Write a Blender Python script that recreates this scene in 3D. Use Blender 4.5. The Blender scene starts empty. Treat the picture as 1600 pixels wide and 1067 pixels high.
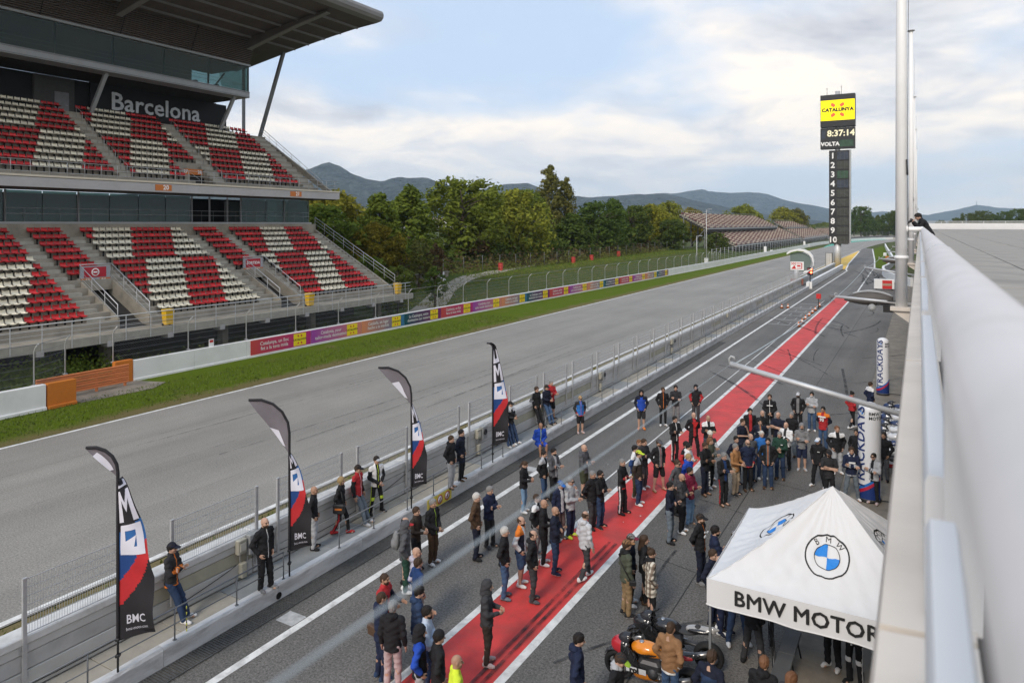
import bpy, bmesh, math, random
import numpy as np
from mathutils import Vector, Matrix, noise

random.seed(7)
SC = bpy.context.scene
C = SC.collection
PI = math.pi
R = math.radians

# ------------------------------------------------------------------ camera
EYE = 9.2
cam_d = bpy.data.cameras.new('camera')
cam = bpy.data.objects.new('camera', cam_d)
C.objects.link(cam)
cam.location = (0, 0, EYE)
cam.rotation_euler = (R(90), 0, R(30.0747))
cam_d.sensor_width = 36.0
cam_d.lens = 24.75
cam_d.shift_y = -183.5 / 1600
cam_d.clip_start = 0.02
cam_d.clip_end = 40000
cam_d.dof.use_dof = True
cam_d.dof.focus_distance = 40
cam_d.dof.aperture_fstop = 3.2
SC.camera = cam

# ------------------------------------------------------------------ sky and sun
SUN_EL, SUN_AZ = 40, 180          # azimuth from +Y, clockwise
w = bpy.data.worlds.new('World')
SC.world = w
w.use_nodes = True
wn, wl = w.node_tree.nodes, w.node_tree.links
wn.clear()
def N(tree, typ, **kw):
    n = tree.nodes.new(typ)
    for k, v in kw.items():
        if k.startswith('i_'):
            key = k[2:]
            n.inputs[int(key) if key.isdigit() else key].default_value = v
        else:
            setattr(n, k, v)
    return n
def ramp(tree, stops, interp='LINEAR'):
    n = tree.nodes.new('ShaderNodeValToRGB')
    n.color_ramp.interpolation = interp
    els = n.color_ramp.elements
    while len(els) < len(stops):
        els.new(0.5)
    for e, (p, col) in zip(els, stops):
        e.position = p
        e.color = col if len(col) == 4 else (*col, 1)
    return n
def mathn(tree, op, a=None, b=None, c=None):
    n = tree.nodes.new('ShaderNodeMath'); n.operation = op
    for i, v in enumerate((a, b, c)):
        if v is None: continue
        if isinstance(v, (int, float)): n.inputs[i].default_value = v
        else: tree.links.new(v, n.inputs[i])
    return n.outputs[0]
def mixc(tree, f, a, b, typ='MIX'):
    n = tree.nodes.new('ShaderNodeMix'); n.data_type = 'RGBA'; n.blend_type = typ
    for s, v in ((n.inputs[0], f), (n.inputs[6], a), (n.inputs[7], b)):
        if isinstance(v, (int, float)): s.default_value = v
        elif isinstance(v, tuple): s.default_value = v if len(v) == 4 else (*v, 1)
        else: tree.links.new(v, s)
    return n.outputs[2]
wt = w.node_tree
sky = N(wt, 'ShaderNodeTexSky', sky_type='NISHITA')
sky.sun_disc = False
sky.sun_elevation = R(SUN_EL)
sky.sun_rotation = R(SUN_AZ)
sky.altitude = 120
sky.dust_density = 1.4
tc = N(wt, 'ShaderNodeTexCoord')
sep = N(wt, 'ShaderNodeSeparateXYZ'); wl.new(tc.outputs['Generated'], sep.inputs[0])
zc = mathn(wt, 'MAXIMUM', sep.outputs[2], 0.0)
den = mathn(wt, 'ADD', zc, 0.16)
com = N(wt, 'ShaderNodeCombineXYZ')
wl.new(mathn(wt, 'DIVIDE', sep.outputs[0], den), com.inputs[0])
wl.new(mathn(wt, 'DIVIDE', sep.outputs[1], den), com.inputs[1])
wl.new(mathn(wt, 'MULTIPLY', zc, 2.0), com.inputs[2])
def cloud_noise(scale, detail, rough, loc, dist=0.0):
    m = N(wt, 'ShaderNodeMapping'); m.inputs['Location'].default_value = loc
    m.inputs['Rotation'].default_value = (0, 0, 0.5)
    m.inputs['Scale'].default_value = (1.0, 0.8, 1)
    wl.new(com.outputs[0], m.inputs[0])
    n = N(wt, 'ShaderNodeTexNoise', i_Scale=scale, i_Detail=detail, i_Roughness=rough, i_Distortion=dist)
    wl.new(m.outputs[0], n.inputs['Vector'])
    return n.outputs['Fac']
cover = cloud_noise(0.62, 7, 0.55, (14.07, 7.40, 4.89), 0.2)
shade = cloud_noise(1.5, 8, 0.6, (17.22, 0.39, 1.95), 0.35)
# more cloud near the horizon, the blue shows overhead
hor = mathn(wt, 'SUBTRACT', 1.0, mathn(wt, 'MULTIPLY', zc, 1.35))
cov2 = mathn(wt, 'ADD', cover, mathn(wt, 'MULTIPLY', hor, 0.20))
cmask = ramp(wt, [(0.50, (0, 0, 0)), (0.68, (1, 1, 1))], 'EASE')
wl.new(cov2, cmask.inputs[0])
ccol = ramp(wt, [(0.30, (3.7, 3.75, 4.1)), (0.44, (5.7, 5.6, 5.65)), (0.55, (8.0, 7.2, 6.3)), (0.68, (9.2, 7.9, 6.4))])
wl.new(shade, ccol.inputs[0])
bluesky = mixc(wt, 1.0, sky.outputs[0], (1.1, 1.05, 1.05), 'MULTIPLY')
bluesky = mixc(wt, 0.8, bluesky, (4.1, 5.0, 6.3))
skyc = mixc(wt, cmask.outputs[0], bluesky, ccol.outputs[0])
# a pale veil low down where the far air is seen
veil = ramp(wt, [(0.0, (1, 1, 1)), (0.16, (0, 0, 0))], 'EASE')
wl.new(zc, veil.inputs[0])
skyc = mixc(wt, mathn(wt, 'MULTIPLY', veil.outputs[0], 0.6), skyc, (7.0, 6.9, 6.8))
bg = N(wt, 'ShaderNodeBackground', i_Strength=0.1)
wl.new(skyc, bg.inputs[0])
wo = N(wt, 'ShaderNodeOutputWorld')
wl.new(bg.outputs[0], wo.inputs[0])

sun_d = bpy.data.lights.new('sun', 'SUN')
sun_d.energy = 1.5
sun_d.angle = R(15)
sun_d.color = (1.0, 0.90, 0.78)
sun = bpy.data.objects.new('sun', sun_d)
C.objects.link(sun)
sun.location = (0, 0, 80)
sd = Vector((math.sin(R(SUN_AZ)) * math.cos(R(SUN_EL)), math.cos(R(SUN_AZ)) * math.cos(R(SUN_EL)), math.sin(R(SUN_EL))))
sun.rotation_euler = sd.to_track_quat('Z', 'Y').to_euler()

SC.view_settings.view_transform = 'Standard'
SC.view_settings.look = 'None'
SC.view_settings.exposure = 0.74
SC.view_settings.gamma = 1.0
SC.view_settings.use_curve_mapping = False
SC.render.engine = 'CYCLES'
SC.cycles.use_denoising = True
SC.cycles.max_bounces = 6
SC.cycles.volume_bounces = 1
SC.cycles.transparent_max_bounces = 16

# ------------------------------------------------------------------ materials
MATS = {}
def mk(name, col, rough=0.7, var=0.12, scale=3.0, bump=0.0, bscale=40.0, metal=0.0, spec=0.4, emit=0.0,
       stretch=(1, 1, 1), dirt=0.0, dcol=(0.08, 0.075, 0.06), dscale=1.2, coat=0.0, isl=0.0):
    """A procedural material: colour broken up by noise at two scales, optional dirt patches and bump."""
    if name in MATS: return MATS[name]
    m = bpy.data.materials.new(name); m.use_nodes = True
    t = m.node_tree; b = t.nodes['Principled BSDF']
    b.inputs['Roughness'].default_value = rough
    b.inputs['Metallic'].default_value = metal
    b.inputs['Specular IOR Level'].default_value = spec
    b.inputs['Coat Weight'].default_value = coat
    tcn = t.nodes.new('ShaderNodeTexCoord')
    mp = t.nodes.new('ShaderNodeMapping'); mp.inputs['Scale'].default_value = stretch
    t.links.new(tcn.outputs['Object'], mp.inputs[0])
    n1 = N(t, 'ShaderNodeTexNoise', i_Scale=scale, i_Detail=5.0, i_Roughness=0.6)
    t.links.new(mp.outputs[0], n1.inputs['Vector'])
    lo = tuple(max(0, c * (1 - var)) for c in col); hi = tuple(min(1, c * (1 + var)) for c in col)
    r1 = ramp(t, [(0.3, lo), (0.7, hi)])
    t.links.new(n1.outputs['Fac'], r1.inputs[0])
    out = r1.outputs[0]
    if dirt > 0:
        n2 = N(t, 'ShaderNodeTexNoise', i_Scale=dscale, i_Detail=8.0, i_Roughness=0.68, i_Distortion=0.4)
        t.links.new(mp.outputs[0], n2.inputs['Vector'])
        r2 = ramp(t, [(0.46, (0, 0, 0)), (0.74, (1, 1, 1))])
        t.links.new(n2.outputs['Fac'], r2.inputs[0])
        out = mixc(t, mathn(t, 'MULTIPLY', r2.outputs[0], dirt), out, dcol)
    if isl:      # every separate piece a little lighter, darker or more faded than the next
        gi = t.nodes.new('ShaderNodeNewGeometry'); oi = t.nodes.new('ShaderNodeObjectInfo')
        f = mathn(t, 'FRACT', mathn(t, 'ADD', gi.outputs['Random Per Island'], oi.outputs['Random']))
        r3 = ramp(t, [(0, (1 - isl,) * 3), (0.75, (1.0,) * 3), (1, (1 + isl,) * 3)]); t.links.new(f, r3.inputs[0])
        out = mixc(t, 1.0, out, r3.outputs[0], 'MULTIPLY')
    t.links.new(out, b.inputs['Base Color'])
    if emit:
        t.links.new(out, b.inputs['Emission Color']); b.inputs['Emission Strength'].default_value = emit
    if bump:
        n3 = N(t, 'ShaderNodeTexNoise', i_Scale=bscale, i_Detail=4.0)
        t.links.new(tcn.outputs['Object'], n3.inputs['Vector'])
        bp = N(t, 'ShaderNodeBump', i_Strength=bump, i_Distance=0.02)
        t.links.new(n3.outputs['Fac'], bp.inputs['Height'])
        t.links.new(bp.outputs[0], b.inputs['Normal'])
    MATS[name] = m
    return m
def glass(name, tint, alpha, rough=0.05):
    """Pane: part mirror, part see-through tinted."""
    if name in MATS: return MATS[name]
    m = bpy.data.materials.new(name); m.use_nodes = True
    t = m.node_tree; t.nodes.clear()
    o = t.nodes.new('ShaderNodeOutputMaterial')
    tr = N(t, 'ShaderNodeBsdfTransparent'); tr.inputs[0].default_value = (*tint, 1)
    gl = N(t, 'ShaderNodeBsdfPrincipled'); gl.inputs['Base Color'].default_value = (*[c * .35 for c in tint], 1)
    gl.inputs['Roughness'].default_value = rough; gl.inputs['Specular IOR Level'].default_value = 0.9
    mx = t.nodes.new('ShaderNodeMixShader'); mx.inputs[0].default_value = alpha
    t.links.new(tr.outputs[0], mx.inputs[1]); t.links.new(gl.outputs[0], mx.inputs[2])
    t.links.new(mx.outputs[0], o.inputs[0])
    MATS[name] = m
    return m

# ------------------------------------------------------------------ mesh helpers
class MB:
    """Collects shapes and links them as ONE mesh object."""
    def __init__(s): s.v = []; s.f = []; s.m = []; s.sm = []
    def add(s, vs, fs, mi=0, smooth=False):
        o = len(s.v); s.v += [tuple(v) for v in vs]
        s.f += [tuple(i + o for i in f) for f in fs]
        s.m += ([mi] * len(fs)) if isinstance(mi, int) else list(mi); s.sm += [smooth] * len(fs)
        return s
    def box(s, x0, y0, z0, x1, y1, z1, mi=0, M=None):
        vs = [Vector((x, y, z)) for z in (z0, z1) for y in (y0, y1) for x in (x0, x1)]
        if M is not None: vs = [M @ v for v in vs]
        return s.add(vs, [(0, 2, 3, 1), (4, 5, 7, 6), (0, 1, 5, 4), (2, 6, 7, 3), (0, 4, 6, 2), (1, 3, 7, 5)], mi)
    def bbox(s, x0, y0, z0, x1, y1, z1, b=0.02, mi=0):
        """box with chamfered vertical-section edges (cheap bevel on all 12 edges via octagon loops)"""
        L = []
        for z, k in ((z0, b), (z0 + b, 0), (z1 - b, 0), (z1, b)):
            X0, X1, Y0, Y1 = x0 + k, x1 - k, y0 + k, y1 - k
            L.append([(X0 + b, Y0, z), (X1 - b, Y0, z), (X1, Y0 + b, z), (X1, Y1 - b, z), (X1 - b, Y1, z), (X0 + b, Y1, z), (X0, Y1 - b, z), (X0, Y0 + b, z)])
        return s.loft(L, mi, cap=True, smooth=False)
    def loft(s, rings, mi=0, cap=True, smooth=True, closed=True):
        n = len(rings[0]); vs = [p for r in rings for p in r]; fs = []
        for i in range(len(rings) - 1):
            for j in range(n if closed else n - 1):
                k = (j + 1) % n
                fs.append((i * n + j, i * n + k, (i + 1) * n + k, (i + 1) * n + j))
        if cap and closed:
            fs.append(tuple(reversed(range(n)))); fs.append(tuple((len(rings) - 1) * n + j for j in range(n)))
        return s.add(vs, fs, mi, smooth)
    def tube(s, pts, r, seg=8, mi=0, cap=True):
        pts = [Vector(p) for p in pts]
        rr = r if isinstance(r, (list, tuple)) else [r] * len(pts)
        rings = []
        up = None
        for i, p in enumerate(pts):
            a = pts[min(i + 1, len(pts) - 1)] - pts[max(i - 1, 0)]
            if a.length < 1e-9: a = Vector((0, 0, 1))
            a.normalize()
            if up is None:
                up = Vector((0, 0, 1)) if abs(a.z) < 0.9 else Vector((1, 0, 0))
            x = a.cross(up).normalized(); y = x.cross(a).normalized(); up = y
            rings.append([p + (x * math.cos(t) + y * math.sin(t)) * rr[i] for t in [2 * PI * k / seg for k in range(seg)]])
        return s.loft(rings, mi, cap)
    def lathe(s, prof, seg=16, c=(0, 0, 0), mi=0, M=None, cap=True):
        rings = [[Vector((r * math.cos(2 * PI * k / seg), r * math.sin(2 * PI * k / seg), z)) + Vector(c) for k in range(seg)] for r, z in prof]
        if M is not None: rings = [[M @ p for p in r] for r in rings]
        return s.loft(rings, mi, cap)
    def prism(s, poly, axis, a, b, mi=0):
        """poly of (u,v) extruded along axis from a to b; axis x:(y,z) y:(x,z) z:(x,y)"""
        def P(u, v, t): return {'x': (t, u, v), 'y': (u, t, v), 'z': (u, v, t)}[axis]
        n = len(poly)
        vs = [P(u, v, a) for u, v in poly] + [P(u, v, b) for u, v in poly]
        fs = [tuple(range(n)), tuple(reversed(range(n, 2 * n)))] + [(j, n + j, n + (j + 1) % n, (j + 1) % n) for j in range(n)]
        return s.add(vs, fs, mi)
    def sheet(s, poly, z, mi=0):
        return s.add([(x, y, z) for x, y in poly], [tuple(range(len(poly)))], mi)
    def grid(s, fn, nu, nv, mi=0, smooth=True):
        vs = [fn(i / nu, j / nv) for j in range(nv + 1) for i in range(nu + 1)]
        fs = [(j * (nu + 1) + i, j * (nu + 1) + i + 1, (j + 1) * (nu + 1) + i + 1, (j + 1) * (nu + 1) + i) for j in range(nv) for i in range(nu)]
        return s.add(vs, fs, mi, smooth)
    def mesh(s, name, mats):
        me = bpy.data.meshes.new(name)
        me.from_pydata(s.v, [], s.f)
        for m in (mats if isinstance(mats, (list, tuple)) else [mats]): me.materials.append(m)
        me.polygons.foreach_set('material_index', s.m)
        me.polygons.foreach_set('use_smooth', s.sm)
        me.update()
        bm = bmesh.new(); bm.from_mesh(me); bmesh.ops.recalc_face_normals(bm, faces=bm.faces); bm.to_mesh(me); bm.free()
        return me
    def build(s, name, mats, parent=None, loc=(0, 0, 0)):
        return put(name, s.mesh(name, mats), parent, loc)
def put(name, me, parent=None, loc=(0, 0, 0), rot=(0, 0, 0), scale=None):
    o = bpy.data.objects.new(name, me); C.objects.link(o)
    o.location = loc; o.rotation_euler = rot
    if scale is not None: o.scale = scale if isinstance(scale, (tuple, list)) else (scale,) * 3
    if parent: o.parent = parent
    return o
def tag(o, label=None, cat=None, group=None, kind=None):
    for k, v in (('label', label), ('category', cat), ('group', group), ('kind', kind)):
        if v: o[k] = v
    return o
def thing(name, label, cat, loc=(0, 0, 0), rz=0.0, group=None):
    o = bpy.data.objects.new(name, None); C.objects.link(o)
    o.empty_display_size = 0.2
    o.location = loc; o.rotation_euler = (0, 0, rz)
    return tag(o, label, cat, group)
def struct(name, mb, mats, loc=(0, 0, 0)):
    return tag(mb.build(name, mats, None, loc), kind='structure')
def copy_tree(o, parent=None):
    kids = list(o.children)
    c = o.copy(); C.objects.link(c)
    if parent is not None: c.parent = parent
    for k in kids: copy_tree(k, c)
    return c
_TXT = {}
def text_mesh(body, size=1.0, bold=0.0, depth=0.0, align='CENTER', space=1.0, res=2):
    """Built-in font to a flat (or slightly raised) mesh in the XY plane."""
    key = (body, size, bold, depth, align, space)
    if key in _TXT: return _TXT[key]
    cu = bpy.data.curves.new('lettering', 'FONT')
    cu.body = body; cu.size = size; cu.offset = bold; cu.extrude = depth; cu.align_x = align; cu.align_y = 'CENTER'
    cu.space_character = space; cu.resolution_u = res
    ob = bpy.data.objects.new('lettering', cu); C.objects.link(ob)
    dg = bpy.context.evaluated_depsgraph_get(); dg.update()
    me = bpy.data.meshes.new_from_object(ob.evaluated_get(dg))
    bpy.data.objects.remove(ob); bpy.data.curves.remove(cu)
    me.materials.clear()
    _TXT[key] = me
    return me
def lettering(body, size, mat, parent, loc, rot, bold=0.0, depth=0.004, align='CENTER', space=1.0, name='lettering', sx=1.0):
    if bold:      # heavier strokes: the plain letters doubled side by side, each copy a hair in front
        one = text_mesh(body, size, 0.0, depth, align, space); b = MB(); k = bold
        V = [v.co for v in one.vertices]; F = [tuple(p.vertices) for p in one.polygons]
        for i, (dx, dy) in enumerate(((-k, 0), (k, 0), (0, -k), (0, k), (-k * .7, -k * .7), (k * .7, k * .7))): b.add([(v.x + dx, v.y + dy, v.z + .0006 * i) for v in V], F)
        me = bpy.data.meshes.new('lettering'); me.from_pydata(b.v, [], b.f)
    else: me = text_mesh(body, size, 0.0, depth, align, space).copy()
    me.materials.append(mat)
    return put(name, me, parent, loc, rot, (sx, 1, 1))
def mapped_text(body, size, fn, mat, parent, bold=0.0, cut=0.05, axis='both', rot90=False, name='lettering', align='CENTER', space=1.0):
    """Lettering laid on a curved surface: the flat mesh is cut fine and each vertex goes through fn(x, y)."""
    bm = bmesh.new(); bm.from_mesh(text_mesh(body, size, min(bold, .012 * size), 0.0, align, space))
    if rot90: bmesh.ops.rotate(bm, verts=bm.verts, cent=(0, 0, 0), matrix=Matrix.Rotation(PI / 2, 3, 'Z'))
    cut_bm(bm, cut, axis)
    for v in bm.verts: v.co = fn(v.co.x, v.co.y)
    me = bpy.data.meshes.new(name); bm.to_mesh(me); bm.free()
    me.materials.append(mat)
    return put(name, me, parent)
def cut_bm(bm, cut, axis='both'):
    for ax in ((0, 1) if axis == 'both' else ((0,) if axis == 'x' else (1,))):
        lo = min(v.co[ax] for v in bm.verts); hi = max(v.co[ax] for v in bm.verts)
        no = [0, 0, 0]; no[ax] = 1
        p = lo + cut
        while p < hi:
            co = [0, 0, 0]; co[ax] = p
            bmesh.ops.bisect_plane(bm, geom=bm.verts[:] + bm.edges[:] + bm.faces[:], plane_co=co, plane_no=no)
            p += cut
def mapped_poly(polys, fn, mat, parent, name, cut=0.06):
    bm = bmesh.new()
    for poly in polys:
        bm.faces.new([bm.verts.new((x, y, 0)) for x, y in poly])
    bmesh.ops.triangulate(bm, faces=bm.faces)
    cut_bm(bm, cut)
    for v in bm.verts: v.co = fn(v.co.x, v.co.y)
    me = bpy.data.meshes.new(name); bm.to_mesh(me); bm.free()
    me.materials.append(mat)
    return put(name, me, parent)
# ================================================================== THE GROUND
def asphalt(name, col, streak=0.25, grain=0.35, patch=0.18):
    m = bpy.data.materials.new(name); m.use_nodes = True
    t = m.node_tree; b = t.nodes['Principled BSDF']
    b.inputs['Roughness'].default_value = 0.78; b.inputs['Specular IOR Level'].default_value = 0.35
    g = t.nodes.new('ShaderNodeTexCoord')
    def nz(sc, st, det=6, ro=0.6):
        mp = t.nodes.new('ShaderNodeMapping'); mp.inputs['Scale'].default_value = st
        t.links.new(g.outputs['Object'], mp.inputs[0])
        n = N(t, 'ShaderNodeTexNoise', i_Scale=sc, i_Detail=float(det), i_Roughness=ro)
        t.links.new(mp.outputs[0], n.inputs['Vector']); return n.outputs['Fac']
    def band(f, amt):
        r = ramp(t, [(0.3, (1 - amt,) * 3), (0.7, (1 + amt,) * 3)]); t.links.new(f, r.inputs[0]); return r.outputs[0]
    c = mixc(t, 1.0, (*col, 1), band(nz(0.5, (1.6, 0.022, 1)), streak), 'MULTIPLY')
    c = mixc(t, 1.0, c, band(nz(0.16, (1, 0.5, 1), 8, 0.7), patch), 'MULTIPLY')
    c = mixc(t, 1.0, c, band(nz(20.0, (1, 1, 1), 4, 0.8), grain), 'MULTIPLY')
    vor = N(t, 'ShaderNodeTexVoronoi', i_Scale=70.0); t.links.new(g.outputs['Object'], vor.inputs['Vector'])
    rv = ramp(t, [(0.05, (1.25,) * 3), (0.35, (0.9,) * 3)]); t.links.new(vor.outputs['Distance'], rv.inputs[0])
    c = mixc(t, 1.0, c, rv.outputs[0], 'MULTIPLY')
    t.links.new(c, b.inputs['Base Color'])
    bp = N(t, 'ShaderNodeBump', i_Strength=0.35, i_Distance=0.01)
    t.links.new(vor.outputs['Distance'], bp.inputs['Height']); t.links.new(bp.outputs[0], b.inputs['Normal'])
    return m
def grass_mat(name, green, dry, dryness=0.5, edge=None):
    m = bpy.data.materials.new(name); m.use_nodes = True
    t = m.node_tree; b = t.nodes['Principled BSDF']
    b.inputs['Roughness'].default_value = 0.9; b.inputs['Specular IOR Level'].default_value = 0.04
    g = t.nodes.new('ShaderNodeTexCoord')
    n1 = N(t, 'ShaderNodeTexNoise', i_Scale=0.35, i_Detail=9.0, i_Roughness=0.72); t.links.new(g.outputs['Object'], n1.inputs['Vector'])
    n2 = N(t, 'ShaderNodeTexNoise', i_Scale=14.0, i_Detail=6.0, i_Roughness=0.75); t.links.new(g.outputs['Object'], n2.inputs['Vector'])
    f = n1.outputs['Fac']
    if edge:     # worn and sandy towards the kerb line at x = edge[0], over edge[1] metres
        sx = N(t, 'ShaderNodeSeparateXYZ'); t.links.new(g.outputs['Object'], sx.inputs[0])
        dd = mathn(t, 'ABSOLUTE', mathn(t, 'SUBTRACT', sx.outputs[0], edge[0]))
        k = mathn(t, 'MAXIMUM', mathn(t, 'SUBTRACT', 1.0, mathn(t, 'DIVIDE', dd, edge[1])), 0.0)
        f = mathn(t, 'ADD', f, mathn(t, 'MULTIPLY', k, 0.34))
    r1 = ramp(t, [(0.62 - dryness * 0.15, (*green, 1)), (0.82 - dryness * 0.1, (*dry, 1))]); t.links.new(f, r1.inputs[0])
    r2 = ramp(t, [(0.25, (0.68,) * 3), (0.75, (1.32,) * 3)]); t.links.new(n2.outputs['Fac'], r2.inputs[0])
    c = mixc(t, 1.0, r1.outputs[0], r2.outputs[0], 'MULTIPLY')
    t.links.new(c, b.inputs['Base Color'])
    bp = N(t, 'ShaderNodeBump', i_Strength=0.9, i_Distance=0.06); t.links.new(n2.outputs['Fac'], bp.inputs['Height']); t.links.new(bp.outputs[0], b.inputs['Normal'])
    return m
M_track = asphalt('track asphalt', (0.27, 0.254, 0.228), 0.11, 0.55, 0.16)
M_pit = asphalt('pit lane asphalt', (0.148, 0.139, 0.127), 0.2, 0.75, 0.3)
M_apron = mk('worn concrete', (0.22, 0.195, 0.16), 0.85, 0.2, 1.5, 0.3, 60, dirt=0.6, dcol=(0.09, 0.085, 0.08), dscale=0.9)
M_line = mk('road paint white', (0.72, 0.71, 0.68), 0.6, 0.1, 4.0, dirt=0.85, dcol=(0.26, 0.25, 0.235), dscale=2.2)
M_red = mk('road paint red', (0.60, 0.05, 0.045), 0.65, 0.16, 1.2, 0.2, 90, dirt=0.55, dcol=(0.22, 0.07, 0.06), dscale=0.9)
M_yel = mk('road paint yellow', (0.75, 0.46, 0.04), 0.6, 0.1, 0.5, dirt=0.5, dcol=(0.3, 0.2, 0.06), dscale=0.25)
M_grn = mk('runoff paint green', (0.05, 0.33, 0.24), 0.7, 0.15, 0.4, dirt=0.3, dcol=(0.1, 0.2, 0.17), dscale=0.2)
M_grass = grass_mat('verge grass', (0.085, 0.125, 0.010), (0.15, 0.125, 0.055), 0.45, (-33.0, 1.5))
M_grass2 = grass_mat('pit wall grass', (0.092, 0.110, 0.03), (0.2, 0.165, 0.085), 0.6, (-18.1, 2.0))
M_weeds = grass_mat('bank weeds', (0.06, 0.085, 0.022), (0.13, 0.105, 0.055), 0.8)
M_land = grass_mat('open land', (0.065, 0.085, 0.03), (0.16, 0.13, 0.07), 0.9)
M_gravel = mk('gravel', (0.34, 0.30, 0.24), 0.95, 0.25, 0.6)
M_path = mk('dirt path', (0.30, 0.27, 0.22), 0.95, 0.2, 0.5, 0.3, 20)
M_rubber = mk('tyre rubber mark', (0.03, 0.03, 0.03), 0.8)

def at_z(poly, z): return MB().sheet(poly, z)
g = MB()
# one sheet to the horizon: fine near, coarse far
xs = [-14000, -4000, -1200, -400, -120, -44, 60, 250, 900, 3000, 14000]; ys = [-400, -60, 60, 200, 420, 700, 1200, 2500, 5000, 9000, 15000]
g.add([(x, y, -0.03) for y in ys for x in xs], [(j * 11 + i, j * 11 + i + 1, (j + 1) * 11 + i + 1, (j + 1) * 11 + i) for j in range(10) for i in range(10)])
struct('ground', g, M_land)
def ribbon(cl, wl_, wr_, z):
    """strip along a centre line of (x,y), wl_ to the left and wr_ to the right"""
    b = MB(); vs = []
    for i, p in enumerate(cl):
        a = Vector(cl[min(i + 1, len(cl) - 1)]) - Vector(cl[max(i - 1, 0)]); a.normalize()
        n = Vector((-a.y, a.x))
        wl1 = wl_[i] if isinstance(wl_, list) else wl_; wr1 = wr_[i] if isinstance(wr_, list) else wr_
        q = Vector(p)
        vs += [(*(q + n * wl1), z), (*(q - n * wr1), z)]
    b.add(vs, [(2 * i, 2 * i + 1, 2 * i + 3, 2 * i + 2) for i in range(len(cl) - 1)])
    return b
def smooth_line(pts, n=12):
    out = []
    P = [Vector(p) for p in pts]
    for i in range(len(P) - 1):
        p0, p1, p2, p3 = P[max(i - 1, 0)], P[i], P[i + 1], P[min(i + 2, len(P) - 1)]
        for k in range(n):
            t = k / n
            out.append(0.5 * ((2 * p1) + (p2 - p0) * t + (2 * p0 - 5 * p1 + 4 * p2 - p3) * t * t + (3 * p1 - p0 - 3 * p2 + p3) * t ** 3))
    out.append(P[-1])
    return out
CL = smooth_line([(-25.4, -60), (-25.4, 60), (-25.4, 180), (-25.2, 270), (-24.4, 330), (-20.5, 400), (-10, 460), (14, 520), (60, 555), (140, 575)], 10)
struct('track', ribbon(CL, 7.2, 7.3, 0.0), M_track)
struct('pit_lane', MB().sheet([(-13.62, -30), (-2.4, -30), (-2.4, 172), (-5.6, 160), (-7.7, 163), (-9.2, 190), (-14.6, 290), (-18.0, 300), (-18.0, 268), (-13.0, 158), (-13.62, 150)], 0.004), M_pit)
struct('apron', MB().sheet([(-2.39, -30), (9, -30), (9, 150), (-1.0, 150), (-2.39, 110)], 0.0), M_apron)
struct('grass_verge', MB().sheet([(-40.2, -60), (-32.75, -60), (-32.75, 285), (-33.6, 320), (-36.6, 252), (-37.6, 300), (-40.2, 300)], -0.005), M_grass)
struct('grass_verge', MB().sheet([(-18.05, -60), (-14.6, -60), (-14.6, 152), (-18.05, 152)], -0.005), M_grass2)
struct('grass_verge', MB().sheet([(-14.6, 290), (-8.1, 167.5), (-5.7, 159), (-5.6, 180), (-6.9, 214), (-11.4, 307), (-13.6, 330)], 0.012), M_grass)
struct('painted_runoff', ribbon(CL[34:62], [7.25 + min(5.5, 0.45 * i) for i in range(28)], [-7.2] * 28, 0.006), M_grn)
struct('painted_runoff', MB().sheet([(-13.2, 157.5), (-17.6, 262), (-18.0, 268), (-17.9, 152), (-14.4, 152), (-13.8, 156)], 0.010), M_yel)
gv = MB(); gv.sheet([(-46, 470), (-60, 640), (120, 700), (120, 600), (40, 572), (-2, 510), (-20, 455), (-34, 400), (-40, 420)], -0.012)
struct('gravel_trap', gv, M_gravel)
# ---- painted lines, 4 mm over the asphalt
def line_strip(x, y0, y1, wd, z=0.008): return MB().sheet([(x - wd / 2, y0), (x + wd / 2, y0), (x + wd / 2, y1), (x - wd / 2, y1)], z)
struct('painted_line', ribbon(CL[2:], 7.25, -7.05, 0.010), M_line)
struct('painted_line', ribbon(CL[2:32], -7.05, 7.25, 0.010), M_line)
struct('painted_line', line_strip(-12.3, -30, 152, 0.2, 0.010), M_line)
struct('painted_line', line_strip(-9.1, -30, 99, 0.18, 0.012), M_line)
struct('painted_line', line_strip(-7.3, -30, 106, 0.2, 0.012), M_line)
struct('painted_line', ribbon([(-7.3, 106.01), (-7.7, 130), (-8.1, 153), (-8.2, 166)], 0.1, 0.1, 0.012), M_line)
struct('painted_line', ribbon([(-12.3, 152.01), (-12.9, 157), (-14.2, 180), (-17.4, 262)], 0.15, 0.15, 0.014), M_line)
struct('painted_line', ribbon([(-8.2, 166.01), (-10.0, 203), (-15.0, 290)], 0.15, 0.15, 0.016), M_line)
struct('painted_line', ribbon([(-9.9, 92), (-9.8, 30), (-9.75, 22)], 0.03, 0.03, 0.012), M_line)
struct('red_lane', MB().sheet([(-9.01, -30), (-7.4, -30), (-7.4, 99), (-9.01, 99)], 0.008), M_red)
# timing boxes near the lane end, and the two short stubs by the kerb
lb = MB()
for y in (68, 71.5, 75, 78.5, 82, 87): lb.sheet([(-12.1, y), (-9.4, y), (-9.4, y + 0.18), (-12.1, y + 0.18)], 0.012)
for x in (-11.4, -10.4):
    for y in (68.4, 72, 75.5, 79, 82.6): lb.sheet([(x, y), (x + 0.06, y), (x + 0.06, y + 1.6), (x, y + 1.6)], 0.014)
for y in (11.4, 23.0, 34.6): lb.sheet([(-12.95, y), (-12.42, y), (-12.42, y + 0.45), (-12.95, y + 0.45)], 0.012)
struct('painted_line', lb, mk('faded road paint', (0.42, 0.42, 0.41), 0.7, 0.3, 6))
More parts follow.
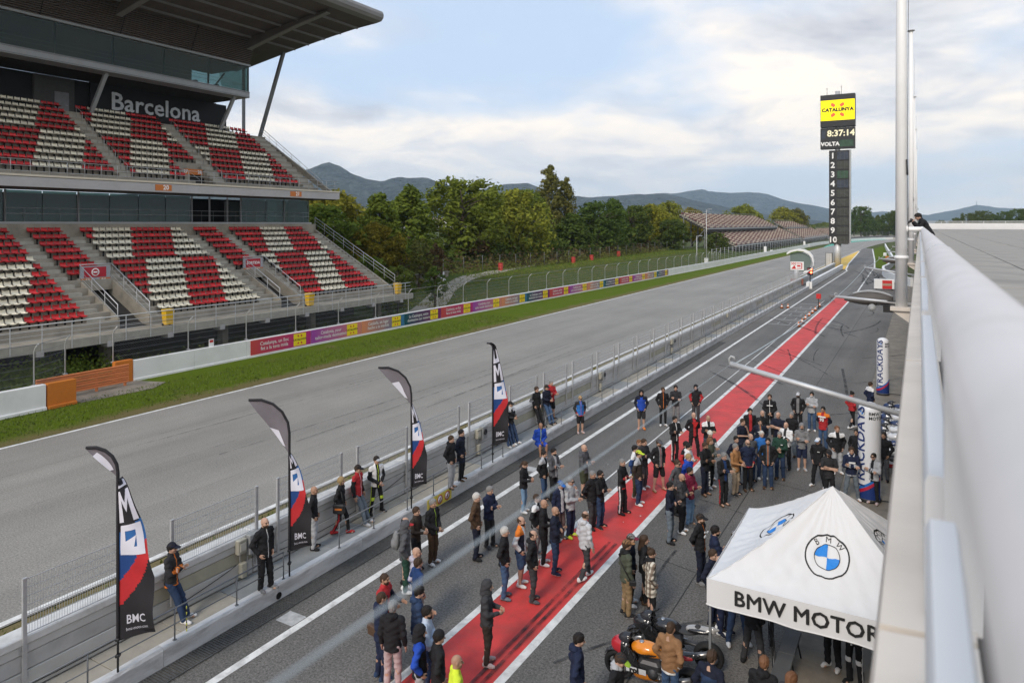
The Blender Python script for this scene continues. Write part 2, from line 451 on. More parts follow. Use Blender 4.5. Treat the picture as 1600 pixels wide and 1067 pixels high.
# drain channel along the kerb with its cast grates, each grate a piece
M_grate = mk('cast iron grate', (0.085, 0.085, 0.083), 0.7, 0.3, 8, metal=0.2)
gr = thing('drain_channel', 'dark grated drain channel in the asphalt at the foot of the white pit kerb', 'drain', (0, 0, 0))
base = MB().sheet([(-13.55, -4), (-13.02, -4), (-13.02, 100), (-13.55, 100)], 0.012); base.build('channel', M_pit, gr)
gm = MB()
for k in range(16):
    gm.box(-0.22, k * 0.0625 + 0.008, 0.0, 0.22, k * 0.0625 + 0.042, 0.02)
gm.box(-0.25, 0, 0, -0.22, 1.0, 0.021); gm.box(0.22, 0, 0, 0.25, 1.0, 0.021)
gme = gm.mesh('grate', M_grate)
for k in range(52): put('grate', gme, gr, (-13.285, 3.0 + k * 1.012, 0.014))
# skid marks: thin dark ribbons that curve over lane and apron
M_skid = bpy.data.materials.new('skid mark'); M_skid.use_nodes = True
t = M_skid.node_tree; b_ = t.nodes['Principled BSDF']; b_.inputs['Base Color'].default_value = (0.025, 0.024, 0.024, 1); b_.inputs['Roughness'].default_value = 0.7
gcs = t.nodes.new('ShaderNodeTexCoord'); ns = N(t, 'ShaderNodeTexNoise', i_Scale=1.6, i_Detail=6.0, i_Roughness=0.7); t.links.new(gcs.outputs['Object'], ns.inputs['Vector'])
rs = ramp(t, [(0.36, (0.0,) * 3), (0.66, (0.85,) * 3)]); t.links.new(ns.outputs['Fac'], rs.inputs[0]); t.links.new(rs.outputs[0], b_.inputs['Alpha'])
rng = random.Random(11)
sk = MB()
def skid(x, y, ang, ln, curv, wd):
    pts = []
    for i in range(15):
        pts.append((x, y)); x += math.sin(ang) * ln / 14; y += math.cos(ang) * ln / 14; ang += curv / 14
    skid.z += 0.0003
    rb = ribbon(pts, wd / 2, wd / 2, skid.z); sk.add(rb.v, rb.f)
skid.z = 0.018
for i in range(26):
    skid(rng.uniform(-7.6, -3.0), rng.uniform(34, 90), rng.choice([-1, 1]) * rng.uniform(0.1, 0.8), rng.uniform(4, 12), rng.uniform(-.7, .7), rng.uniform(0.07, 0.19))
for i in range(26):
    skid(rng.uniform(-8.3, -5.5), rng.uniform(118, 142), rng.uniform(-0.25, 0.4), rng.uniform(9, 26), rng.uniform(-0.3, 0.3), rng.uniform(0.12, 0.3))
for i in range(7):
    skid(rng.uniform(-7.0, -3.0), rng.uniform(9, 34), rng.uniform(-1.2, 0.6), rng.uniform(3, 7), rng.uniform(-.5, .5), rng.uniform(0.04, 0.07))
for x0, dx in ((-7.75, 0.0), (-7.58, 0.03)):
    skid(x0, 9, dx * 0.1, 10, 0.0, 0.09)
for i in range(7):
    skid(rng.uniform(-30, -20), rng.uniform(15, 40), rng.uniform(-0.04, 0.04), rng.uniform(14, 40), rng.uniform(-0.03, 0.03), 0.05)
for x0 in (-21.6, -25.1, -28.7):
    for q in range(9): skid(x0 + rng.uniform(-.03, .03), -5 + 24 * q, 0.0, 25, rng.uniform(-.002, .002), .016)
tag(sk.build('tyre_marks', M_skid), kind='stuff')
# slab joints and cracks in the apron asphalt
jm = MB()
for y in (12.2, 19, 27, 36, 46, 58, 72, 90): jm.sheet([(-7.1, y), (-2.45, y - 1.2), (-2.45, y - 1.17), (-7.1, y + 0.03)], 0.008)
for x in (-5.1,): jm.sheet([(x, 5), (x + 0.03, 5), (x + 0.03, 95), (x, 95)], 0.0085)
struct('pavement_joint', jm, mk('joint tar', (0.035, 0.034, 0.033), 0.8))
# short grass blades where the camera can make them out
gb = MB(); rg = random.Random(5)
for (xa, xb, ya, yb, n) in ((-18.0, -15.0, 5, 42, 15000), (-38, -33.0, 13, 60, 9000)):
    for i in range(n):
        u = rg.random(); y = ya + (yb - ya) * u * u; x = rg.uniform(xa, xb)
        if abs(x + 18.0) < 1.6 * rg.random() or abs(x + 33.0) < 1.2 * rg.random(): continue
        a = rg.uniform(0, PI); h = rg.uniform(0.04, 0.11) * (1 + u * 0.6); wd = rg.uniform(0.012, 0.028) * (1 + u)
        dx, dy = math.cos(a) * wd, math.sin(a) * wd; lx, ly = rg.uniform(-.06, .06), rg.uniform(-.06, .06)
        gb.add([(x - dx, y - dy, -0.01), (x + dx, y + dy, -0.01), (x + lx, y + ly, h)], [(0, 1, 2)])
tag(gb.build('grass', mk('grass blade', (0.09, 0.125, 0.016), 0.8, 0.35, 0.8)), kind='stuff')
# small litter of pale specks on the lane (paper, tape)
# ================================================================== PIT WALL, KERB, FENCES
M_wallc = mk('pit wall concrete', (0.44, 0.44, 0.435), 0.8, 0.08, 2.0, 0.15, 50, dirt=0.4, dcol=(0.24, 0.235, 0.22), dscale=1.6)
M_wallp = mk('painted panel', (0.50, 0.50, 0.49), 0.65, 0.07, 1.5, 0.08, 60, dirt=0.3, dcol=(0.32, 0.31, 0.26), dscale=1.2)
M_wally = mk('yellowed panel', (0.40, 0.385, 0.30), 0.7, 0.1, 2.0, 0.1, 60, dirt=0.45, dcol=(0.24, 0.23, 0.2))
M_cap = mk('white wall cap', (0.62, 0.62, 0.61), 0.7, 0.06, 2.0, 0.1, 40, dirt=0.55, dcol=(0.3, 0.29, 0.26), dscale=2.2)
M_kerb = mk('chipped white kerb', (0.62, 0.62, 0.62), 0.75, 0.08, 2.5, 0.35, 25, dirt=0.75, dcol=(0.25, 0.245, 0.235), dscale=1.7, stretch=(1, 0.6, 2))
M_slabd = mk('platform slab grey', (0.255, 0.27, 0.275), 0.8, 0.14, 2.0, 0.2, 60, dirt=0.4, dcol=(0.16, 0.16, 0.155))
M_slabl = mk('platform slab pale', (0.36, 0.335, 0.285), 0.85, 0.14, 2.0, 0.2, 60, dirt=0.5, dcol=(0.2, 0.185, 0.16))
M_galv = mk('galvanised steel', (0.45, 0.455, 0.46), 0.5, 0.12, 6.0, metal=0.3)
M_galvl = mk('pale galvanised steel', (0.52, 0.53, 0.54), 0.5, 0.08, 6.0, metal=0.35)
M_rail = mk('grey painted rail', (0.20, 0.21, 0.22), 0.5, 0.15, 5.0, metal=0.3)
M_dark = mk('black gap', (0.012, 0.012, 0.012), 0.9)
M_black = mk('black plastic', (0.022, 0.022, 0.023), 0.5, 0.15)
M_box = mk('beige enclosure', (0.46, 0.44, 0.36), 0.6, 0.08, 5, dirt=0.3)
M_boxg = mk('grey enclosure', (0.33, 0.34, 0.34), 0.55, 0.08, 5, dirt=0.3)
XW = -14.58                       # the pit side face of the wall
wall = thing('pit_wall', 'long low white concrete pit wall between the track verge and the pit platform', 'wall', (XW, 0, 0))
segs = [(-6 + 3.02 * k, -6 + 3.02 * (k + 1)) for k in range(53)]
MB().box(-0.36, -6, 0, -0.06, 154, 1.28).build('core', M_wallc, wall)
rw = random.Random(3)
def wall_panel(mat2):
    b = MB()
    b.bbox(-0.055, 0.012, 0.40, 0.0, 3.006, 0.78, 0.012, 0)
    b.bbox(-0.055, 0.012, 0.795, -0.012, 3.006, 1.10, 0.012, 1)
    b.bbox(-0.055, 0.012, 1.115, 0.004, 3.006, 1.285, 0.012, 0)
    return b.mesh('wall_panel', [M_wallp, mat2])
WPS = [wall_panel(M_wallp), wall_panel(M_wally), wall_panel(M_wallc)]
cap_me = MB().bbox(-0.40, 0.006, 1.287, 0.035, 3.012, 1.45, 0.02).mesh('wall_cap', M_cap)
for k, (a, b) in enumerate(segs):
    put('wall_panel', rw.choice(WPS), wall, (0, a, 0)); put('wall_cap', cap_me, wall, (rw.uniform(-.006, .006), a, rw.uniform(-.004, .004)))
# ---- pit platform: slabs side by side, and the kerb blocks at its edge
plat = thing('pit_platform', 'raised walkway of grey and pale concrete slabs along the pit wall', 'platform', (0, 0, 0))
MB().box(XW + 0.002, -6, 0, -13.76, 107, 0.33).build('bed', M_wallc, plat)
y = -6.0; k = 0
while y < 106:
    ln = rw.choice([1.48, 1.52, 2.1, 1.9])
    b = MB().bbox(0, 0.008, 0.331, 0.80, ln - 0.008, 0.385 + rw.uniform(-.004, .004), 0.008)
    b.build('slab', M_slabl if (int(y / 5.1) % 2 and rw.random() < .85) or rw.random() < .12 else M_slabd, plat, (XW + 0.012, y, 0))
    y += ln
kerb = thing('pit_kerb', 'chipped white concrete kerb block row edging the pit lane platform', 'kerb', (0, 0, 0))
kms = []
for q in range(4):
    b = MB(); rings = []
    n = 12
    for i in range(n + 1):
        yy = 3.0 * i / n; j = lambda s: rw.uniform(-s, s)
        if i in (0, n): j = lambda s: 0
        yy = min(max(yy, 0.004), 2.996)
        rings.append([(-13.765, yy, 0.0), (-13.55 + j(.006), yy, 0.0), (-13.548 + j(.006), yy, 0.37 + j(.012)), (-13.575 + j(.008), yy, 0.425 + j(.008)), (-13.74 + j(.005), yy, 0.43 + j(.005)), (-13.765, yy, 0.40)])
    b.loft(rings, 0, smooth=False)
    kms.append(b.mesh('kerb_block', M_kerb))
for i in range(53): put('kerb_block', kms[i % 4], kerb, (0, -6 + 3.0 * i, 0))
hole = MB().lathe([(0.0, 0.0), (0.085, 0.0), (0.085, 0.006), (0.06, 0.006), (0.06, -0.002), (0, -0.002)], 14, M=Matrix.Translation((-13.548, 12.03, 0.13)) @ Matrix.Rotation(PI / 2, 4, 'Y'))
hole.build('drain_hole', M_dark, kerb)
# ---- mesh fence on the pit wall: 2.33 m panels every 3.02 m
fence = thing('pit_fence', 'row of galvanised wire mesh fence panels on posts along the pit wall', 'fence', (XW, 0, 0))
def post_mesh():
    b = MB()
    b.box(0.004, -0.035, 0.62, 0.064, 0.035, 2.55)
    b.box(0.002, -0.09, 0.62, 0.010, 0.09, 0.74); b.box(0.002, -0.09, 1.14, 0.010, 0.09, 1.26)
    b.box(0.012, -0.04, 2.551, 0.07, 0.04, 2.56)
    for z in (0.68, 1.2):
        for yy in (-.065, .065): b.lathe([(0.012, 0), (0.012, 0.012), (0, 0.012)], 6, M=Matrix.Translation((0.010, yy, z)) @ Matrix.Rotation(PI / 2, 4, 'Y'))
    return b.mesh('post', M_galv)
def panel_mesh(near):
    b = MB(); L = 2.26
    z0, z1 = 1.50, 2.53
    hz = [1.50, 1.68, 1.86, 2.03, 2.20, 2.36, 2.53]
    for z in hz:
        r = 0.007 if z in (1.50, 2.53) else 0.0045
        b.box(-r, 0, z - r, r, L, z + r)
    nv = 46 if near else 24
    for i in range(nv + 1):
        y = L * i / nv; r = 0.0028 if near else 0.003
        b.box(-r - .004, y - r, z0, r - .004, y + r, z1)
    return b.mesh('mesh_panel', M_galvl)
pm, pn, pf = post_mesh(), panel_mesh(True), panel_mesh(False)
for k in range(-1, 33):
    y0 = 6.85 + 3.015 * k
    if y0 > 104: break
    put('post', pm, fence, (0, y0, 0)); put('post', pm, fence, (0, y0 + 2.33, 0))
    put('mesh_panel', pn if k < 9 else pf, fence, (0.035, y0 + 0.035, 0))
# ---- the handrail in front of the platform
hr = thing('handrail', 'thin grey two-bar handrail along the platform edge by the pit lane', 'railing', (-13.42 - 0.2, 0, 0.42))
runs = [[4.3, 5.9, 7.5, 9.3, 10.86, 12.24], [14.17, 15.57, 17.1, 18.45, 19.9, 21.33, 22.83], [26.36, 27.84, 29.3, 30.7, 32.41, 33.88]]
yy = 35.94
last = []
while yy < 104: last.append(yy); yy += 1.6
runs.append(last)
pmesh = MB().tube([(0, 0, -0.02), (0, 0, 0.66)], 0.016, 8).lathe([(0.045, 0), (0.045, 0.012), (0.018, 0.014)], 8).mesh('post', M_rail)
for rn in runs:
    for y in rn: put('post', pmesh, hr, (0, y, 0))
    for z in (0.67, 0.34):
        MB().tube([(0, rn[0], z), (0, rn[-1], z)], 0.017 if z > .5 else 0.012, 8).build('rail', M_rail, hr)
# black and yellow tape on one rail post, a leaning painted stick
st = MB()
for i in range(9): st.tube([(0, 0, i * 0.06), (0, 0, i * 0.06 + 0.06)], 0.012, 8, mi=i % 2)
tag(st.build('marker_stick', [mk('yellow tape', (0.55, 0.55, 0.08), 0.6), M_black], None, (-13.68, 9.62, 0.43)), 'short yellow and black banded stick standing on the kerb by the first handrail run', 'marker')
# ---- electrical boxes, sockets and cables on the wall
def electric(y, label, n):
    t_ = thing('electrical_box', label, 'electrical box', (XW + 0.008, y, 0.45))
    b = MB(); b.bbox(0, -0.16, 0.62, 0.14, 0.10, 0.98, 0.02); b.build('enclosure', M_box, t_)
    MB().bbox(0.141, -0.12, 0.70, 0.16, 0.06, 0.90, 0.008).build('lid', mk('pale lid', (0.52, 0.50, 0.43), 0.5), t_)
    if n > 1:
        MB().bbox(0, 0.14, 0.52, 0.18, 0.48, 1.02, 0.02).build('enclosure', M_boxg, t_)
        sc = MB(); sc.lathe([(0.11, 0), (0.11, 0.03), (0.085, 0.035), (0.08, 0.02), (0, 0.02)], 16, M=Matrix.Translation((0.181, 0.31, 0.80)) @ Matrix.Rotation(PI / 2, 4, 'Y')); sc.build('socket', M_black, t_)
        MB().bbox(0.0, -0.06, 0.02, 0.14, 0.10, 0.38, 0.015).build('enclosure', M_box, t_)
    MB().tube([(0.02, 0.2, 0.52), (0.02, 0.2, -0.03)], 0.016, 6).tube([(0.02, -.02, 0.62), (0.02, -.02, 0.4), (0.03, 0.0, 0.38)], 0.014, 6).build('conduit', M_galv, t_)
electric(11.72, 'beige electrical socket boxes on the pit wall by the bald man in black', 2)
electric(22.5, 'small electrical boxes on the pit wall just left of the fourth flag', 2)
electric(34.3, 'grey socket box on the pit wall beyond the woman in blue', 2)
electric(46.6, 'electrical box pair on the far stretch of pit wall', 2)
electric(62.5, 'distant electrical box on the pit wall below the arch sign', 1)
cb = MB()
def sag(a, b, s, n=10): return [Vector(a).lerp(Vector(b), i / n) + Vector((0, 0, -s * 4 * (i / n) * (1 - i / n))) for i in range(n + 1)]
cb.tube(sag((XW + .02, 11.6, 0.8), (XW + .03, 9.0, 0.5), 0.06), 0.009, 5)
cb.tube(sag((XW + .02, 12.3, 0.7), (XW + .02, 18.7, 1.15), 0.3, 24), 0.009, 5)
cb.tube(sag((XW + .02, 9.0, 0.52), (XW + .02, 5.0, 0.6), 0.06), 0.009, 5)
tag(cb.build('cable', M_black), 'thin black cable sagging along the pit wall face', 'cable')
# ---- yellow prohibition notice on the kerb face
sg = thing('notice', 'yellow notice with three red ringed prohibition signs on the kerb face', 'sign', (-13.546, 18.02, 0.05))
MB().box(0, 0, 0, 0.012, 1.32, 0.36).build('board', mk('notice yellow', (0.70, 0.58, 0.10), 0.5, 0.05), sg)
M_redp = mk('sign red', (0.55, 0.03, 0.03), 0.5); M_white = mk('white plastic', (0.78, 0.78, 0.77), 0.5, 0.04)
for k, y in enumerate((0.25, 0.66, 1.07)):
    MX = Matrix.Translation((0.013, y, 0.18)) @ Matrix.Rotation(PI / 2, 4, 'Y')
    MB().lathe([(0.0, 0), (0.115, 0), (0.115, .002), (0, .002)], 20, M=MX).build('sign_disc', M_white, sg)
    rg_ = MB(); rg_.lathe([(0.118, 0.0021), (0.145, 0.0021), (0.145, .006), (0.118, .006)], 20, M=MX, cap=False)
    rg_.box(-0.002, -0.10, -0.012, 0.001, 0.10, 0.012, M=Matrix.Translation((0.018, y, 0.18)) @ Matrix.Rotation(R(45), 4, 'X')); rg_.build('sign_ring', M_redp, sg)
    pc = MB()
    if k == 0: pc.box(0.0155, y - .03, 0.12, 0.0165, y + .03, 0.2); pc.lathe([(0.02, 0), (0.02, .001)], 8, M=Matrix.Translation((0.0155, y, 0.225)) @ Matrix.Rotation(PI / 2, 4, 'Y'))
    elif k == 1: pc.box(0.0155, y - .015, 0.10, 0.0165, y + .015, 0.24); pc.box(0.0155, y - .04, 0.17, 0.0164, y + .04, 0.19)
    else: pc.box(0.0155, y - .055, 0.13, 0.0165, y + .05, 0.17); pc.box(0.0155, y - .02, 0.17, 0.0165, y + .03, 0.22)
    pc.build('pictogram', M_black, sg)

# ================================================================== TRACKSIDE BARRIER WITH ADVERTS (far side)
M_barr = mk('white barrier', (0.76, 0.76, 0.75), 0.7, 0.05, 0.6, 0.08, 40, dirt=0.25, dcol=(0.4, 0.39, 0.37), dscale=0.7)
M_orange = mk('orange painted concrete', (0.56, 0.17, 0.02), 0.65, 0.1, 1.5, 0.1, 40, dirt=0.3, dcol=(0.25, 0.09, 0.02), dscale=1.5)
M_orail = mk('orange guard rail', (0.62, 0.21, 0.08), 0.5, 0.08, 2.0, dirt=0.2, dcol=(0.3, 0.1, 0.04))
def bx(Y):      # the barrier's line drifts towards the track as it runs away
    return -39.8 + 1.8 * min(1, max(0, (Y - 60) / 90))
bl = thing('barrier_wall', 'short white barrier wall with an orange end, left edge of the verge', 'wall', (-37.4, 0, 0))
for a in range(-2, 6):
    MB().bbox(-0.3, a * 3.1 + 0.01, 0, 0, a * 3.1 + 3.09, 1.27, 0.015).bbox(0.002, a * 3.1 + .01, 0, 0.10, a * 3.1 + 3.09, 0.17, 0.02).build('barrier_block', M_barr, bl)
MB().bbox(-0.3, 18.66, 0, 0.0, 20.04, 1.28, 0.015).bbox(0.002, 18.66, 0, 0.1, 20.04, 0.17, 0.02).build('barrier_block', M_orange, bl)
br = thing('barrier_wall', 'long white barrier wall carrying a strip of colourful adverts beside the far verge', 'wall', (0, 0, 0))
MB().bbox(-40.1, 23.46, 0, -39.8, 24.52, 1.30, 0.015).build('barrier_block', M_orange, br)
ye = 24.53
while ye < 300:
    yn = ye + (4.0 if ye < 150 else 12.0)
    b = MB(); b.loft([[(bx(q) - .3, q + e, z) if s == 0 else (bx(q) + o, q + e, z) for s, o, z in ((0, 0, 0), (1, .06, 0), (1, .06, .12), (1, 0, .14), (1, 0, 1.2), (0, 0, 1.2))] for q, e in ((ye, 0.008), (yn, -0.008))], smooth=False)
    b.build('barrier_block', M_barr, br); ye = yn
far = MB(); cl2 = [(bx(300), 300), (-37.6, 340), (-34, 385), (-26.5, 440), (-14, 480)]
fr = ribbon(smooth_line(cl2, 6), 0.2, 0.2, 0)
for z0, z1, k in ((0, 1.25, 0),):
    n = len(fr.v) // 2
    far.loft([[(*fr.v[2 * i][:2], z0), (*fr.v[2 * i + 1][:2], z0), (*fr.v[2 * i + 1][:2], z1), (*fr.v[2 * i][:2], z1)] for i in range(n)], smooth=False)
far.build('barrier_block', M_barr, br)
tag(MB().box(0, -.18, 0, .03, .18, .5).box(.031, -.14, .28, .033, .14, .44, 1).build('kilometre_board', [M_white, M_redp], None, (-39.98, 29.9, 1.2)), 'small white board with a red panel standing on the white barrier', 'sign')
# adverts: sixteen boards in a cycle of four designs
def grad_mat(name, c0, c1, y0=0.0, y1=5.5):
    m = bpy.data.materials.new(name); m.use_nodes = True
    t = m.node_tree; b = t.nodes['Principled BSDF']; b.inputs['Roughness'].default_value = 0.45
    g_ = t.nodes.new('ShaderNodeTexCoord'); sx = t.nodes.new('ShaderNodeSeparateXYZ'); t.links.new(g_.outputs['Object'], sx.inputs[0])
    nz = N(t, 'ShaderNodeTexNoise', i_Scale=0.8, i_Detail=3.0); t.links.new(g_.outputs['Object'], nz.inputs['Vector'])
    f = mathn(t, 'ADD', mathn(t, 'DIVIDE', mathn(t, 'SUBTRACT', sx.outputs[1], y0), y1 - y0), mathn(t, 'MULTIPLY', mathn(t, 'SUBTRACT', nz.outputs['Fac'], 0.5), 0.5))
    r = ramp(t, [(0.05, c0), (0.95, c1)]); t.links.new(f, r.inputs[0]); t.links.new(r.outputs[0], b.inputs['Base Color'])
    return m
AD = [(grad_mat('advert red to magenta', (0.56, 0.06, 0.06), (0.45, 0.015, 0.19)), 'Catalunya, un lloc', 'fet a la teva mida'),
      (grad_mat('advert violet to peach', (0.34, 0.06, 0.36), (0.62, 0.22, 0.16)), 'Catalonia, your', 'tailor-made destination'),
      (grad_mat('advert peach to blue', (0.68, 0.25, 0.12), (0.02, 0.17, 0.33)), 'Cataluña, un lugar', 'hecho a tu medida'),
      (grad_mat('advert teal to plum', (0.0, 0.075, 0.10), (0.20, 0.005, 0.13)), 'La Catalogne, votre', 'destination sur mesure')]
M_ylw = mk('advert yellow', (0.86, 0.66, 0.02), 0.45, 0.03); M_ink = mk('print black', (0.02, 0.02, 0.02), 0.6)
M_adred = mk('advert petal red', (0.62, 0.04, 0.04), 0.5)
RX = (R(90), 0, R(90))                  # flat lettering stood up facing +X, running along +Y
for k in range(16):
    y0 = 32.84 + 5.56 * k
    m_, l1, l2 = AD[k % 4]
    x = bx(y0 + 2.8) + 0.03
    rot = math.atan2(bx(y0 + 5.5) - bx(y0), 5.5)
    p = MB().box(-0.02, 0.02, 0.16, 0.0, 5.54, 1.16).build('advert_board', m_, br, (bx(y0) + 0.03, y0, 0)); p.rotation_euler = (0, 0, -rot)
    for z, s in ((0.84, l1), (0.50, l2)):
        lettering(s, 0.36 if k < 9 else 0.38, M_white, p, (0.004, 2.1, z), RX, 0.004, 0.0)
    q = MB().box(0.0, 3.85, 0.22, 0.004, 5.05, 1.10).build('logo_panel', M_ylw, p)
    lettering('CATALUNYA', 0.215, M_ink, p, (0.0065, 4.45, 0.655), RX, 0.006, 0.0)
    f4 = MB()
    for sx_, sz_ in ((-1, 1), (1, 1), (-1, -1), (1, -1)):
        cy, cz = 4.45 + sx_ * 0.15, 0.66 + sz_ * 0.25
        f4.add([(0.0065, cy + a, cz + b) for a, b in ((-.08 * sx_, 0), (0, -.08 * sz_), (.09 * sx_, .0), (.06 * sx_, .09 * sz_), (-.02 * sx_, .08 * sz_))], [(0, 1, 2, 3, 4)])
    f4.build('logo_petals', M_adred, p)
# ---- orange guard rail in the gap
gd = thing('guard_rail', 'orange steel guard rail of four ribbed beams in the barrier gap', 'guard rail', (-39.0, 0, 0))
for z in (0.34, 0.60, 0.86, 1.12):
    prof = [(0.0, -.12), (.05, -.10), (.05, -.05), (0.0, -.015), (0.0, .015), (.05, .05), (.05, .10), (0, .12), (-.012, .12), (-.012, -.12)]
    b = MB(); b.loft([[(a + (0.02 if y > 23 else 0), y, z + c) for a, c in prof] for y in (18.9, 20.0, 21.8, 23.75)], smooth=False); b.build('beam', M_orail, gd)
for y in (19.0, 20.2, 22.0, 23.6): MB().box(-0.14, y - .05, 0, -0.013, y + .05, 1.22).build('post', M_orail, gd)
MB().prism([(-40.2, 19.9), (-37.9, 20.05), (-37.35, 20.3), (-37.1, 24.0), (-37.9, 25.3), (-40.2, 24.5)], 'z', -0.004, 0.03).build('concrete_pad', M_apron); bpy.data.objects['concrete_pad']['kind'] = 'structure'
# ---- catch fence behind the barrier: posts with bent heads and wires
cf = thing('catch_fence', 'tall trackside catch fence of bent steel posts, mesh and wires behind the barrier', 'fence', (0, 0, 0))
cpost = MB().tube([(0, 0, 0), (0, 0, 2.85), (0.12, 0, 3.05), (0.42, 0, 3.32)], 0.038, 8).box(-.09, -.09, 1.22, .09, .09, 1.27).mesh('post', M_galv)
cys = [13.5, 18.25, 20.45, 23.58] + [28.4 + 4.45 * i for i in range(30)]
for y in cys:
    o = put('post', cpost, cf, (bx(y) - 0.42 if y > 21 else -37.85 - (1.4 if y > 20 else 0), y, 0))
def chain(x0, y0, x1, y1, za, zb, cell, r, fine=True):
    b = MB(); L = math.hypot(x1 - x0, y1 - y0); ux, uy = (x1 - x0) / L, (y1 - y0) / L
    Hh = zb - za; n = int((L + Hh) / cell)
    for s in (0, 1):
        for i in range(n):
            a0 = i * cell - Hh
            s0, s1 = a0, a0 + Hh
            t0, t1 = 0.0, 1.0
            if s0 < 0: t0 = -s0 / Hh
            if s1 > L: t1 = 1 - (s1 - L) / Hh
            if t0 >= t1: continue
            A, B = s0 + t0 * Hh, s0 + t1 * Hh
            zA, zB = (za + t0 * Hh, za + t1 * Hh) if s == 0 else (zb - t0 * Hh, zb - t1 * Hh)
            p = Vector((x0 + ux * A, y0 + uy * A, zA)); q = Vector((x0 + ux * B, y0 + uy * B, zB))
            up = Vector((-uy, ux, 0)) * 0
            d = (q - p).normalized(); nrm = d.cross(Vector((-uy, ux, 0))).normalized() * r
            nn = Vector((-uy, ux, 0)) * r
            b.add([p + nrm, p - nrm * .5 + nn, p - nrm * .5 - nn, q + nrm, q - nrm * .5 + nn, q - nrm * .5 - nn], [(0, 1, 4, 3), (1, 2, 5, 4), (2, 0, 3, 5)])
    for z in [za + Hh * k / 5 for k in range(6)]:
        b.tube([(x0, y0, z), (x1, y1, z)], 0.008, 4)
    b.tube([(x0 + .40, y0, 3.30), (x1 + .40, y1, 3.30)], 0.02, 5)
    return b
for a, b_, c in ((13.5, 18.25, .12), (18.25, 20.45, .12)):
    chain(-37.85, a, -37.85 if b_ < 20 else -39.2, b_, 1.0, 2.85, c, 0.0022).build('wire_mesh', M_rail, cf)
for i in range(3, 33):
    a, b_ = cys[i], cys[i + 1]
    chain(bx(a) - .42, a, bx(b_) - .42, b_, 1.2, 2.85, .15 if i < 10 else .3, 0.0022 if i < 10 else 0.004).build('wire_mesh', M_rail, cf)
# ================================================================== GRANDSTAND (left)
M_conc = mk('stand concrete', (0.30, 0.275, 0.23), 0.85, 0.16, 0.9, 0.2, 25, dirt=0.6, dcol=(0.12, 0.115, 0.10), dscale=0.8)
M_concl = mk('pale stair concrete', (0.36, 0.345, 0.30), 0.85, 0.12, 2.0, 0.2, 25, dirt=0.4, dcol=(0.2, 0.19, 0.16))
M_cream = mk('cream slab edge', (0.62, 0.56, 0.45), 0.75, 0.05, 1.0, dirt=0.2, dcol=(0.4, 0.36, 0.3))
M_fasc = mk('fascia concrete', (0.42, 0.41, 0.41), 0.75, 0.07, 0.6, 0.1, 30, dirt=0.35, dcol=(0.25, 0.24, 0.22))
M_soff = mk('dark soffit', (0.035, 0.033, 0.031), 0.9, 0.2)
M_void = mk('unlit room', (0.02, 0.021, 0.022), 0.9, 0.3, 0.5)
M_steel = mk('grey structural steel', (0.19, 0.195, 0.20), 0.5, 0.08, 1.0, metal=0.2)
M_steell = mk('light structural steel', (0.36, 0.37, 0.38), 0.5, 0.08, 1.0, metal=0.2)
M_roofu = mk('roof underside', (0.12, 0.105, 0.098), 0.85, 0.12, 0.6)
M_roofe = mk('roof edge', (0.22, 0.215, 0.21), 0.55, 0.08, 0.6)
M_louv = mk('bronze louvre', (0.23, 0.19, 0.165), 0.5, 0.1, 1.0, metal=0.25)
M_sred = mk('red seat', (0.52, 0.028, 0.032), 0.45, 0.1, 0.6, isl=.22)
M_swht = mk('cream seat', (0.72, 0.68, 0.56), 0.5, 0.07, 0.6, isl=.12, dirt=0.15, dcol=(0.45, 0.42, 0.35))
G_low = glass('green tinted glass', (0.30, 0.46, 0.43), 0.42)
G_up = glass('booth glass', (0.42, 0.55, 0.53), 0.2)
M_plate = mk('orange number plate', (0.52, 0.16, 0.03), 0.5, 0.04)
GS = thing('grandstand', 'large concrete grandstand with two tiers of red and white seats and dark cantilever roof', 'grandstand', (0, 0, 0))
YA, YB = 6.0, 54.0
PER = 13.35
def xr(r): return -54.8 + (r - 1) * (9.6 / 11)
def zr(r): return 8.22 - (r - 1) * 0.4746
voms = [(26.6 + PER * k, 28.9 + PER * k) for k in (-1, 0, 1)]
# steps: one piece per row and stretch
def spans(lo, hi, cuts):
    out = []; a = lo
    for c0, c1 in sorted(cuts):
        if c1 <= lo or c0 >= hi: continue
        if c0 > a: out.append((a, c0))
        a = c1
    if a < hi: out.append((a, hi))
    return out
for r in range(1, 13):
    for a, b in spans(YA, YB, voms if r >= 8 else []):
        MB().box(xr(r) - 0.437, a, zr(r) - 0.75, xr(r) + 0.434, b, zr(r)).build('step', M_conc, GS)
stairs = [(24.85, 26.0), (28.42, 29.58)]
sb = []
for k in (-1, 0, 1):
    for a, b in stairs:
        for r in range(2, 13):
            A, B = a + PER * k, b + PER * k
            for v0, v1 in voms:      # the stair beside a passage keeps clear of it
                if r >= 8 and A < v1 and B > v0:
                    if A < v0: B = min(B, v0)
                    else: A = max(A, v1)
            if B - A > .2: sb.append((A, B, r))
for r in range(2, 13): sb.append((52.15, 53.75, r))
for A, B, r in sb:
    MB().box(xr(r) - 0.436, A, zr(r) + .002, xr(r) - 0.02, B, zr(r) + 0.237).build('stair_tread', M_concl, GS)
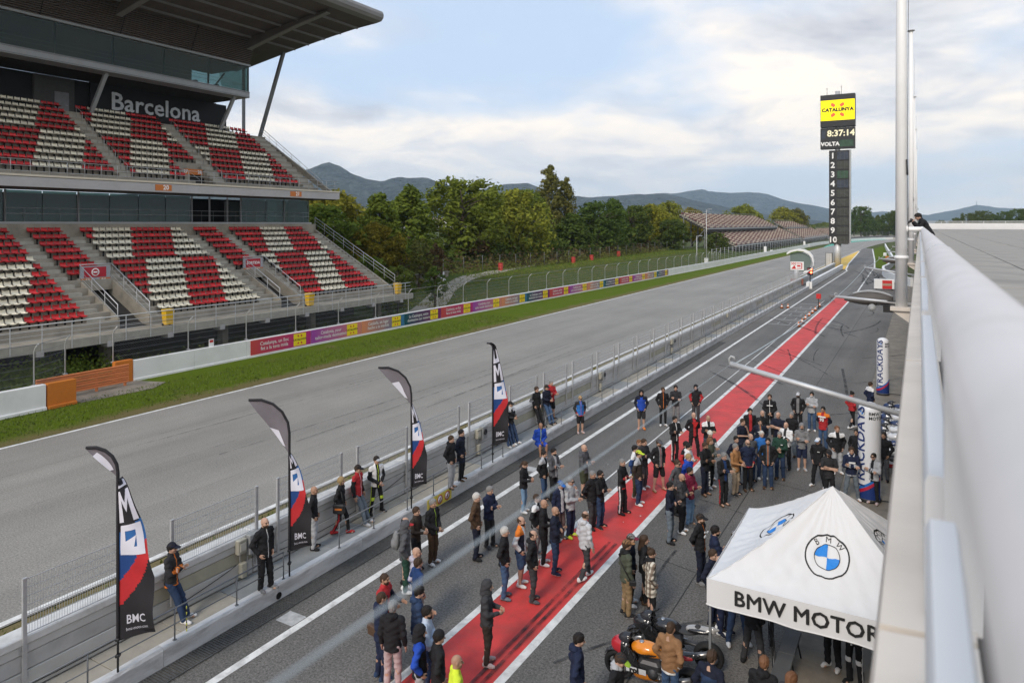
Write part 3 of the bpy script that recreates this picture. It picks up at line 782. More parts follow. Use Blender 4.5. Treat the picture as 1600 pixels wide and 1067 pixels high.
# front walkway, its edge beam, columns and the dark space under
MB().box(-44.76, YA, 2.05, -43.1, 54.8, 2.40).build('walkway', M_conc, GS)
MB().box(-43.098, YA, 1.93, -42.9, 54.8, 2.45).build('edge_beam', M_concl, GS)
for y in range(9, 55, 4):
    MB().box(-43.6, y - .2, 1.7, -42.87, y + .2, 2.046).build('bracket', M_fasc, GS)
for y in (8.5, 17.5, 26.5, 35.5, 44.5, 53.2):
    MB().box(-46.4, y - .25, 0, -45.8, y + .25, 2.7).build('column', M_conc, GS)
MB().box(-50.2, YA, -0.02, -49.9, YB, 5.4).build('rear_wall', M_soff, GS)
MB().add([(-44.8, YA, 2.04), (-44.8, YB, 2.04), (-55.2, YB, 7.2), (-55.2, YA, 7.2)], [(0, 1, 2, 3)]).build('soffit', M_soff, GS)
MB().box(-55.85, YA, 0, -55.24, YB, 9.19).build('rear_wall', M_conc, GS)
# passages: floor, side walls, portal panel, handrails and sign
def vom(v0, v1, sign):
    V = MB()
    V.box(-49.9, v0 - 0.16, 2.4, -44.76, v0 - 0.003, 3.0)
    for side, y in ((-1, v0), (1, v1)):
        # raking cheek wall following the steps
        yy0, yy1 = (y - .001, y + .14) if side < 0 else (y - .14, y + .001)
        prof = [(-49.6, 2.42), (-44.85, 2.42), (-44.85, 3.1), (-49.6, zr(7) + .12)]
        V.prism([(a, b) for a, b in prof], 'y', yy0, yy1)
    V.build('cheek_wall', M_conc, GS)
    MB().box(-49.62, v0 + .15, 4.9, -49.4, v1 - .15, 5.05).build('portal_lintel', M_fasc, GS)
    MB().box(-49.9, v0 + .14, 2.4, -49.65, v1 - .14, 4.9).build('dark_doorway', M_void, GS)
    for y in (v0 + .06, v1 - .06):
        H = MB()
        top = [(-49.4, y, 5.0), (-49.4, y, 6.42), (-44.95, y, 3.98), (-44.95, y, 2.45)]
        H.tube(top, 0.03, 8)
        for f in (0.45, 0.75): H.tube([(-49.4, y, 5.0 + 1.42 * f), (-44.95, y, 2.6 + 1.38 * f)], 0.012, 6)
        for x in (-47.9, -46.4):
            zt = 6.42 + (x + 49.4) / 4.45 * -2.44
            H.tube([(x, y, zt - 1.3), (x, y, zt)], 0.02, 6)
        H.build('handrail', M_galvl, GS)
    H = MB(); H.tube([(-49.4, v0 + .06, 6.42), (-49.4, v1 - .06, 6.42)], 0.03, 8).build('handrail', M_galvl, GS)
    MB().box(-49.46, v0 + .12, 5.06, -49.42, v1 - .12, 6.30).build('sign_board', mk('grey sign board', (0.33, 0.35, 0.38), 0.5), GS)
    rp = MB().box(-49.418, v0 + .38, 5.52, -49.39, v1 - .42, 6.22).build('sign_panel', mk('exit sign red', (0.40, 0.015, 0.03), 0.45, 0.05), GS)
    if sign == 'no':
        MX = Matrix.Translation((-49.388, (v0 + v1) / 2 - .02, 5.87)) @ Matrix.Rotation(PI / 2, 4, 'Y')
        MB().lathe([(0.20, 0), (0.27, 0), (0.27, .006), (0.20, .006)], 22, M=MX, cap=False).box(-49.388, (v0 + v1) / 2 - .16, 5.82, -49.382, (v0 + v1) / 2 + .12, 5.92).build('no_entry_mark', M_white, GS)
    else:
        lettering('SORTIDA', 0.33, M_white, GS, (-49.387, (v0 + v1) / 2 - .02, 5.87), RX, 0.008)
    for nn, y, s in ((vom.n, v0 + .5, '‹ %d'), (vom.n + 1, v1 - .5, '%d ›')):
        MB().box(-49.418, y - .36, 5.12, -49.395, y + .36, 5.46).build('number_plate', M_plate, GS)
        lettering(s % nn, 0.32, M_white, GS, (-49.392, y, 5.29), RX, 0.012)
    vom.n += 1
vom.n = 18
vom(*voms[0], 'no'); vom(*voms[1], 'no'); vom(*voms[2], 'out')
# front railing of the walkway
fr_ = MB()
for y in [6.5 + 1.62 * i for i in range(30)]: MB().box(-42.86, y - .025, 1.95, -42.82, y + .025, 3.5).build('rail_post', M_galvl, GS)
for z, r in ((3.52, .035), (3.22, .02), (2.95, .012), (2.72, .012)):
    MB().tube([(-42.80, YA, z), (-42.80, 54.2, z)], r, 8).build('rail', M_galvl, GS)
# seats
def seat_mesh(m):
    b = MB()
    # local: x back(-)..front(+), y width, origin on the tread under the seat
    W = 0.205
    prof = [(-.20, .70, .80), (-.235, .70, .85), (-.24, .58, 1.0), (-.215, .47, 1.0), (-.14, .415, 1.0), (.10, .405, 1.0), (.20, .44, .97), (.225, .425, .94)]
    rings = []
    for x, z, k in prof:
        rings.append([(x, -W * k, z + .045), (x, -W * k * .82, z + .004), (x, 0, z - .012), (x, W * k * .82, z + .004), (x, W * k, z + .045)])
    b.loft(rings, 0, cap=False, closed=False)
    rings2 = [[(p[0] - (.02 if i < 4 else 0), p[1], p[2] - (.0 if i < 4 else .03)) for p in r] for i, r in enumerate(rings)]
    b.loft([list(reversed(r)) for r in rings2], 0, cap=False, closed=False)
    b.box(-.12, -.04, 0.0, -.04, .04, .39, 1); b.box(-.16, -.12, .375, .12, .12, .395, 1)
    return b.mesh('seat', [m, M_dark])
SEAT = {'R': seat_mesh(M_sred), 'W': seat_mesh(M_swht)}
seats = []     # (x, y, z, colour)
def blocks_low():
    for k in (-1, 0, 1):
        s = 'ABC'[k + 1]
        yield s, 29.72 + PER * (k - 1) + PER * 0, 38.2 + PER * (k - 1) + PER * 0
def col_low(r, y, big):
    if big is None: return 'R'
    a = big
    if r <= 5:
        s = y - a + 0.5 * (r - 1)
        ph = {0: (.9, 4.25, 7.6), 1: (3.4, 6.75, 9.9), -1: (9, 9.1, 9.2)}
    else:
        s = y - a + 0.5 * (r - 6)
        ph = {0: (2.45, 5.75, 99), 1: (-9, 1.7, 4.95), -1: (0, 8.1, 12.3)}
    return s, ph
for r in range(1, 13):
    for k in (-1, 0, 1):
        a = 29.75 + PER * k
        n = 17 if k < 1 else 18
        for i in range(n):
            y = a + 0.25 + i * 0.5
            if y > 52: continue
            if r <= 5:
                s = y - a + 0.5 * (r - 1)
                if k == 0: c = 'R' if s < .9 else 'W' if s < 4.25 else 'R' if s < 7.5 else 'W'
                elif k == 1: c = 'R' if s < 3.4 else 'W' if s < 6.75 else 'R' if s < 10.1 else 'W'
                else: c = 'R'
                if k == -1 and r == 5 and i == 16: c = 'W'
            else:
                s = y - a + 0.5 * (r - 6)
                if k == 0: c = 'R' if s < 2.45 else 'W' if s < 5.75 else 'R' if s < 8.75 else 'W'
                elif k == 1: c = 'W' if s < 1.7 else 'R' if s < 4.95 else 'W' if s < 8.2 else 'R'
                else: c = 'R' if s < 4.7 else 'W' if s < 8.1 else 'R'
            seats.append((xr(r), y, zr(r), c))
        if r <= 7:
            for i in range(5):
                y = 26.1 + PER * k + .22 + i * 0.47
                if 6 < y < 52: seats.append((xr(r), y, zr(r), 'R'))
low = sorted(seats, key=lambda s: (s[0] + 60) ** 2 * 0 + math.hypot(s[0], s[1]))
low = [s for s in low if s[1] > 15.6 or s[0] < -60]
vis = [s for s in low if -0.3 * 0 <= 1 and s[1] > 0.395 * -s[0] - 1.0]
near = vis[:300]; rest = [s for s in seats if s not in set(near)]
rs_ = random.Random(2)
for x, y, z, c in near:
    put('seat', SEAT[c], GS, (x - .12, y, z), (0, 0, rs_.uniform(-.06, .06)))
# ---- upper tier
def xu(r): return -62.9 + (r - 1) * 0.8
def zu(r): return 18.75 - (r - 1) * 0.58
uv = [(39.2, 41.2), (39.2 - PER, 41.2 - PER)]
uv = [(39.2, 41.2)]
for r in range(1, 12):
    for a, b in spans(YA, 53.6, uv if r >= 9 else []):
        MB().box(xu(r) - 0.4, a, zu(r) - 0.8, xu(r) + 0.397, b, zu(r)).build('step', M_conc, GS)
for a, b in ((32.7, 33.65), (41.25, 42.45), (51.9, 53.4), (22.6, 23.8)):
    for r in range(2, 12):
        MB().box(xu(r) - 0.399, a, zu(r) + .002, xu(r) - 0.02, b, zu(r) + 0.29).build('stair_tread', M_concl, GS)
MB().box(-54.5, YA, 11.9, -52.42, 54.2, 12.42).build('walkway', M_conc, GS)
MB().box(-52.42, YA, 11.72, -52.1, 54.25, 12.38).build('fascia', M_fasc, GS)
MB().box(-52.6, YA, 12.421, -52.06, 54.3, 12.56).build('slab_edge', M_cream, GS)
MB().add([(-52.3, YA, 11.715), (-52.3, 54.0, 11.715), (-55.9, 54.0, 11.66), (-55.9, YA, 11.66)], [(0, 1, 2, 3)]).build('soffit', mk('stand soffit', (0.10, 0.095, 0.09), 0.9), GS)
MB().prism([(-54.5, 11.9), (-63.4, 17.9), (-63.4, 17.3), (-56, 11.7)], 'y', YA, 53.6).build('raker', M_soff, GS)
for y in [7.0 + 1.2 * i for i in range(40)]:
    MB().tube([(-52.32, y, 12.5), (-52.32, y, 13.52), (-52.5, y, 13.62)], 0.025, 6).build('rail_post', M_galv, GS)
for z in (13.58, 13.15, 12.8): MB().tube([(-52.36, YA, z), (-52.36, 54.2, z), (-54.0, 54.2, z)], 0.02, 6).build('rail', M_galv, GS)
for n_, y in ((20, 34.6), (21, 48.35)):
    MB().box(-52.098, y - .7, 11.84, -52.07, y + .7, 12.32).build('number_plate', M_plate, GS)
    lettering(str(n_), 0.5, M_white, GS, (-52.066, y + .2, 12.08), RX, 0.016)
for r in range(1, 12):
    for a, n in ((24.0, 17), (33.75, 15 if r < 9 else 10), (42.55, 18), (14.6, 15)):
        for i in range(n):
            y = a + .25 + i * .5
            s = y + 0.45 * ((r - 1) if r <= 5 else (r - 6))
            if r <= 5:
                if a < 20: c = 'W'
                elif a < 30: c = 'W' if s < 30.9 else 'R' if s < 33.9 else 'W'
                elif a < 40: c = 'R' if s < 35.0 else 'W' if s < 38.5 else 'R' if s < 41.9 else 'W'
                else: c = 'R' if s < 46.4 else 'W' if s < 49.8 else 'R' if s < 53.4 else 'W'
            else:
                if a < 20: c = 'R'
                elif a < 30: c = 'R' if s < 28.9 else 'W' if s < 32.3 else 'R'
                elif a < 40: c = 'R' if s < 36.3 else 'W' if s < 39.5 else 'R'
                else: c = 'W' if s < 43.9 else 'R' if s < 47.4 else 'W' if s < 50.9 else 'R'
            rest.append((xu(r), y, zu(r), c))
# the seats past the three hundred nearest: joined, one part
src = {c: ([tuple(v.co) for v in SEAT[c].vertices], [tuple(p.vertices) for p in SEAT[c].polygons], [p.material_index for p in SEAT[c].polygons]) for c in 'RW'}
b = MB()
for x, y, z, c in rest:
    V_, F_, I_ = src[c]
    b.add([(vx + x - .12, vy + y, vz + z) for vx, vy, vz in V_], F_, [2 if i == 1 else (0 if c == 'R' else 1) for i in I_], True)
o = b.build('seats', [M_sred, M_swht, M_dark], GS); o['kind'] = 'stuff'
# upper passage sign and side rails
MB().box(-56.35, 39.15, 13.6, -56.3, 41.25, 14.1).build('number_plate', M_plate, GS)
lettering('27', .4, M_white, GS, (-56.29, 39.5, 13.85), RX, .012); lettering('28', .4, M_white, GS, (-56.29, 40.9, 13.85), RX, .012)
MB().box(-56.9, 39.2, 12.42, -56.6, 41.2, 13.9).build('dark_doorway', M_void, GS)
for y in (39.2, 41.2):
    MB().tube([(-56.4, y, 13.6), (-56.4, y, 15.1), (-53.9, y, 13.6), (-53.9, y, 12.45)], .025, 6).tube([(-56.4, y, 14.3), (-53.9, y, 13.0)], .015, 6).build('handrail', M_galv, GS)
for y in (33.15, 41.9):
    for r in range(2, 11, 2):
        MB().tube([(xu(r) + .2, y, zu(r)), (xu(r) + .2, y, zu(r) + .95), (xu(r + 1) + .3, y, zu(r + 1) + .95), (xu(r + 1) + .3, y, zu(r + 1))], .022, 6).build('stair_rail', M_galv, GS)
# raking rails at the open end
for (xa, za, xb, zb, y) in ((-55.4, 8.9, -44.6, 3.2, 54.05), (-63.2, 18.8, -54.0, 12.6, 53.75)):
    L = MB()
    for h in (1.0, .66, .33): L.tube([(xa, y, za + h), (xb, y, zb + h)], .03 if h == 1 else .018, 8)
    L.build('end_rail', M_galvl if y > 54 else M_galv, GS)
    for i in range(9):
        t_ = i / 8; x, z = xa + (xb - xa) * t_, za + (zb - za) * t_
        MB().tube([(x, y, z - .1), (x, y, z + 1.0)], .022, 6).build('rail_post', M_galv, GS)
L = MB(); L.prism([(-55.2, 7.4), (-44.8, 2.1), (-44.8, 3.0), (-55.2, 8.6)], 'y', 53.78, 54.0); L.build('end_wall', M_conc, GS)
L = MB(); L.prism([(-63.3, 18.0), (-63.3, 18.9), (-52.5, 12.45), (-52.5, 11.95)], 'y', 53.62, 53.9); L.build('end_wall', M_conc, GS)
# ---- glazed floor between the tiers
def panes(x, ya, yb, z0, z1, n, mat, name='window_pane', lean=0.0):
    for i in range(n):
        a = ya + (yb - ya) * i / n; b = ya + (yb - ya) * (i + 1) / n
        M = MB().add([(x, a + .03, z0), (x, b - .03, z0), (x + lean, b - .03, z1), (x + lean, a + .03, z1), (x - .02, a + .03, z0), (x - .02, b - .03, z0), (x + lean - .02, b - .03, z1), (x + lean - .02, a + .03, z1)],
                     [(0, 1, 2, 3), (7, 6, 5, 4), (0, 4, 5, 1), (1, 5, 6, 2), (2, 6, 7, 3), (3, 7, 4, 0)])
        M.build(name, mat, GS)
MB().box(-55.95, YA, 9.2, -55.45, 53.6, 9.36).build('sill', M_steell, GS)
panes(-55.75, 8, 24.9, 9.36, 11.62, 7, G_low); panes(-55.75, 30.0, 39.6, 9.36, 11.62, 4, G_low); panes(-55.75, 45.0, 53.4, 9.36, 11.62, 3, G_low)
panes(-55.75, 25.0, 29.9, 9.36, 11.62, 2, G_low)
for y in (25, 30, 39.7, 41.5, 43.4, 44.9, 50.1): MB().box(-55.8, y - .05, 9.36, -55.66, y + .05, 11.64).build('mullion', M_steel, GS)
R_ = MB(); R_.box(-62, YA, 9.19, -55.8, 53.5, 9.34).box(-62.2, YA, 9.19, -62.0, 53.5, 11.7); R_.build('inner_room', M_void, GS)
MB().box(-61.9, 30, 9.36, -61.7, 39, 11.6).box(-59.5, 46, 9.4, -59.3, 49, 11.4).build('inner_wall', mk('inner wall grey', (0.16, 0.17, 0.17), .9), GS)
for z in (10.35, 9.95): MB().tube([(-55.6, 25, z), (-55.6, 53.3, z)], .015, 6).build('rail', M_galv, GS)
for i in range(24): MB().tube([(-55.6, 25 + 1.2 * i, 9.36), (-55.6, 25 + 1.2 * i, 10.35)], .012, 5).build('rail_post', M_steel, GS)
MB().box(-55.74, 53.4, 9.36, -55.68, 53.46, 11.66).build('mullion', M_steel, GS)
MB().add([(-55.75, 53.44, 9.36), (-60.5, 53.44, 9.36), (-60.5, 53.44, 11.64), (-55.75, 53.44, 11.64)], [(0, 1, 2, 3)]).build('window_pane', G_low, GS)
# ---- concourse wall with the name, booth, louvres, roof
MB().box(-67.5, YA, 18.0, -63.3, 53.6, 18.74).build('concourse_floor', M_conc, GS)
MB().box(-66.3, 36.6, 18.75, -66.0, 50.0, 22.25).build('name_wall', mk('near black wall', (0.018, 0.018, 0.02), .8), GS)
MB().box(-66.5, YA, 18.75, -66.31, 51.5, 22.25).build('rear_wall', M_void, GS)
MB().box(-66.28, 31.8, 18.75, -66.02, 35.2, 22.2).build('inner_wall', mk('concourse grey', (0.075, 0.073, 0.072), .85), GS)
d_ = MB().box(-66.015, 33.5, 18.76, -65.97, 34.7, 20.9).build('door', mk('pale door', (0.20, 0.20, 0.21), .6), GS)
MB().box(-65.965, 34.4, 19.75, -65.93, 34.6, 19.8).build('door_handle', M_steell, d_)
lettering('Barcelona', 2.34, mk('name lettering', (0.66, 0.68, 0.70), .6), GS, (-65.97, 43.2, 20.72), RX, 0.035, 0.03, sx=1.0, space=1.02)
MB().box(-62.2, YA, 22.3, -60.45, 49.8, 22.95).build('booth_beam', M_steell, GS)
MB().box(-60.448, YA, 22.36, -60.42, 49.8, 22.42).box(-60.448, YA, 22.84, -60.40, 49.8, 22.9).build('booth_trim', M_steel, GS)
MB().box(-66.3, YA, 22.26, -62.21, 49.7, 22.5).build('soffit', M_soff, GS)
panes(-60.5, 7, 49.7, 22.97, 25.5, 9, G_up, lean=.06)
for i in range(10):
    y = 7 + 42.7 * i / 9
    MB().box(-60.62, y - .08, 22.96, -60.52, y + .08, 25.5).build('mullion', mk('dark teal steel', (0.06, 0.085, 0.09), .5), GS)
MB().box(-66.4, YA, 22.51, -60.7, 49.7, 22.6).build('booth_floor', mk('booth floor', (0.10, 0.09, 0.08), .8), GS)
MB().box(-66.2, YA, 22.6, -66.0, 47, 25.5).build('booth_rear_wall', mk('booth wall', (0.07, 0.085, 0.085), .8), GS)
MB().box(-65.98, YA, 23.7, -65.95, 47, 24.0).build('booth_stripe', mk('booth stripe', (0.25, 0.07, 0.03), .8), GS)
MB().box(-66.4, YA, 25.4, -60.6, 49.7, 25.5).build('booth_ceiling', mk('booth ceiling', (0.16, 0.17, 0.165), .8), GS)
for y in (34, 36, 45, 47.5): MB().box(-63.2, y, 22.6, -62.7, y + .35, 23.6).build('booth_seat', M_black, GS)
MB().add([(-60.5, 49.72, 22.97), (-64.5, 49.72, 22.97), (-65.2, 49.72, 25.5), (-60.44, 49.72, 25.5)], [(0, 1, 2, 3)]).build('window_pane', G_up, GS)
for z in (23.5, 23.85): MB().tube([(-60.9, 20, z), (-60.9, 49.5, z), (-64, 49.5, z)], .02, 6).build('rail', M_galv, GS)
MB().box(-60.75, YA, 25.52, -60.2, 49.75, 25.72).build('booth_head', M_steell, GS)
lv = MB(); NL = 17
for i in range(NL):
    t0 = i / NL; z = 25.78 + t0 * 2.75; x = -60.35 + t0 * 1.35
    lv.add([(x, YA, z), (x, 49.7, z), (x - .09, 49.7, z + .11), (x - .09, YA, z + .11), (x - .02, YA, z - .01), (x - .02, 49.7, z - .01)], [(0, 1, 2, 3), (0, 4, 5, 1)])
o = lv.build('louvres', M_louv, GS); o['kind'] = 'stuff'
MB().prism([(-60.55, 25.73), (-59.1, 28.6), (-62, 28.6), (-64.5, 25.73)], 'y', YA, 49.68).build('louvre_backing', mk('louvre backing', (0.06, 0.05, 0.045), .8), GS)
for y in (20.5, 29.5, 36, 42.9): MB().add([(-60.3, y - .03, 25.75), (-60.3, y + .03, 25.75), (-58.95, y + .03, 28.55), (-58.95, y - .03, 28.55)], [(0, 1, 2, 3)]).build('louvre_joint', M_dark, GS)
# roof: thin wedge with its nose at the front, purlins and deep ribs underneath
def roof_z(x): return 29.35 - 2.35 * ((-47.5 - x) / 18.5) ** 1.25 if x < -47.5 else 29.35
prof = [(-46.25, 29.95), (-46.35, 30.25), (-47.0, 30.5)] + [(-50 - 3 * k, 30.4 - .3 * k) for k in range(7)] + [(x, roof_z(x)) for x in (-68, -66, -63, -60, -57, -54, -51, -48.5, -47.4)] + [(-46.6, 29.5), (-46.3, 29.7)]
MB().prism(prof, 'y', -2, 54.2).build('roof', M_roofu, GS)
nose = [(-46.15, 29.98), (-46.3, 30.3), (-47.4, 30.56), (-47.4, 30.52), (-46.9, 30.4), (-46.5, 29.45), (-47.2, 29.3), (-47.2, 29.26), (-46.45, 29.38), (-46.2, 29.65)]
MB().prism(nose, 'y', -2, 54.24).build('roof_nose', M_roofe, GS)
MB().prism([(-47.3, 29.3)] + [(x, roof_z(x) - .03) for x in (-50, -53, -56, -60, -64, -66)] + [(x, roof_z(x) + .4) for x in (-66, -60, -53, -50)] + [(-47.3, 29.75)], 'y', 54.21, 54.32).build('roof_edge', mk('roof edge dark', (0.09, 0.075, 0.085), .5), GS)
for x in (-49.5, -51.8, -54.1, -56.4, -58.4):
    MB().box(x - .07, -2, roof_z(x) - .22, x + .07, 54.1, roof_z(x) - .02).build('purlin', M_roofe, GS)
for y in (8.4, 21.8, 35.1, 48.5):
    pr = [(-47.6, roof_z(-47.6) - .05), (-58.6, roof_z(-58.6) - .03), (-59.0, roof_z(-59) - 1.1), (-57, roof_z(-57) - .95), (-52, roof_z(-52) - .55)]
    MB().prism(pr, 'y', y - .22, y + .22).build('roof_rib', M_roofu, GS)
    MB().prism([(-48, roof_z(-48) - .30), (-52, roof_z(-52) - .56), (-57, roof_z(-57) - .96), (-59, roof_z(-59) - 1.12), (-59, roof_z(-59) - 1.2), (-57, roof_z(-57) - 1.04), (-52, roof_z(-52) - .64), (-48, roof_z(-48) - .38)], 'y', y - .26, y + .26).build('rib_flange', mk('rib flange', (0.24, 0.235, 0.225), .5), GS)
def beam(a, b, wx, wy, mat, name):
    a, b = Vector(a), Vector(b)
    MB().loft([[p + Vector((sx * wx, sy * wy, 0)) for sx, sy in ((-1, -1), (1, -1), (1, 1), (-1, 1))] for p in (a, b)], smooth=False).build(name, mat, GS)
beam((-64.0, 54.0, 18.6), (-60.0, 54.0, 28.1), .17, .16, M_steel, 'roof_strut')
beam((-65.8, 53.4, 18.7), (-65.8, 53.4, 27.1), .13, .13, M_steel, 'roof_strut')
for y in (35.0, 48.2, 21.7): beam((-63.3, y, 18.6), (-61.2, y + .3, 22.32), .16, .16, M_steell, 'booth_strut')
cv = MB(); cv.tube([(-67.6, 49.9, 22.4), (-66.9, 50.6, 20.8), (-66.2, 51.6, 19.5), (-65.6, 52.6, 18.7)], .14, 8); cv.tube([(-65.0, 49.8, 22.9), (-65.9, 49.8, 24.2), (-64.4, 49.8, 25.3)], .1, 8); cv.build('curved_brace', M_steell, GS)
# ---- yellow bins on the walkway
M_bin = mk('yellow bin', (0.68, 0.42, 0.02), 0.45, 0.08, 2.0)
for y, lab in ((29.25, 'yellow wheeled bin at the foot of the passage marked 19 and 20'), (41.9, 'yellow wheeled bin at the foot of the SORTIDA passage'), (53.2, 'yellow wheeled bin at the far end of the stand walkway')):
    t_ = thing('wheeled_bin', lab, 'bin', (-43.55, y, 2.405))
    MB().loft([[(-.24 * k, -.3 * k, z), (.24 * k, -.3 * k, z), (.24 * k, .3 * k, z), (-.24 * k, .3 * k, z)] for z, k in ((.10, .85), (.95, 1.05), (1.0, 1.1), (1.03, 1.1))], smooth=False).build('bin_body', M_bin, t_)
    MB().loft([[(-.27, -.34, 1.035), (.29, -.34, 1.035), (.29, .34, 1.035), (-.27, .34, 1.035)], [(-.25, -.31, 1.10), (.25, -.31, 1.08), (.25, .31, 1.08), (-.25, .31, 1.10)]], smooth=False).build('bin_lid', M_bin, t_)
    for s in (-.24, .24): MB().lathe([(.0, -.03), (.1, -.03), (.1, .03), (0, .03)], 12, M=Matrix.Translation((-.2, s, .1)) @ Matrix.Rotation(PI / 2, 4, 'X')).build('wheel', M_black, t_)
# ================================================================== HILLS
def hill_mat(name, col, col2):
    m = bpy.data.materials.new(name); m.use_nodes = True
    t = m.node_tree; b = t.nodes['Principled BSDF']; b.inputs['Roughness'].default_value = 1.0; b.inputs['Specular IOR Level'].default_value = 0.0
    g_ = t.nodes.new('ShaderNodeTexCoord')
    n = N(t, 'ShaderNodeTexNoise', i_Scale=0.012, i_Detail=12.0, i_Roughness=0.75); t.links.new(g_.outputs['Object'], n.inputs['Vector'])
    r = ramp(t, [(0.42, col), (0.6, col2), (0.72, (0.20, 0.17, 0.11))]); t.links.new(n.outputs['Fac'], r.inputs[0]); t.links.new(r.outputs[0], b.inputs['Base Color'])
    n2 = N(t, 'ShaderNodeTexNoise', i_Scale=0.02, i_Detail=6.0); t.links.new(g_.outputs['Object'], n2.inputs['Vector'])
    bp = N(t, 'ShaderNodeBump', i_Strength=1.0, i_Distance=90.0); t.links.new(n2.outputs['Fac'], bp.inputs['Height']); t.links.new(bp.outputs[0], b.inputs['Normal'])
    return m
TH = R(30.0747)
def az_point(px, dist):
    """ground point in the direction of azimuth column px (the columns of a 1600 px panorama drawn from the eye) at a depth"""
    u = (px - 800) / 1100
    return (dist * (u * math.cos(TH) - math.sin(TH)), dist * (u * math.sin(TH) + math.cos(TH)))
M_hill = hill_mat('wooded hillside', (0.016, 0.024, 0.024), (0.065, 0.076, 0.065))
def ridge(prof, depth, width, seed, name='hill'):
    """prof: (column, height above the eye as angle px) -> terrain range with spurs and gullies at that depth"""
    pts = []
    cols = np.linspace(prof[0][0], prof[-1][0], 150)
    hs = np.interp(cols, [p[0] for p in prof], [p[1] for p in prof])
    rows = 26; b = MB(); vs = []
    for j in range(rows):
        v = j / (rows - 1) * 2 - 1                       # -1 near foot .. 1 far foot
        for i, c in enumerate(cols):
            d = depth + v * width
            x, y = az_point(c, d)
            top = hs[i] / 1100 * depth
            k = max(0.0, 1 - abs(v) ** 1.3)
            nz = noise.fractal(Vector((x * .0022 + seed, y * .0022, 0)), 1.0, 2.1, 6)
            nr = noise.fractal(Vector((x * .006 + seed, y * .006, 3)), 1.0, 2.1, 4)
            spur = 1 - 0.35 * abs(noise.noise(Vector((x * .0035 + seed, .2 * v, 1.7)))) * (1 - k) * 2
            z = top * k * spur + (nz * .16 + nr * .05) * top * (1 if abs(v) > .08 else .35) * k - (5 if k < .02 else 0)
            vs.append((x, y, z + EYE * k))
    n = len(cols)
    b.add(vs, [(j * n + i, j * n + i + 1, (j + 1) * n + i + 1, (j + 1) * n + i) for j in range(rows - 1) for i in range(n - 1)], 0, True)
    return tag(b.build(name, M_hill), kind='structure')
ridge([(150, 40), (300, 62), (400, 66), (485, 79), (515, 87), (545, 79), (572, 70), (600, 66), (625, 74), (650, 73), (668, 74), (700, 62), (740, 55), (800, 40), (900, 22), (960, 8)], 4200, 1300, 3.1)
ridge([(690, 40), (745, 52), (790, 63), (825, 66), (858, 54), (890, 46), (920, 42), (980, 44), (1030, 49), (1060, 44), (1110, 32), (1170, 20), (1230, 10), (1290, 4)], 4800, 1200, 8.7)
ridge([(900, 20), (980, 42), (1040, 48), (1090, 52), (1110, 50), (1150, 50), (1200, 47), (1225, 38), (1260, 31), (1300, 23), (1350, 12), (1400, 4)], 7600, 1500, 14.2)
ridge([(1290, 8), (1340, 16), (1380, 20), (1410, 17), (1450, 14), (1490, 22), (1525, 30), (1560, 26), (1600, 24), (1680, 18), (1800, 10)], 8800, 1400, 21.9)
# a mast on the left summit, a tower on the far right hill, pylons
def mast(px, depth, base, h, label, wd=2.2, cat='mast'):
    x, y = az_point(px, depth)
    zb = EYE + base / 1100 * depth
    t_ = thing('mast', label, cat, (x, y, zb - 12))
    MB().lathe([(wd, 0), (wd * .4, h + 12)], 6).build('shaft', M_steel, t_)
    MB().lathe([(wd * 1.8, h * .55 + 12), (wd * 1.8, h * .62 + 12)], 6).build('gallery', M_steell, t_)
mast(519, 4200, 86, 16, 'tiny mast on the summit of the left hill')
mast(1526, 8800, 30, 50, 'hazy tower on the far hill at the right', 5, 'tower')
mast(1103, 7600, 51, 36, 'thin transmitter mast on the pale blue far ridge', 2.4)
# ---- the town at the foot of the hills
rt = random.Random(4)
M_town = [mk('town wall pale', (0.50, 0.45, 0.38), .9), mk('town wall white', (0.62, 0.60, 0.56), .9), mk('town brick', (0.34, 0.22, 0.16), .9)]
tw = MB()
for i in range(420):
    px = rt.uniform(505, 1010); d = rt.uniform(1300, 2600)
    x, y = az_point(px, d); wx, wy, h = rt.uniform(6, 16), rt.uniform(6, 14), rt.uniform(5, 15)
    z = max(0, (d - 1200) * .012)
    k = rt.randrange(3)
    tw.box(x, y, -2, x + wx, y + wy, z + h, k)
    tw.prism([(x - .5, z + h), (x + wx + .5, z + h), (x + wx / 2, z + h + 2.5)], 'y', y - .5, y + wy + .5, 2)
tag(tw.build('town', M_town), kind='stuff')

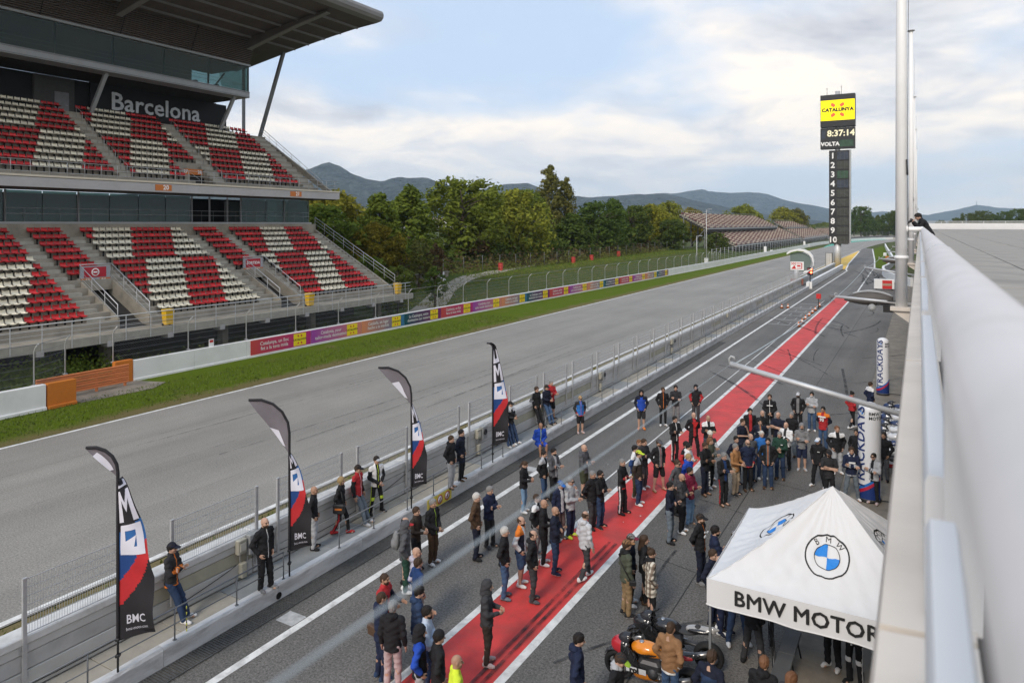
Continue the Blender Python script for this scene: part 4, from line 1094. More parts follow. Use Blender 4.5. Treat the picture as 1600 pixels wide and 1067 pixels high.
# ================================================================== TREES
def leaf_mat(name, col, var=0.45, trans=0.35):
    m = bpy.data.materials.new(name); m.use_nodes = True
    t = m.node_tree; t.nodes.clear()
    o = t.nodes.new('ShaderNodeOutputMaterial')
    gi = t.nodes.new('ShaderNodeNewGeometry'); oi = t.nodes.new('ShaderNodeObjectInfo')
    tcn = t.nodes.new('ShaderNodeTexCoord'); n = N(t, 'ShaderNodeTexNoise', i_Scale=0.55, i_Detail=3.0); t.links.new(tcn.outputs['Object'], n.inputs['Vector'])
    f = mathn(t, 'ADD', mathn(t, 'MULTIPLY', gi.outputs['Random Per Island'], 0.5), mathn(t, 'MULTIPLY', n.outputs['Fac'], 0.6))
    lo = tuple(c * (1 - var) for c in col); hi = (col[0] * (1 + var * 1.1), col[1] * (1 + var * .8), col[2] * (1 + var * .3))
    r = ramp(t, [(0.2, lo), (0.85, hi)]); t.links.new(f, r.inputs[0])
    hs_ = t.nodes.new('ShaderNodeHueSaturation'); t.links.new(r.outputs[0], hs_.inputs['Color'])
    t.links.new(mathn(t, 'ADD', 0.48, mathn(t, 'MULTIPLY', oi.outputs['Random'], 0.035)), hs_.inputs['Hue'])
    d = t.nodes.new('ShaderNodeBsdfDiffuse'); t.links.new(hs_.outputs[0], d.inputs[0])
    tr = t.nodes.new('ShaderNodeBsdfTranslucent'); t.links.new(hs_.outputs[0], tr.inputs[0])
    mx = t.nodes.new('ShaderNodeMixShader'); mx.inputs[0].default_value = trans
    t.links.new(d.outputs[0], mx.inputs[1]); t.links.new(tr.outputs[0], mx.inputs[2]); t.links.new(mx.outputs[0], o.inputs[0])
    return m
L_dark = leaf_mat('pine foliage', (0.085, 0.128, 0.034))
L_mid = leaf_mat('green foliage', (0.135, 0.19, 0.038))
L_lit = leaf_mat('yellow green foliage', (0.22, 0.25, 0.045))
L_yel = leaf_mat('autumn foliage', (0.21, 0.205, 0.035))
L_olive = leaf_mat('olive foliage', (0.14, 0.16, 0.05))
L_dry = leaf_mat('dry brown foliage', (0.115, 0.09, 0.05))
M_bark = mk('bark', (0.075, 0.058, 0.042), 0.95, 0.3, 6, 0.5, 30)
def tree_meshes(seed, h, rad, base, shape, nclump, nleaf, leaf, under=None):
    """trunk, limbs and a crown of leaf clumps; shape 'round', 'cone', 'poplar', 'pine'"""
    rr = random.Random(seed)
    tk = MB(); lean = Vector((rr.uniform(-.04, .04), rr.uniform(-.04, .04), 1))
    r0 = 0.022 * h
    tp = [Vector((lean.x * z + .12 * math.sin(z * .7 + seed), lean.y * z, z)) for z in [h * .92 * k / 8 for k in range(9)]]
    tk.tube(tp, [r0 * (1 - .9 * k / 8) + .02 for k in range(9)], 8)
    br_ = MB(); cl = []
    for i in range(nclump):
        u = (i + rr.random()) / nclump
        z = base * h + (1 - base) * h * u
        if shape == 'round': prof = math.sin(PI * min(1, max(.0, .12 + .86 * u))) ** .62
        elif shape == 'cone': prof = (1 - u) ** .75 * .95 + .08
        elif shape == 'poplar': prof = math.sin(PI * (.1 + .88 * u)) ** .55
        else: prof = (1 - (abs(u - .55) / .6) ** 2.2) ** .6 if abs(u - .55) < .6 else .1
        a = rr.uniform(0, 2 * PI); q = rad * prof * (rr.uniform(.25, 1.0) ** .55) * rr.choice([1, 1, 1, 1.14])
        p = Vector((math.cos(a) * q + lean.x * z, math.sin(a) * q + lean.y * z, z + rr.uniform(-.3, .3)))
        cl.append((p, rad * rr.uniform(.16, .34) * (.55 + .45 * prof) * (1.7 if shape == 'poplar' else 1)))
        if i % 3 == 0 and u < .85:
            z0 = max(.12 * h, z - q * rr.uniform(.35, .8)); s = Vector((lean.x * z0, lean.y * z0, z0))
            m = s.lerp(p, .55) + Vector((0, 0, .12 * q))
            br_.tube([s, m, p], [r0 * .35, r0 * .2, .02], 5)
    cr = MB(); rr2 = random.Random(seed + 99)
    for ci, (p, s) in enumerate(cl):
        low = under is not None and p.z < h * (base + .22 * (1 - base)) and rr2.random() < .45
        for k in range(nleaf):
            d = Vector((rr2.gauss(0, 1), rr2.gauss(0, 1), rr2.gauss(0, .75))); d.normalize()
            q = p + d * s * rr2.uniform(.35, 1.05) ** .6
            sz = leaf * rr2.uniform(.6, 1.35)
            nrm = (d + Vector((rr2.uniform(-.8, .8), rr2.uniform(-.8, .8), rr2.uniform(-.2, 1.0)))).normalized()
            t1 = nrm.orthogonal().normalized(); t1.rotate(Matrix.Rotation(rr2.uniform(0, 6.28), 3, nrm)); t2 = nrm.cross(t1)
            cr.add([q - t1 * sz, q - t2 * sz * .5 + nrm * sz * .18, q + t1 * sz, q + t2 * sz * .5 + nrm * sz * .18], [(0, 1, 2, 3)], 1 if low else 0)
    return tk.mesh('trunk', M_bark), br_.mesh('branches', M_bark), cr
def plant_tree(name, label, meshes, mats, loc, s=(1, 1, 1), rz=0, group=None, cat='tree'):
    t_ = thing(name, label, cat, loc, rz, group); t_.scale = s
    tkm, brm, crm = meshes
    put('trunk', tkm, t_); put('branches', brm, t_)
    c = put('crown', crm, t_)
    for i, m in enumerate(mats):
        c.material_slots[i].link = 'OBJECT'; c.material_slots[i].material = m
    return t_
def proto(*a, **k):
    t_, b_, c_ = tree_meshes(*a, **k); return t_, b_, c_.mesh('crown', [L_mid, L_dry])
PR = {'round': proto(1, 12, 4.6, .16, 'round', 120, 46, .34, under=1), 'bushy': proto(2, 12, 5.2, .06, 'round', 140, 44, .34, under=1),
      'cone': proto(3, 12, 4.0, .1, 'cone', 130, 44, .30, under=1), 'poplar': proto(4, 18, 2.3, .08, 'poplar', 120, 44, .30),
      'pine': proto(5, 13, 4.2, .2, 'pine', 120, 50, .30, under=1), 'small': proto(6, 6, 2.6, .1, 'round', 60, 36, .26, under=1),
      'thin': proto(7, 7, 1.7, .25, 'round', 34, 30, .26)}
BZ = 1.4       # the ground on top of the bank
TREES = [  # kind, x, y, scale xy, scale z, leaf, under, label
 ('bushy', -69, 68, 1.0, .80, L_mid, L_mid, 'bushy mid green tree rising right behind the open end of the grandstand'),
 ('round', -75, 76, 1.1, .98, L_lit, L_mid, 'tall yellowing tree peeping over its neighbours near the grandstand end'),
 ('cone', -66, 77, .95, .95, L_mid, L_dry, 'pointed green tree with a spiky top, second from the grandstand'),
 ('round', -61.5, 71, .62, .62, L_yel, L_olive, 'lower tree speckled with yellow leaves beside the grandstand end'),
 ('cone', -69, 87, 1.15, 1.08, L_mid, L_dry, 'broad conifer with dry brown lower branches, third in the row'),
 ('pine', -67, 99, 1.35, 1.12, L_mid, L_dry, 'largest dense pine with a wide dark crown and brown skirt'),
 ('round', -72, 111, 1.0, 1.08, L_lit, L_mid, 'light green tree with golden leaves in the middle of the row'),
 ('bushy', -67, 119, 1.1, 1.12, L_lit, L_mid, 'big rounded tree with yellow green leaves cascading down its right side'),
 ('pine', -73, 131, 1.05, 1.15, L_mid, L_mid, 'dark green rounded tree just left of the poplar'),
 ('poplar', -74, 145, 1.0, 1.17, L_olive, L_olive, 'tallest slender poplar with two pointed tops'),
 ('poplar', -72.5, 149.5, .85, 1.03, L_olive, L_olive, 'second slimmer poplar leaning against the tallest one'),
 ('cone', -66, 139, 1.2, .85, L_dark, L_dry, 'grey green pine with bare brown twigs below the poplars'),
 ('pine', -65, 153, 1.25, 1.0, L_dark, L_dry, 'dark dome shaped pine over brown dead branches'),
 ('cone', -69, 171, 1.3, 1.18, L_dark, L_dark, 'dark conifer with layered branches right of the dome pine'),
 ('pine', -66, 176, 1.1, .98, L_dark, L_dry, 'dark ragged pine next to the layered conifer'),
 ('round', -68, 196, 1.2, 1.10, L_yel, L_olive, 'golden tree near the left end of the far stand'),
 ('bushy', -72, 216, 1.3, 1.12, L_lit, L_mid, 'pale green tree behind the left end of the far stand'),
 ('pine', -60, 194, .8, .72, L_dark, L_dark, 'small dark pine in front of the far stand steelwork'),
 ('small', -51, 207, 1.0, .95, L_dark, L_dark, 'round dark bush under the corner of the far stand'),
 ('round', -80, 250, 1.4, 1.30, L_lit, L_mid, 'light crown showing above the roofless far stand'),
 ('round', -76, 270, 1.2, 1.15, L_yel, L_yel, 'orange brown tree crown just over the top row of the far stand'),
 ('round', -70, 330, 1.5, 1.35, L_lit, L_mid, 'rounded green tree above the middle of the far stands'),
 ('bushy', -74, 345, 1.5, 1.2, L_yel, L_olive, 'yellow brown tree above the middle of the far stands'),
 ('round', -66, 420, 1.5, 1.4, L_lit, L_mid, 'bright green tree left of the timing tower column'),
 ('round', -62, 430, 1.3, 1.35, L_olive, L_mid, 'olive tree touching the left edge of the timing tower column'),
]
for i, (kd, x, y, sx_, sz_, lf, un, lab) in enumerate(TREES):
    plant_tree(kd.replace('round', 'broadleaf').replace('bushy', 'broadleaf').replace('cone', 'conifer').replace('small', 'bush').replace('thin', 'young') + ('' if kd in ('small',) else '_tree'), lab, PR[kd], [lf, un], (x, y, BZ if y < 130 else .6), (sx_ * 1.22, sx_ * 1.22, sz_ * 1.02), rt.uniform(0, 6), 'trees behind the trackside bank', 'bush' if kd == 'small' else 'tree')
# undergrowth between the trunks, ivy under and beside the stand
def leaf_patch(name, mat, gen, n, leaf, seed):
    rr = random.Random(seed); b = MB()
    for i in range(n):
        q = Vector(gen(rr)); sz = leaf * rr.uniform(.6, 1.4)
        nrm = Vector((rr.uniform(-.3, 1), rr.uniform(-.8, .3), rr.uniform(.1, 1))).normalized(); t1 = nrm.orthogonal().normalized(); t1.rotate(Matrix.Rotation(rr.uniform(0, 6.28), 3, nrm)); t2 = nrm.cross(t1)
        b.add([q - t1 * sz, q - t2 * sz * .6, q + t1 * sz, q + t2 * sz * .6], [(0, 1, 2, 3)])
    return tag(b.build(name, mat), kind='stuff')
leaf_patch('undergrowth', L_dry, lambda r: (r.uniform(-66, -60), r.uniform(64, 185), BZ + abs(r.gauss(0, 1.2))), 7000, .26, 1)
leaf_patch('undergrowth', L_olive, lambda r: (r.uniform(-64, -58.5), r.uniform(72, 190), BZ - .3 + abs(r.gauss(0, .9))), 9000, .22, 2)
leaf_patch('undergrowth', L_dark, lambda r: (r.uniform(-80, -62), r.uniform(62, 190), BZ + abs(r.gauss(0, 2.6))), 12000, .4, 5)
leaf_patch('ivy', L_dark, lambda r: (-41.2 - 3.2 * r.random() ** 1.5, r.uniform(8, 54.5), abs(r.gauss(0, .35))), 6000, .09, 3)
leaf_patch('ivy', L_mid, lambda r: (-43 - r.random() * 2.2, r.choice([20.5, 21.5, 22.5, 23]) + r.gauss(0, 1.5), abs(r.gauss(0.2, .6))), 3500, .09, 4)
def bushy(x, y, z, rx, ry, rz): return lambda r: tuple(Vector((x, y, z)) + Vector((r.gauss(0, rx), r.gauss(0, ry), abs(r.gauss(0, rz)))))
plant_tree('bush', 'ivy covered bush hanging over the end of the stand walkway', PR['small'], [L_dark, L_mid], (-46.0, 56.2, 0), (.75, .65, .78), 1, cat='bush')
plant_tree('bush', 'leafy climbing bush on the gate post right of the stand', PR['thin'], [L_dark, L_mid], (-46.2, 62.8, 0), (.8, .8, .62), 2, cat='bush')
plant_tree('bush', 'dark shrub between the stand end and the bank path', PR['small'], [L_mid, L_dark], (-52, 58.5, 0), (.95, .9, .9), 4, cat='bush')
plant_tree('young_tree', 'thin young tree with sparse leaves before the grey yard wall', PR['thin'], [L_olive, L_dry], (-55.4, 72.0, .4), (1, 1, .95), 3)
plant_tree('young_tree', 'bare leaning sapling beside the grey yard wall', PR['thin'], [L_dry, L_olive], (-55.5, 75.6, .4), (.8, .8, .85), 5)
# right-hand woods beyond the end of the track
for i, (px, d, kd, s, lab) in enumerate([
    (1345, 470, 'pine', 1.55, 'tall dark pine right of the timing tower'), (1358, 500, 'bushy', 1.2, 'low dark tree right behind the tall far pine'),
    (1372, 560, 'cone', 1.3, 'pointed tree at the end of the straight'), (1388, 520, 'bushy', 1.35, 'wide dark tree at the end of the straight'), (1402, 500, 'pine', 1.4, 'dark tree behind the first white flagpole'),
    (1420, 480, 'pine', 1.5, 'dark tree between the first two white flagpoles'), (1334, 540, 'round', 1.2, 'pale green tree beside the timing tower foot'),
    (1470, 560, 'pine', .9, 'low dark tree just right of the photographer'), (1492, 540, 'bushy', 1.1, 'wide low tree above the white roof parapet'), (1512, 500, 'pine', 1.25, 'leftmost of the tall dark trees over the roof parapet'),
    (1535, 480, 'pine', 1.35, 'tall dark tree over the middle of the roof parapet'), (1552, 500, 'round', 1.3, 'rounded dark tree over the roof parapet'), (1570, 470, 'pine', 1.3, 'dark tree second from the right edge of the photo'),
    (1592, 450, 'pine', 1.4, 'dark tree at the right edge over the roof parapet'), (1618, 470, 'pine', 1.35, 'dark tree just past the right edge'), (1312, 620, 'pine', 1.2, 'far pine behind the tower column')]):
    x, y = az_point(px, d)
    plant_tree('pine_tree' if kd == 'pine' else 'broadleaf_tree' if kd != 'cone' else 'conifer_tree', lab, PR[kd], [L_dark, L_dark], (x, y, 0), (s, s, s), rt.uniform(0, 6), 'woods beyond the first corner')
fw = MB(); rf = random.Random(8)
for i in range(15000):
    px = rf.uniform(880, 1700); d = rf.uniform(620, 800)
    x, y = az_point(px, d); hh = 9 + 4 * noise.noise(Vector((px * .05, 2, 1)))
    sz = rf.uniform(.7, 1.5); q = Vector((x, y, rf.random() ** .7 * hh)); a = rf.uniform(0, 6.28)
    fw.add([q + Vector((math.cos(a) * sz, math.sin(a) * sz, 0)), q + Vector((0, 0, sz)), q - Vector((math.cos(a) * sz, math.sin(a) * sz, 0)), q - Vector((0, 0, sz))], [(0, 1, 2, 3)])
tag(fw.build('far_wood', L_dark), kind='stuff')
# ---- the bank behind the barrier
bk = MB(); ncx, ncy = 22, 70
def bank_z(x, y):
    s = min(1, max(0, (y - 60) / 22)) * min(1, max(0, (260 - y) / 40))
    u = min(1, max(0, (-43.5 - x) / 12.0))
    u = u * u * (3 - 2 * u)
    dip = math.exp(-((x + 55.5 + (y - 92) * .12) / 2.6) ** 2) * .25
    return 0.02 + s * (u * (BZ + .35 - dip) + .12 * noise.noise(Vector((x * .4, y * .4, 0))))
bk.grid(lambda u, v: (-41.2 - 42 * u, 56 + 210 * v, bank_z(-41.2 - 42 * u, 56 + 210 * v)), 40, 90)
struct('bank', bk, M_weeds)
pth = smooth_line([(-44.5, 58.5), (-48.5, 66), (-52.5, 74), (-55.3, 83), (-57.2, 92), (-59.5, 104), (-61, 118)], 8)
pb = MB(); pw = [3.4 - 2.2 * i / len(pth) for i in range(len(pth))]
rbn = ribbon(pth, [w_ * .5 for w_ in pw], [w_ * .5 for w_ in pw], 0)
n_ = 6; vs = []
for i in range(len(pth)):
    A, B = Vector(rbn.v[2 * i]), Vector(rbn.v[2 * i + 1])
    for k in range(n_ + 1):
        p = A.lerp(B, k / n_); vs.append((p.x, p.y, bank_z(p.x, p.y) + .05))
pb.add(vs, [(i * 7 + k, i * 7 + k + 1, (i + 1) * 7 + k + 1, (i + 1) * 7 + k) for i in range(len(pth) - 1) for k in range(n_)], 0, True)
struct('dirt_path', pb, M_path)
leaf_patch('weeds', L_olive, lambda r: (lambda x, y: (x, y, bank_z(x, y) + abs(r.gauss(0, .16))))(r.uniform(-56, -41.5), 62 + 130 * r.random() ** 1.4), 16000, .09, 6)
leaf_patch('weeds', L_mid, lambda r: (lambda x, y: (x, y, bank_z(x, y) + abs(r.gauss(0, .10))))(r.uniform(-60, -53), r.uniform(84, 200)), 9000, .10, 7)
# upper wire fence with red drums
uf = thing('boundary_fence', 'thin post and wire fence along the top of the bank under the trees', 'fence', (0, 0, 0))
ups = [(-58.6, 66 + 5.3 * i) for i in range(25)]
um = MB().tube([(0, 0, 0), (0, 0, 2.6)], .035, 6).mesh('post', M_steel)
for x, y in ups: put('post', um, uf, (x - .01 * (y - 66), y, bank_z(x, y) - .05))
wr = MB()
for z in (.5, 1.0, 1.5, 2.0, 2.5): wr.tube([(x - .01 * (y - 66), y, bank_z(x, y) + z) for x, y in ups], .005, 4)
wr.build('wire', M_steel, uf)
gate = thing('bank_gate', 'grey steel gate frame across the path at the foot of the bank', 'gate', (-46.6, 63.9, 0.0), R(28))
MB().tube([(0, 0, 0), (0, 0, 2.9)], .07, 8).build('post', M_galv, gate); MB().tube([(0, 5.0, 0), (0, 5.0, 3.5)], .09, 8).build('post', M_galv, gate)
MB().tube([(0, 0, 2.85), (0, 5, 3.0)], .05, 8).build('top_bar', M_galv, gate); MB().tube([(0, 5.0, 2.9), (1.3, 5.9, .5)], .05, 6).build('brace', M_galv, gate)
gm2 = MB()
for z in (.5, .9, 1.3, 1.7, 2.1, 2.5): gm2.tube([(0, 0, z), (0, 5, z)], .012, 4)
gm2.build('wire', M_galv, gate)
M_drum = mk('red drum', (0.45, 0.05, 0.04), .5, .1)
for x, y, lab in ((-58.6, 97.5, 'red barrel by the bend of the dirt path'), (-58.3, 124.5, 'red barrel halfway along the boundary fence'), (-58.4, 133.5, 'third red barrel along the boundary fence'), (-59.2, 150.6, 'farthest red barrel under the dark pines')):
    MBd = MB().lathe([(.40, 0), (.42, .05), (.40, .1), (.40, .42), (.425, .45), (.40, .48), (.40, .82), (.425, .85), (.40, .88), (.40, 1.2), (.42, 1.22), (.38, 1.24), (0, 1.22)], 16)
    tag(MBd.build('barrel', M_drum, None, (x, y, bank_z(x, y))), lab, 'barrel', 'red barrels along the bank')
yw = thing('yard_wall', 'weathered grey panel wall behind the saplings near the grandstand', 'wall', (-58, 0, 0))
for i in range(8): MB().bbox(-.1, 66 + 2.0 * i + .02, 0, .1, 68 + 2.0 * i - .02, 2.35 + .03 * (i % 3), .02).build('panel', mk('weathered grey wall', (0.22, 0.20, 0.175), .9, .15, 1.5, dirt=.5), yw)
MB().box(-58.2, 65.9, 2.42, -57.8, 82.1, 2.5).build('coping', M_conc, yw).location = (58, 0, 0)

# ================================================================== FAR STANDS
M_mar = mk('maroon seat', (0.19, 0.06, 0.065), .6, .2, .3); M_pink = mk('sand seat', (0.66, 0.56, 0.44), .6, .1, .3)
def far_stand(label, x0, ya, yb, tiers, px=0.0):
    t_ = thing('far_grandstand', label, 'grandstand', (x0, ya, 0))
    L = yb - ya
    for ti, (xo, zb, rows, rise, y0f, y1f) in enumerate(tiers):
        yy0, yy1 = L * y0f, L * y1f
        sm = MB(); b = MB()
        for r in range(rows):
            x = xo - r * .8; z = zb + r * rise
            sm.box(x - .8, yy0, z - .35, x, yy1, z)
            y = yy0 + .4; k = 0
            while y < yy1 - .4:
                if int((y - yy0) / .52) % 24 not in (0, 1):
                    ph = (y * 1.0 + r * 1.35) % 7.2
                    b.box(x - .62, y, z + .05, x - .5, y + .43, z + .62, 0 if ph < 3.7 else 1); b.box(x - .5, y, z + .28, x - .12, y + .43, z + .36, 0 if ph < 3.7 else 1)
                y += .52
        sm.build('terrace', M_conc, t_)
        o = b.build('seats', [M_mar, M_pink], t_); o['kind'] = 'stuff'
        zt = zb + rows * rise; xt = xo - rows * .8
        MB().prism([(xo, zb - 1.1), (xo + .1, zb - .2), (xt, zt - .4), (xt, zt - 1.3)], 'y', yy0 + .05, yy1 - .05).build('raker', M_soff, t_)
        MB().box(xo + .1, yy0 - .3, zb - .35, xo + .22, yy1 + .3, zb + .05).build('fascia', M_steell, t_)
        fr = MB()
        for z in (zb + .5, zb + 1.0): fr.tube([(xo + .15, yy0, z), (xo + .15, yy1, z)], .03, 5)
        fr.tube([(xt - .2, yy0, zt + .9), (xt - .2, yy1, zt + .9)], .03, 5)
        n = int((yy1 - yy0) / 2.5)
        for i in range(n + 1): y = yy0 + (yy1 - yy0) * i / n; fr.tube([(xo + .15, y, zb - .3), (xo + .15, y, zb + 1)], .025, 4); fr.tube([(xt - .2, y, zt - .3), (xt - .2, y, zt + .9)], .025, 4)
        fr.build('railing', M_galv, t_)
        for i in range(int(L * (y1f - y0f) / 8) + 1):
            y = yy0 + 8 * i
            cm = MB(); cm.box(xt + 1.2, y - .12, 0, xt + 1.45, y + .12, zt - 1.2); cm.box(xo - 1.2, y - .12, 0, xo - .95, y + .12, zb - .3); cm.tube([(xt + 1.3, y, 0), (xo - 1.1, y, zb - .4)], .08, 5); cm.build('column', M_steel, t_)
    return t_
far_stand('far grandstand with two tiers of maroon and sand seats across the track', -48.3, 212, 352, [(0, 2.6, 12, .40, .06, 1.0), (-6.5, 7.9, 11, .42, 0, .84)])
far_stand('second far grandstand beyond the first, lower, towards the timing tower', -47, 356, 452, [(0, 2.4, 11, .42, 0, .98), (-8, 7.4, 7, .42, .0, .8)])
far_stand('third, most distant grandstand half hidden by the timing tower', -46, 456, 545, [(0, 2.0, 10, .42, 0, 1)])
MB0 = thing('spectator_fence', 'line of tall wire fence posts in front of the far stands', 'fence', (0, 0, 0))
fpm = MB().tube([(0, 0, 0), (0, 0, 3.3)], .06, 5).mesh('post', M_galv)
for i in range(62): put('post', fpm, MB0, (-42.6, 168 + 4.2 * i, 0))
wr = MB()
for z in (.6, 1.1, 1.6, 2.1, 2.6, 3.1): wr.tube([(-42.6, 168, z), (-42.6, 426, z)], .02, 4)
wr.build('wire', M_galv, MB0)
# lamp columns and white marker posts by the far barrier
for x, y, h, lab in ((-41, 157, 12.4, 'tall grey lighting column in front of the far stand'), (-41.5, 151, 6.6, 'shorter lamp column left of the tall one')):
    t_ = thing('lamp_column', lab, 'lamp post', (x, y, 0))
    MB().tube([(0, 0, 0), (0, 0, h)], [.12, .07], 8).build('column', M_galv, t_)
    MB().tube([(0, 0, h), (.7, 0, h + .08)], .05, 6).build('arm', M_galv, t_); MB().bbox(.5, -.15, h - .02, 1.2, .15, h + .14, .03).build('lamp_head', M_steell, t_)
    if h > 10:
        MB().box(-.4, -.35, 0, .4, .35, 1.6).build('cabinet', M_white, t_); MB().tube([(-.5, 0, h - .6), (.5, 0, h - .3)], .04, 6).build('arm', M_galv, t_)
for y, h in ((216, 2.6), (226, 1.2), (297, 2.4), (395, 2.6)):
    tag(MB().bbox(-.35, -.3, 0, .35, .3, h, .03).build('marker_post', M_white, None, (-39.2, y, 0)), {216: 'tall white distance board behind the far barrier', 226: 'low white box behind the far barrier', 297: 'white distance board beyond the far stand corner', 395: 'farthest white distance board before the tower'}[y], 'marker board')
# ================================================================== TIMING TOWER
M_scr = mk('screen housing black', (0.025, 0.025, 0.027), .5, .1)
M_led = mk('unlit display glass', (0.05, 0.052, 0.045), .25, .3, 1.5)
M_ledg = mk('unlit display green', (0.035, 0.075, 0.045), .25, .3, 1.5)
M_ledb = mk('unlit display blue', (0.04, 0.05, 0.07), .25, .3, 1.5)
M_lit = mk('lit yellow screen', (0.90, 0.72, 0.0), .4, .02, emit=.45)
M_litr = mk('lit red petals', (0.75, 0.10, 0.04), .4, .02, emit=.35)
M_dig = mk('lit amber digits', (0.72, 0.66, 0.45), .4, .02, emit=.25)
FX = (R(90), 0, 0)                     # lettering stood up facing the camera side (-Y)
TY = 168.0
tw_ = thing('timing_tower', 'tall black race timing tower with yellow CATALUNYA screen, clock and numbers 1 to 10', 'tower', (-15.45, TY, 0))
MB().tube([(0, 0, 0), (0, 0, 5.6)], .72, 18).build('column', M_galvl, tw_)
MB().tube([(0, 0, 5.5), (0, 0, 38)], .5, 12).build('mast', M_galv, tw_)
MB().box(-1.62, -.85, 5.05, 2.42, .85, 25.1).build('position_board', M_scr, tw_)
MB().box(2.42, -.9, 5.1, 2.62, .7, 25.1).build('position_board_edge', M_galv, tw_)
for i in range(10):
    z = 23.9 - i * 2.02
    MB().bbox(-1.5, -.90, z - .86, -.28, -.851, z + .86, .01).build('number_panel', M_scr, tw_)
    lettering(str(i + 1), 1.75, M_white, tw_, (-.88, -.912, z), FX, .05, .004)
    MB().bbox(-.02, -.93, z - .84, 2.2, -.851, z + .84, .03).build('display', [M_ledb, M_led, M_ledg, M_ledb, M_led, M_led, M_led, M_led, M_led, M_led][i], tw_)
    f_ = MB()
    for x in (-.08, .69, 1.44, 2.2): f_.box(x - .03, -.955, z - .9, x + .03, -.931, z + .9)
    for zz in (z - .9, z + .88): f_.box(-.11, -.957, zz - .03, 2.23, -.935, zz + .03)
    f_.build('display_frame', mk('display frame', (0.06, 0.06, 0.06), .5), tw_)
MB().box(-3.35, -.9, 25.5, 3.45, .9, 30.0).build('clock_board', M_scr, tw_)
lettering('8:37:14', 1.85, M_dig, tw_, (.72, -.94, 28.75), FX, .06, .004)
MB().bbox(-3.1, -.92, 27.75, -2.35, -.901, 29.6, .005).build('display', M_ledb, tw_)
MB().bbox(.42, -.94, 25.85, 3.2, -.901, 27.3, .02).build('display', M_ledg, tw_)
lettering('VOLTA', 1.15, M_white, tw_, (-1.40, -.94, 26.5), FX, .06, .004)
MB().box(-3.35, -1.0, 30.25, 3.5, 1.0, 37.2).build('screen_housing', M_scr, tw_)
sc_ = MB().box(-3.27, -1.03, 31.6, 3.42, -1.001, 36.0).build('lit_screen', M_lit, tw_)
lettering('CATALUNYA', 1.06, M_ink, tw_, (.07, -1.06, 33.85), FX, .065, .004)
pt = MB()
for sx_, sz_ in ((-1, 1), (1, 1), (-1, -1), (1, -1)):
    cx, cz = .07 + sx_ * .8, 33.85 + sz_ * 1.05
    pt.prism([(cx + a * sx_, cz + b_ * sz_) for a, b_ in ((-.45, -.02), (-.06, -.5), (.48, -.12), (.52, .38), (.12, .48))], 'y', -1.06, -1.035)
pt.build('logo_petals', M_litr, tw_)
for x, h in ((-2.1, 1.5), (.75, 1.8)): MB().tube([(x, 0, 37.2), (x, 0, 37.2 + h)], .05, 6).lathe([(.18, 0), (.18, .06)], 8, c=(x, 0, 37.2 + h)).build('antenna', M_steel, tw_)
for i in range(60):
    MB().box(2.63, -.85, 5.3 + i * .33, 2.72, -.55, 5.42 + i * .33).build('cable_clip', mk('clip green', (0.03, 0.16, 0.12), .5), tw_)
MB().bbox(-2.4, -.55, 0, -.95, .55, 2.95, .03).build('cabinet', M_steel, tw_)
for x in (-2.05, -1.68, -1.3): MB().box(x - .16, -.57, .15, x + .16, -.551, 2.8).build('cabinet_louvre', M_galvl, tw_)

# ================================================================== PIT EXIT FURNITURE
pw_ = thing('pit_exit_wall', 'low white concrete wall running on from the pit kerb to the timing tower', 'wall', (0, 0, 0))
for i in range(16): MB().bbox(-13.95, 107.2 + 3.2 * i, 0, -13.55, 110.36 + 3.2 * i, .95, .03).build('wall_block', M_barr, pw_)
MB().box(-14.55, 106, 0, -13.98, 158, .2).build('walkway', M_apron, pw_)
ar = thing('arch_sign', 'curved white hoop sign with red and white panel at the pit wall end', 'sign', (-15.3, 108, 0))
MB().tube([(0, 0, 0), (0, 0, 2.6)], .33, 14).build('column', M_galv, ar)
pth_ = [(1.95 - .05 * 0, 2.5), (2.15, 3.1), (2.2, 3.8), (2.05, 4.5), (1.6, 5.1), (.9, 5.45), (.1, 5.5), (-.7, 5.3), (-1.3, 4.95)]
b = MB(); b.loft([[(x, -.25 - .0, z - .16), (x + .12 * (1 if x > 0 else 0), -.25, z + .12), (x + .12 * (1 if x > 0 else 0), .55, z + .12), (x, .55, z - .16)] for x, z in [(.9, 2.35), (1.5, 2.5)] + pth_[1:]], smooth=False); b.build('hoop', M_white, ar)
MB().prism([(-.9, 2.5), (.9, 2.35), (1.75, 3.0), (1.95, 3.9), (1.7, 4.6), (1.0, 5.05), (.2, 5.2), (-.9, 4.9)], 'y', .20, .28).build('panel', glass('hoop pane', (0.62, 0.74, 0.70), .55), ar)
MB().box(-.85, .13, 2.55, .95, .185, 3.78).build('sponsor_board', M_white, ar)
ck = MB()
for i in range(5):
    for j in range(3):
        if (i + j) % 2 == 0: ck.box(-.74 + i * .13, .118, 3.3 + j * .13, -.61 + i * .13, .129, 3.43 + j * .13)
ck.prism([(-.74, 2.72), (-.08, 2.72), (-.3, 3.28)], 'y', .117, .129)
ck.box(-.02, .118, 2.75, .74, .129, 2.84); ck.box(-.02, .118, 3.5, .74, .129, 3.6); ck.box(.62, .117, 2.85, .74, .128, 3.5); ck.box(.05, .118, 3.05, .5, .129, 3.3)
ck.build('red_print', M_redp, ar)
MB().bbox(-.75, -.5, .45, .95, -.1, 1.35, .03).build('sign_box', mk('weathered red board', (0.30, 0.11, 0.08), .7, .3, 2, dirt=.5), ar)
tl = thing('traffic_light', 'red traffic light lit on a black post at the pit exit', 'traffic light', (-13.5, 108, 0))
MB().box(-.28, -.25, 0, .28, .25, .98).build('foot', M_white, tl); MB().box(-.07, -.07, .98, .07, .07, 2.0).build('post', M_black, tl)
MB().bbox(-.36, -.2, 1.9, .36, .2, 3.0, .04).build('housing', M_black, tl)
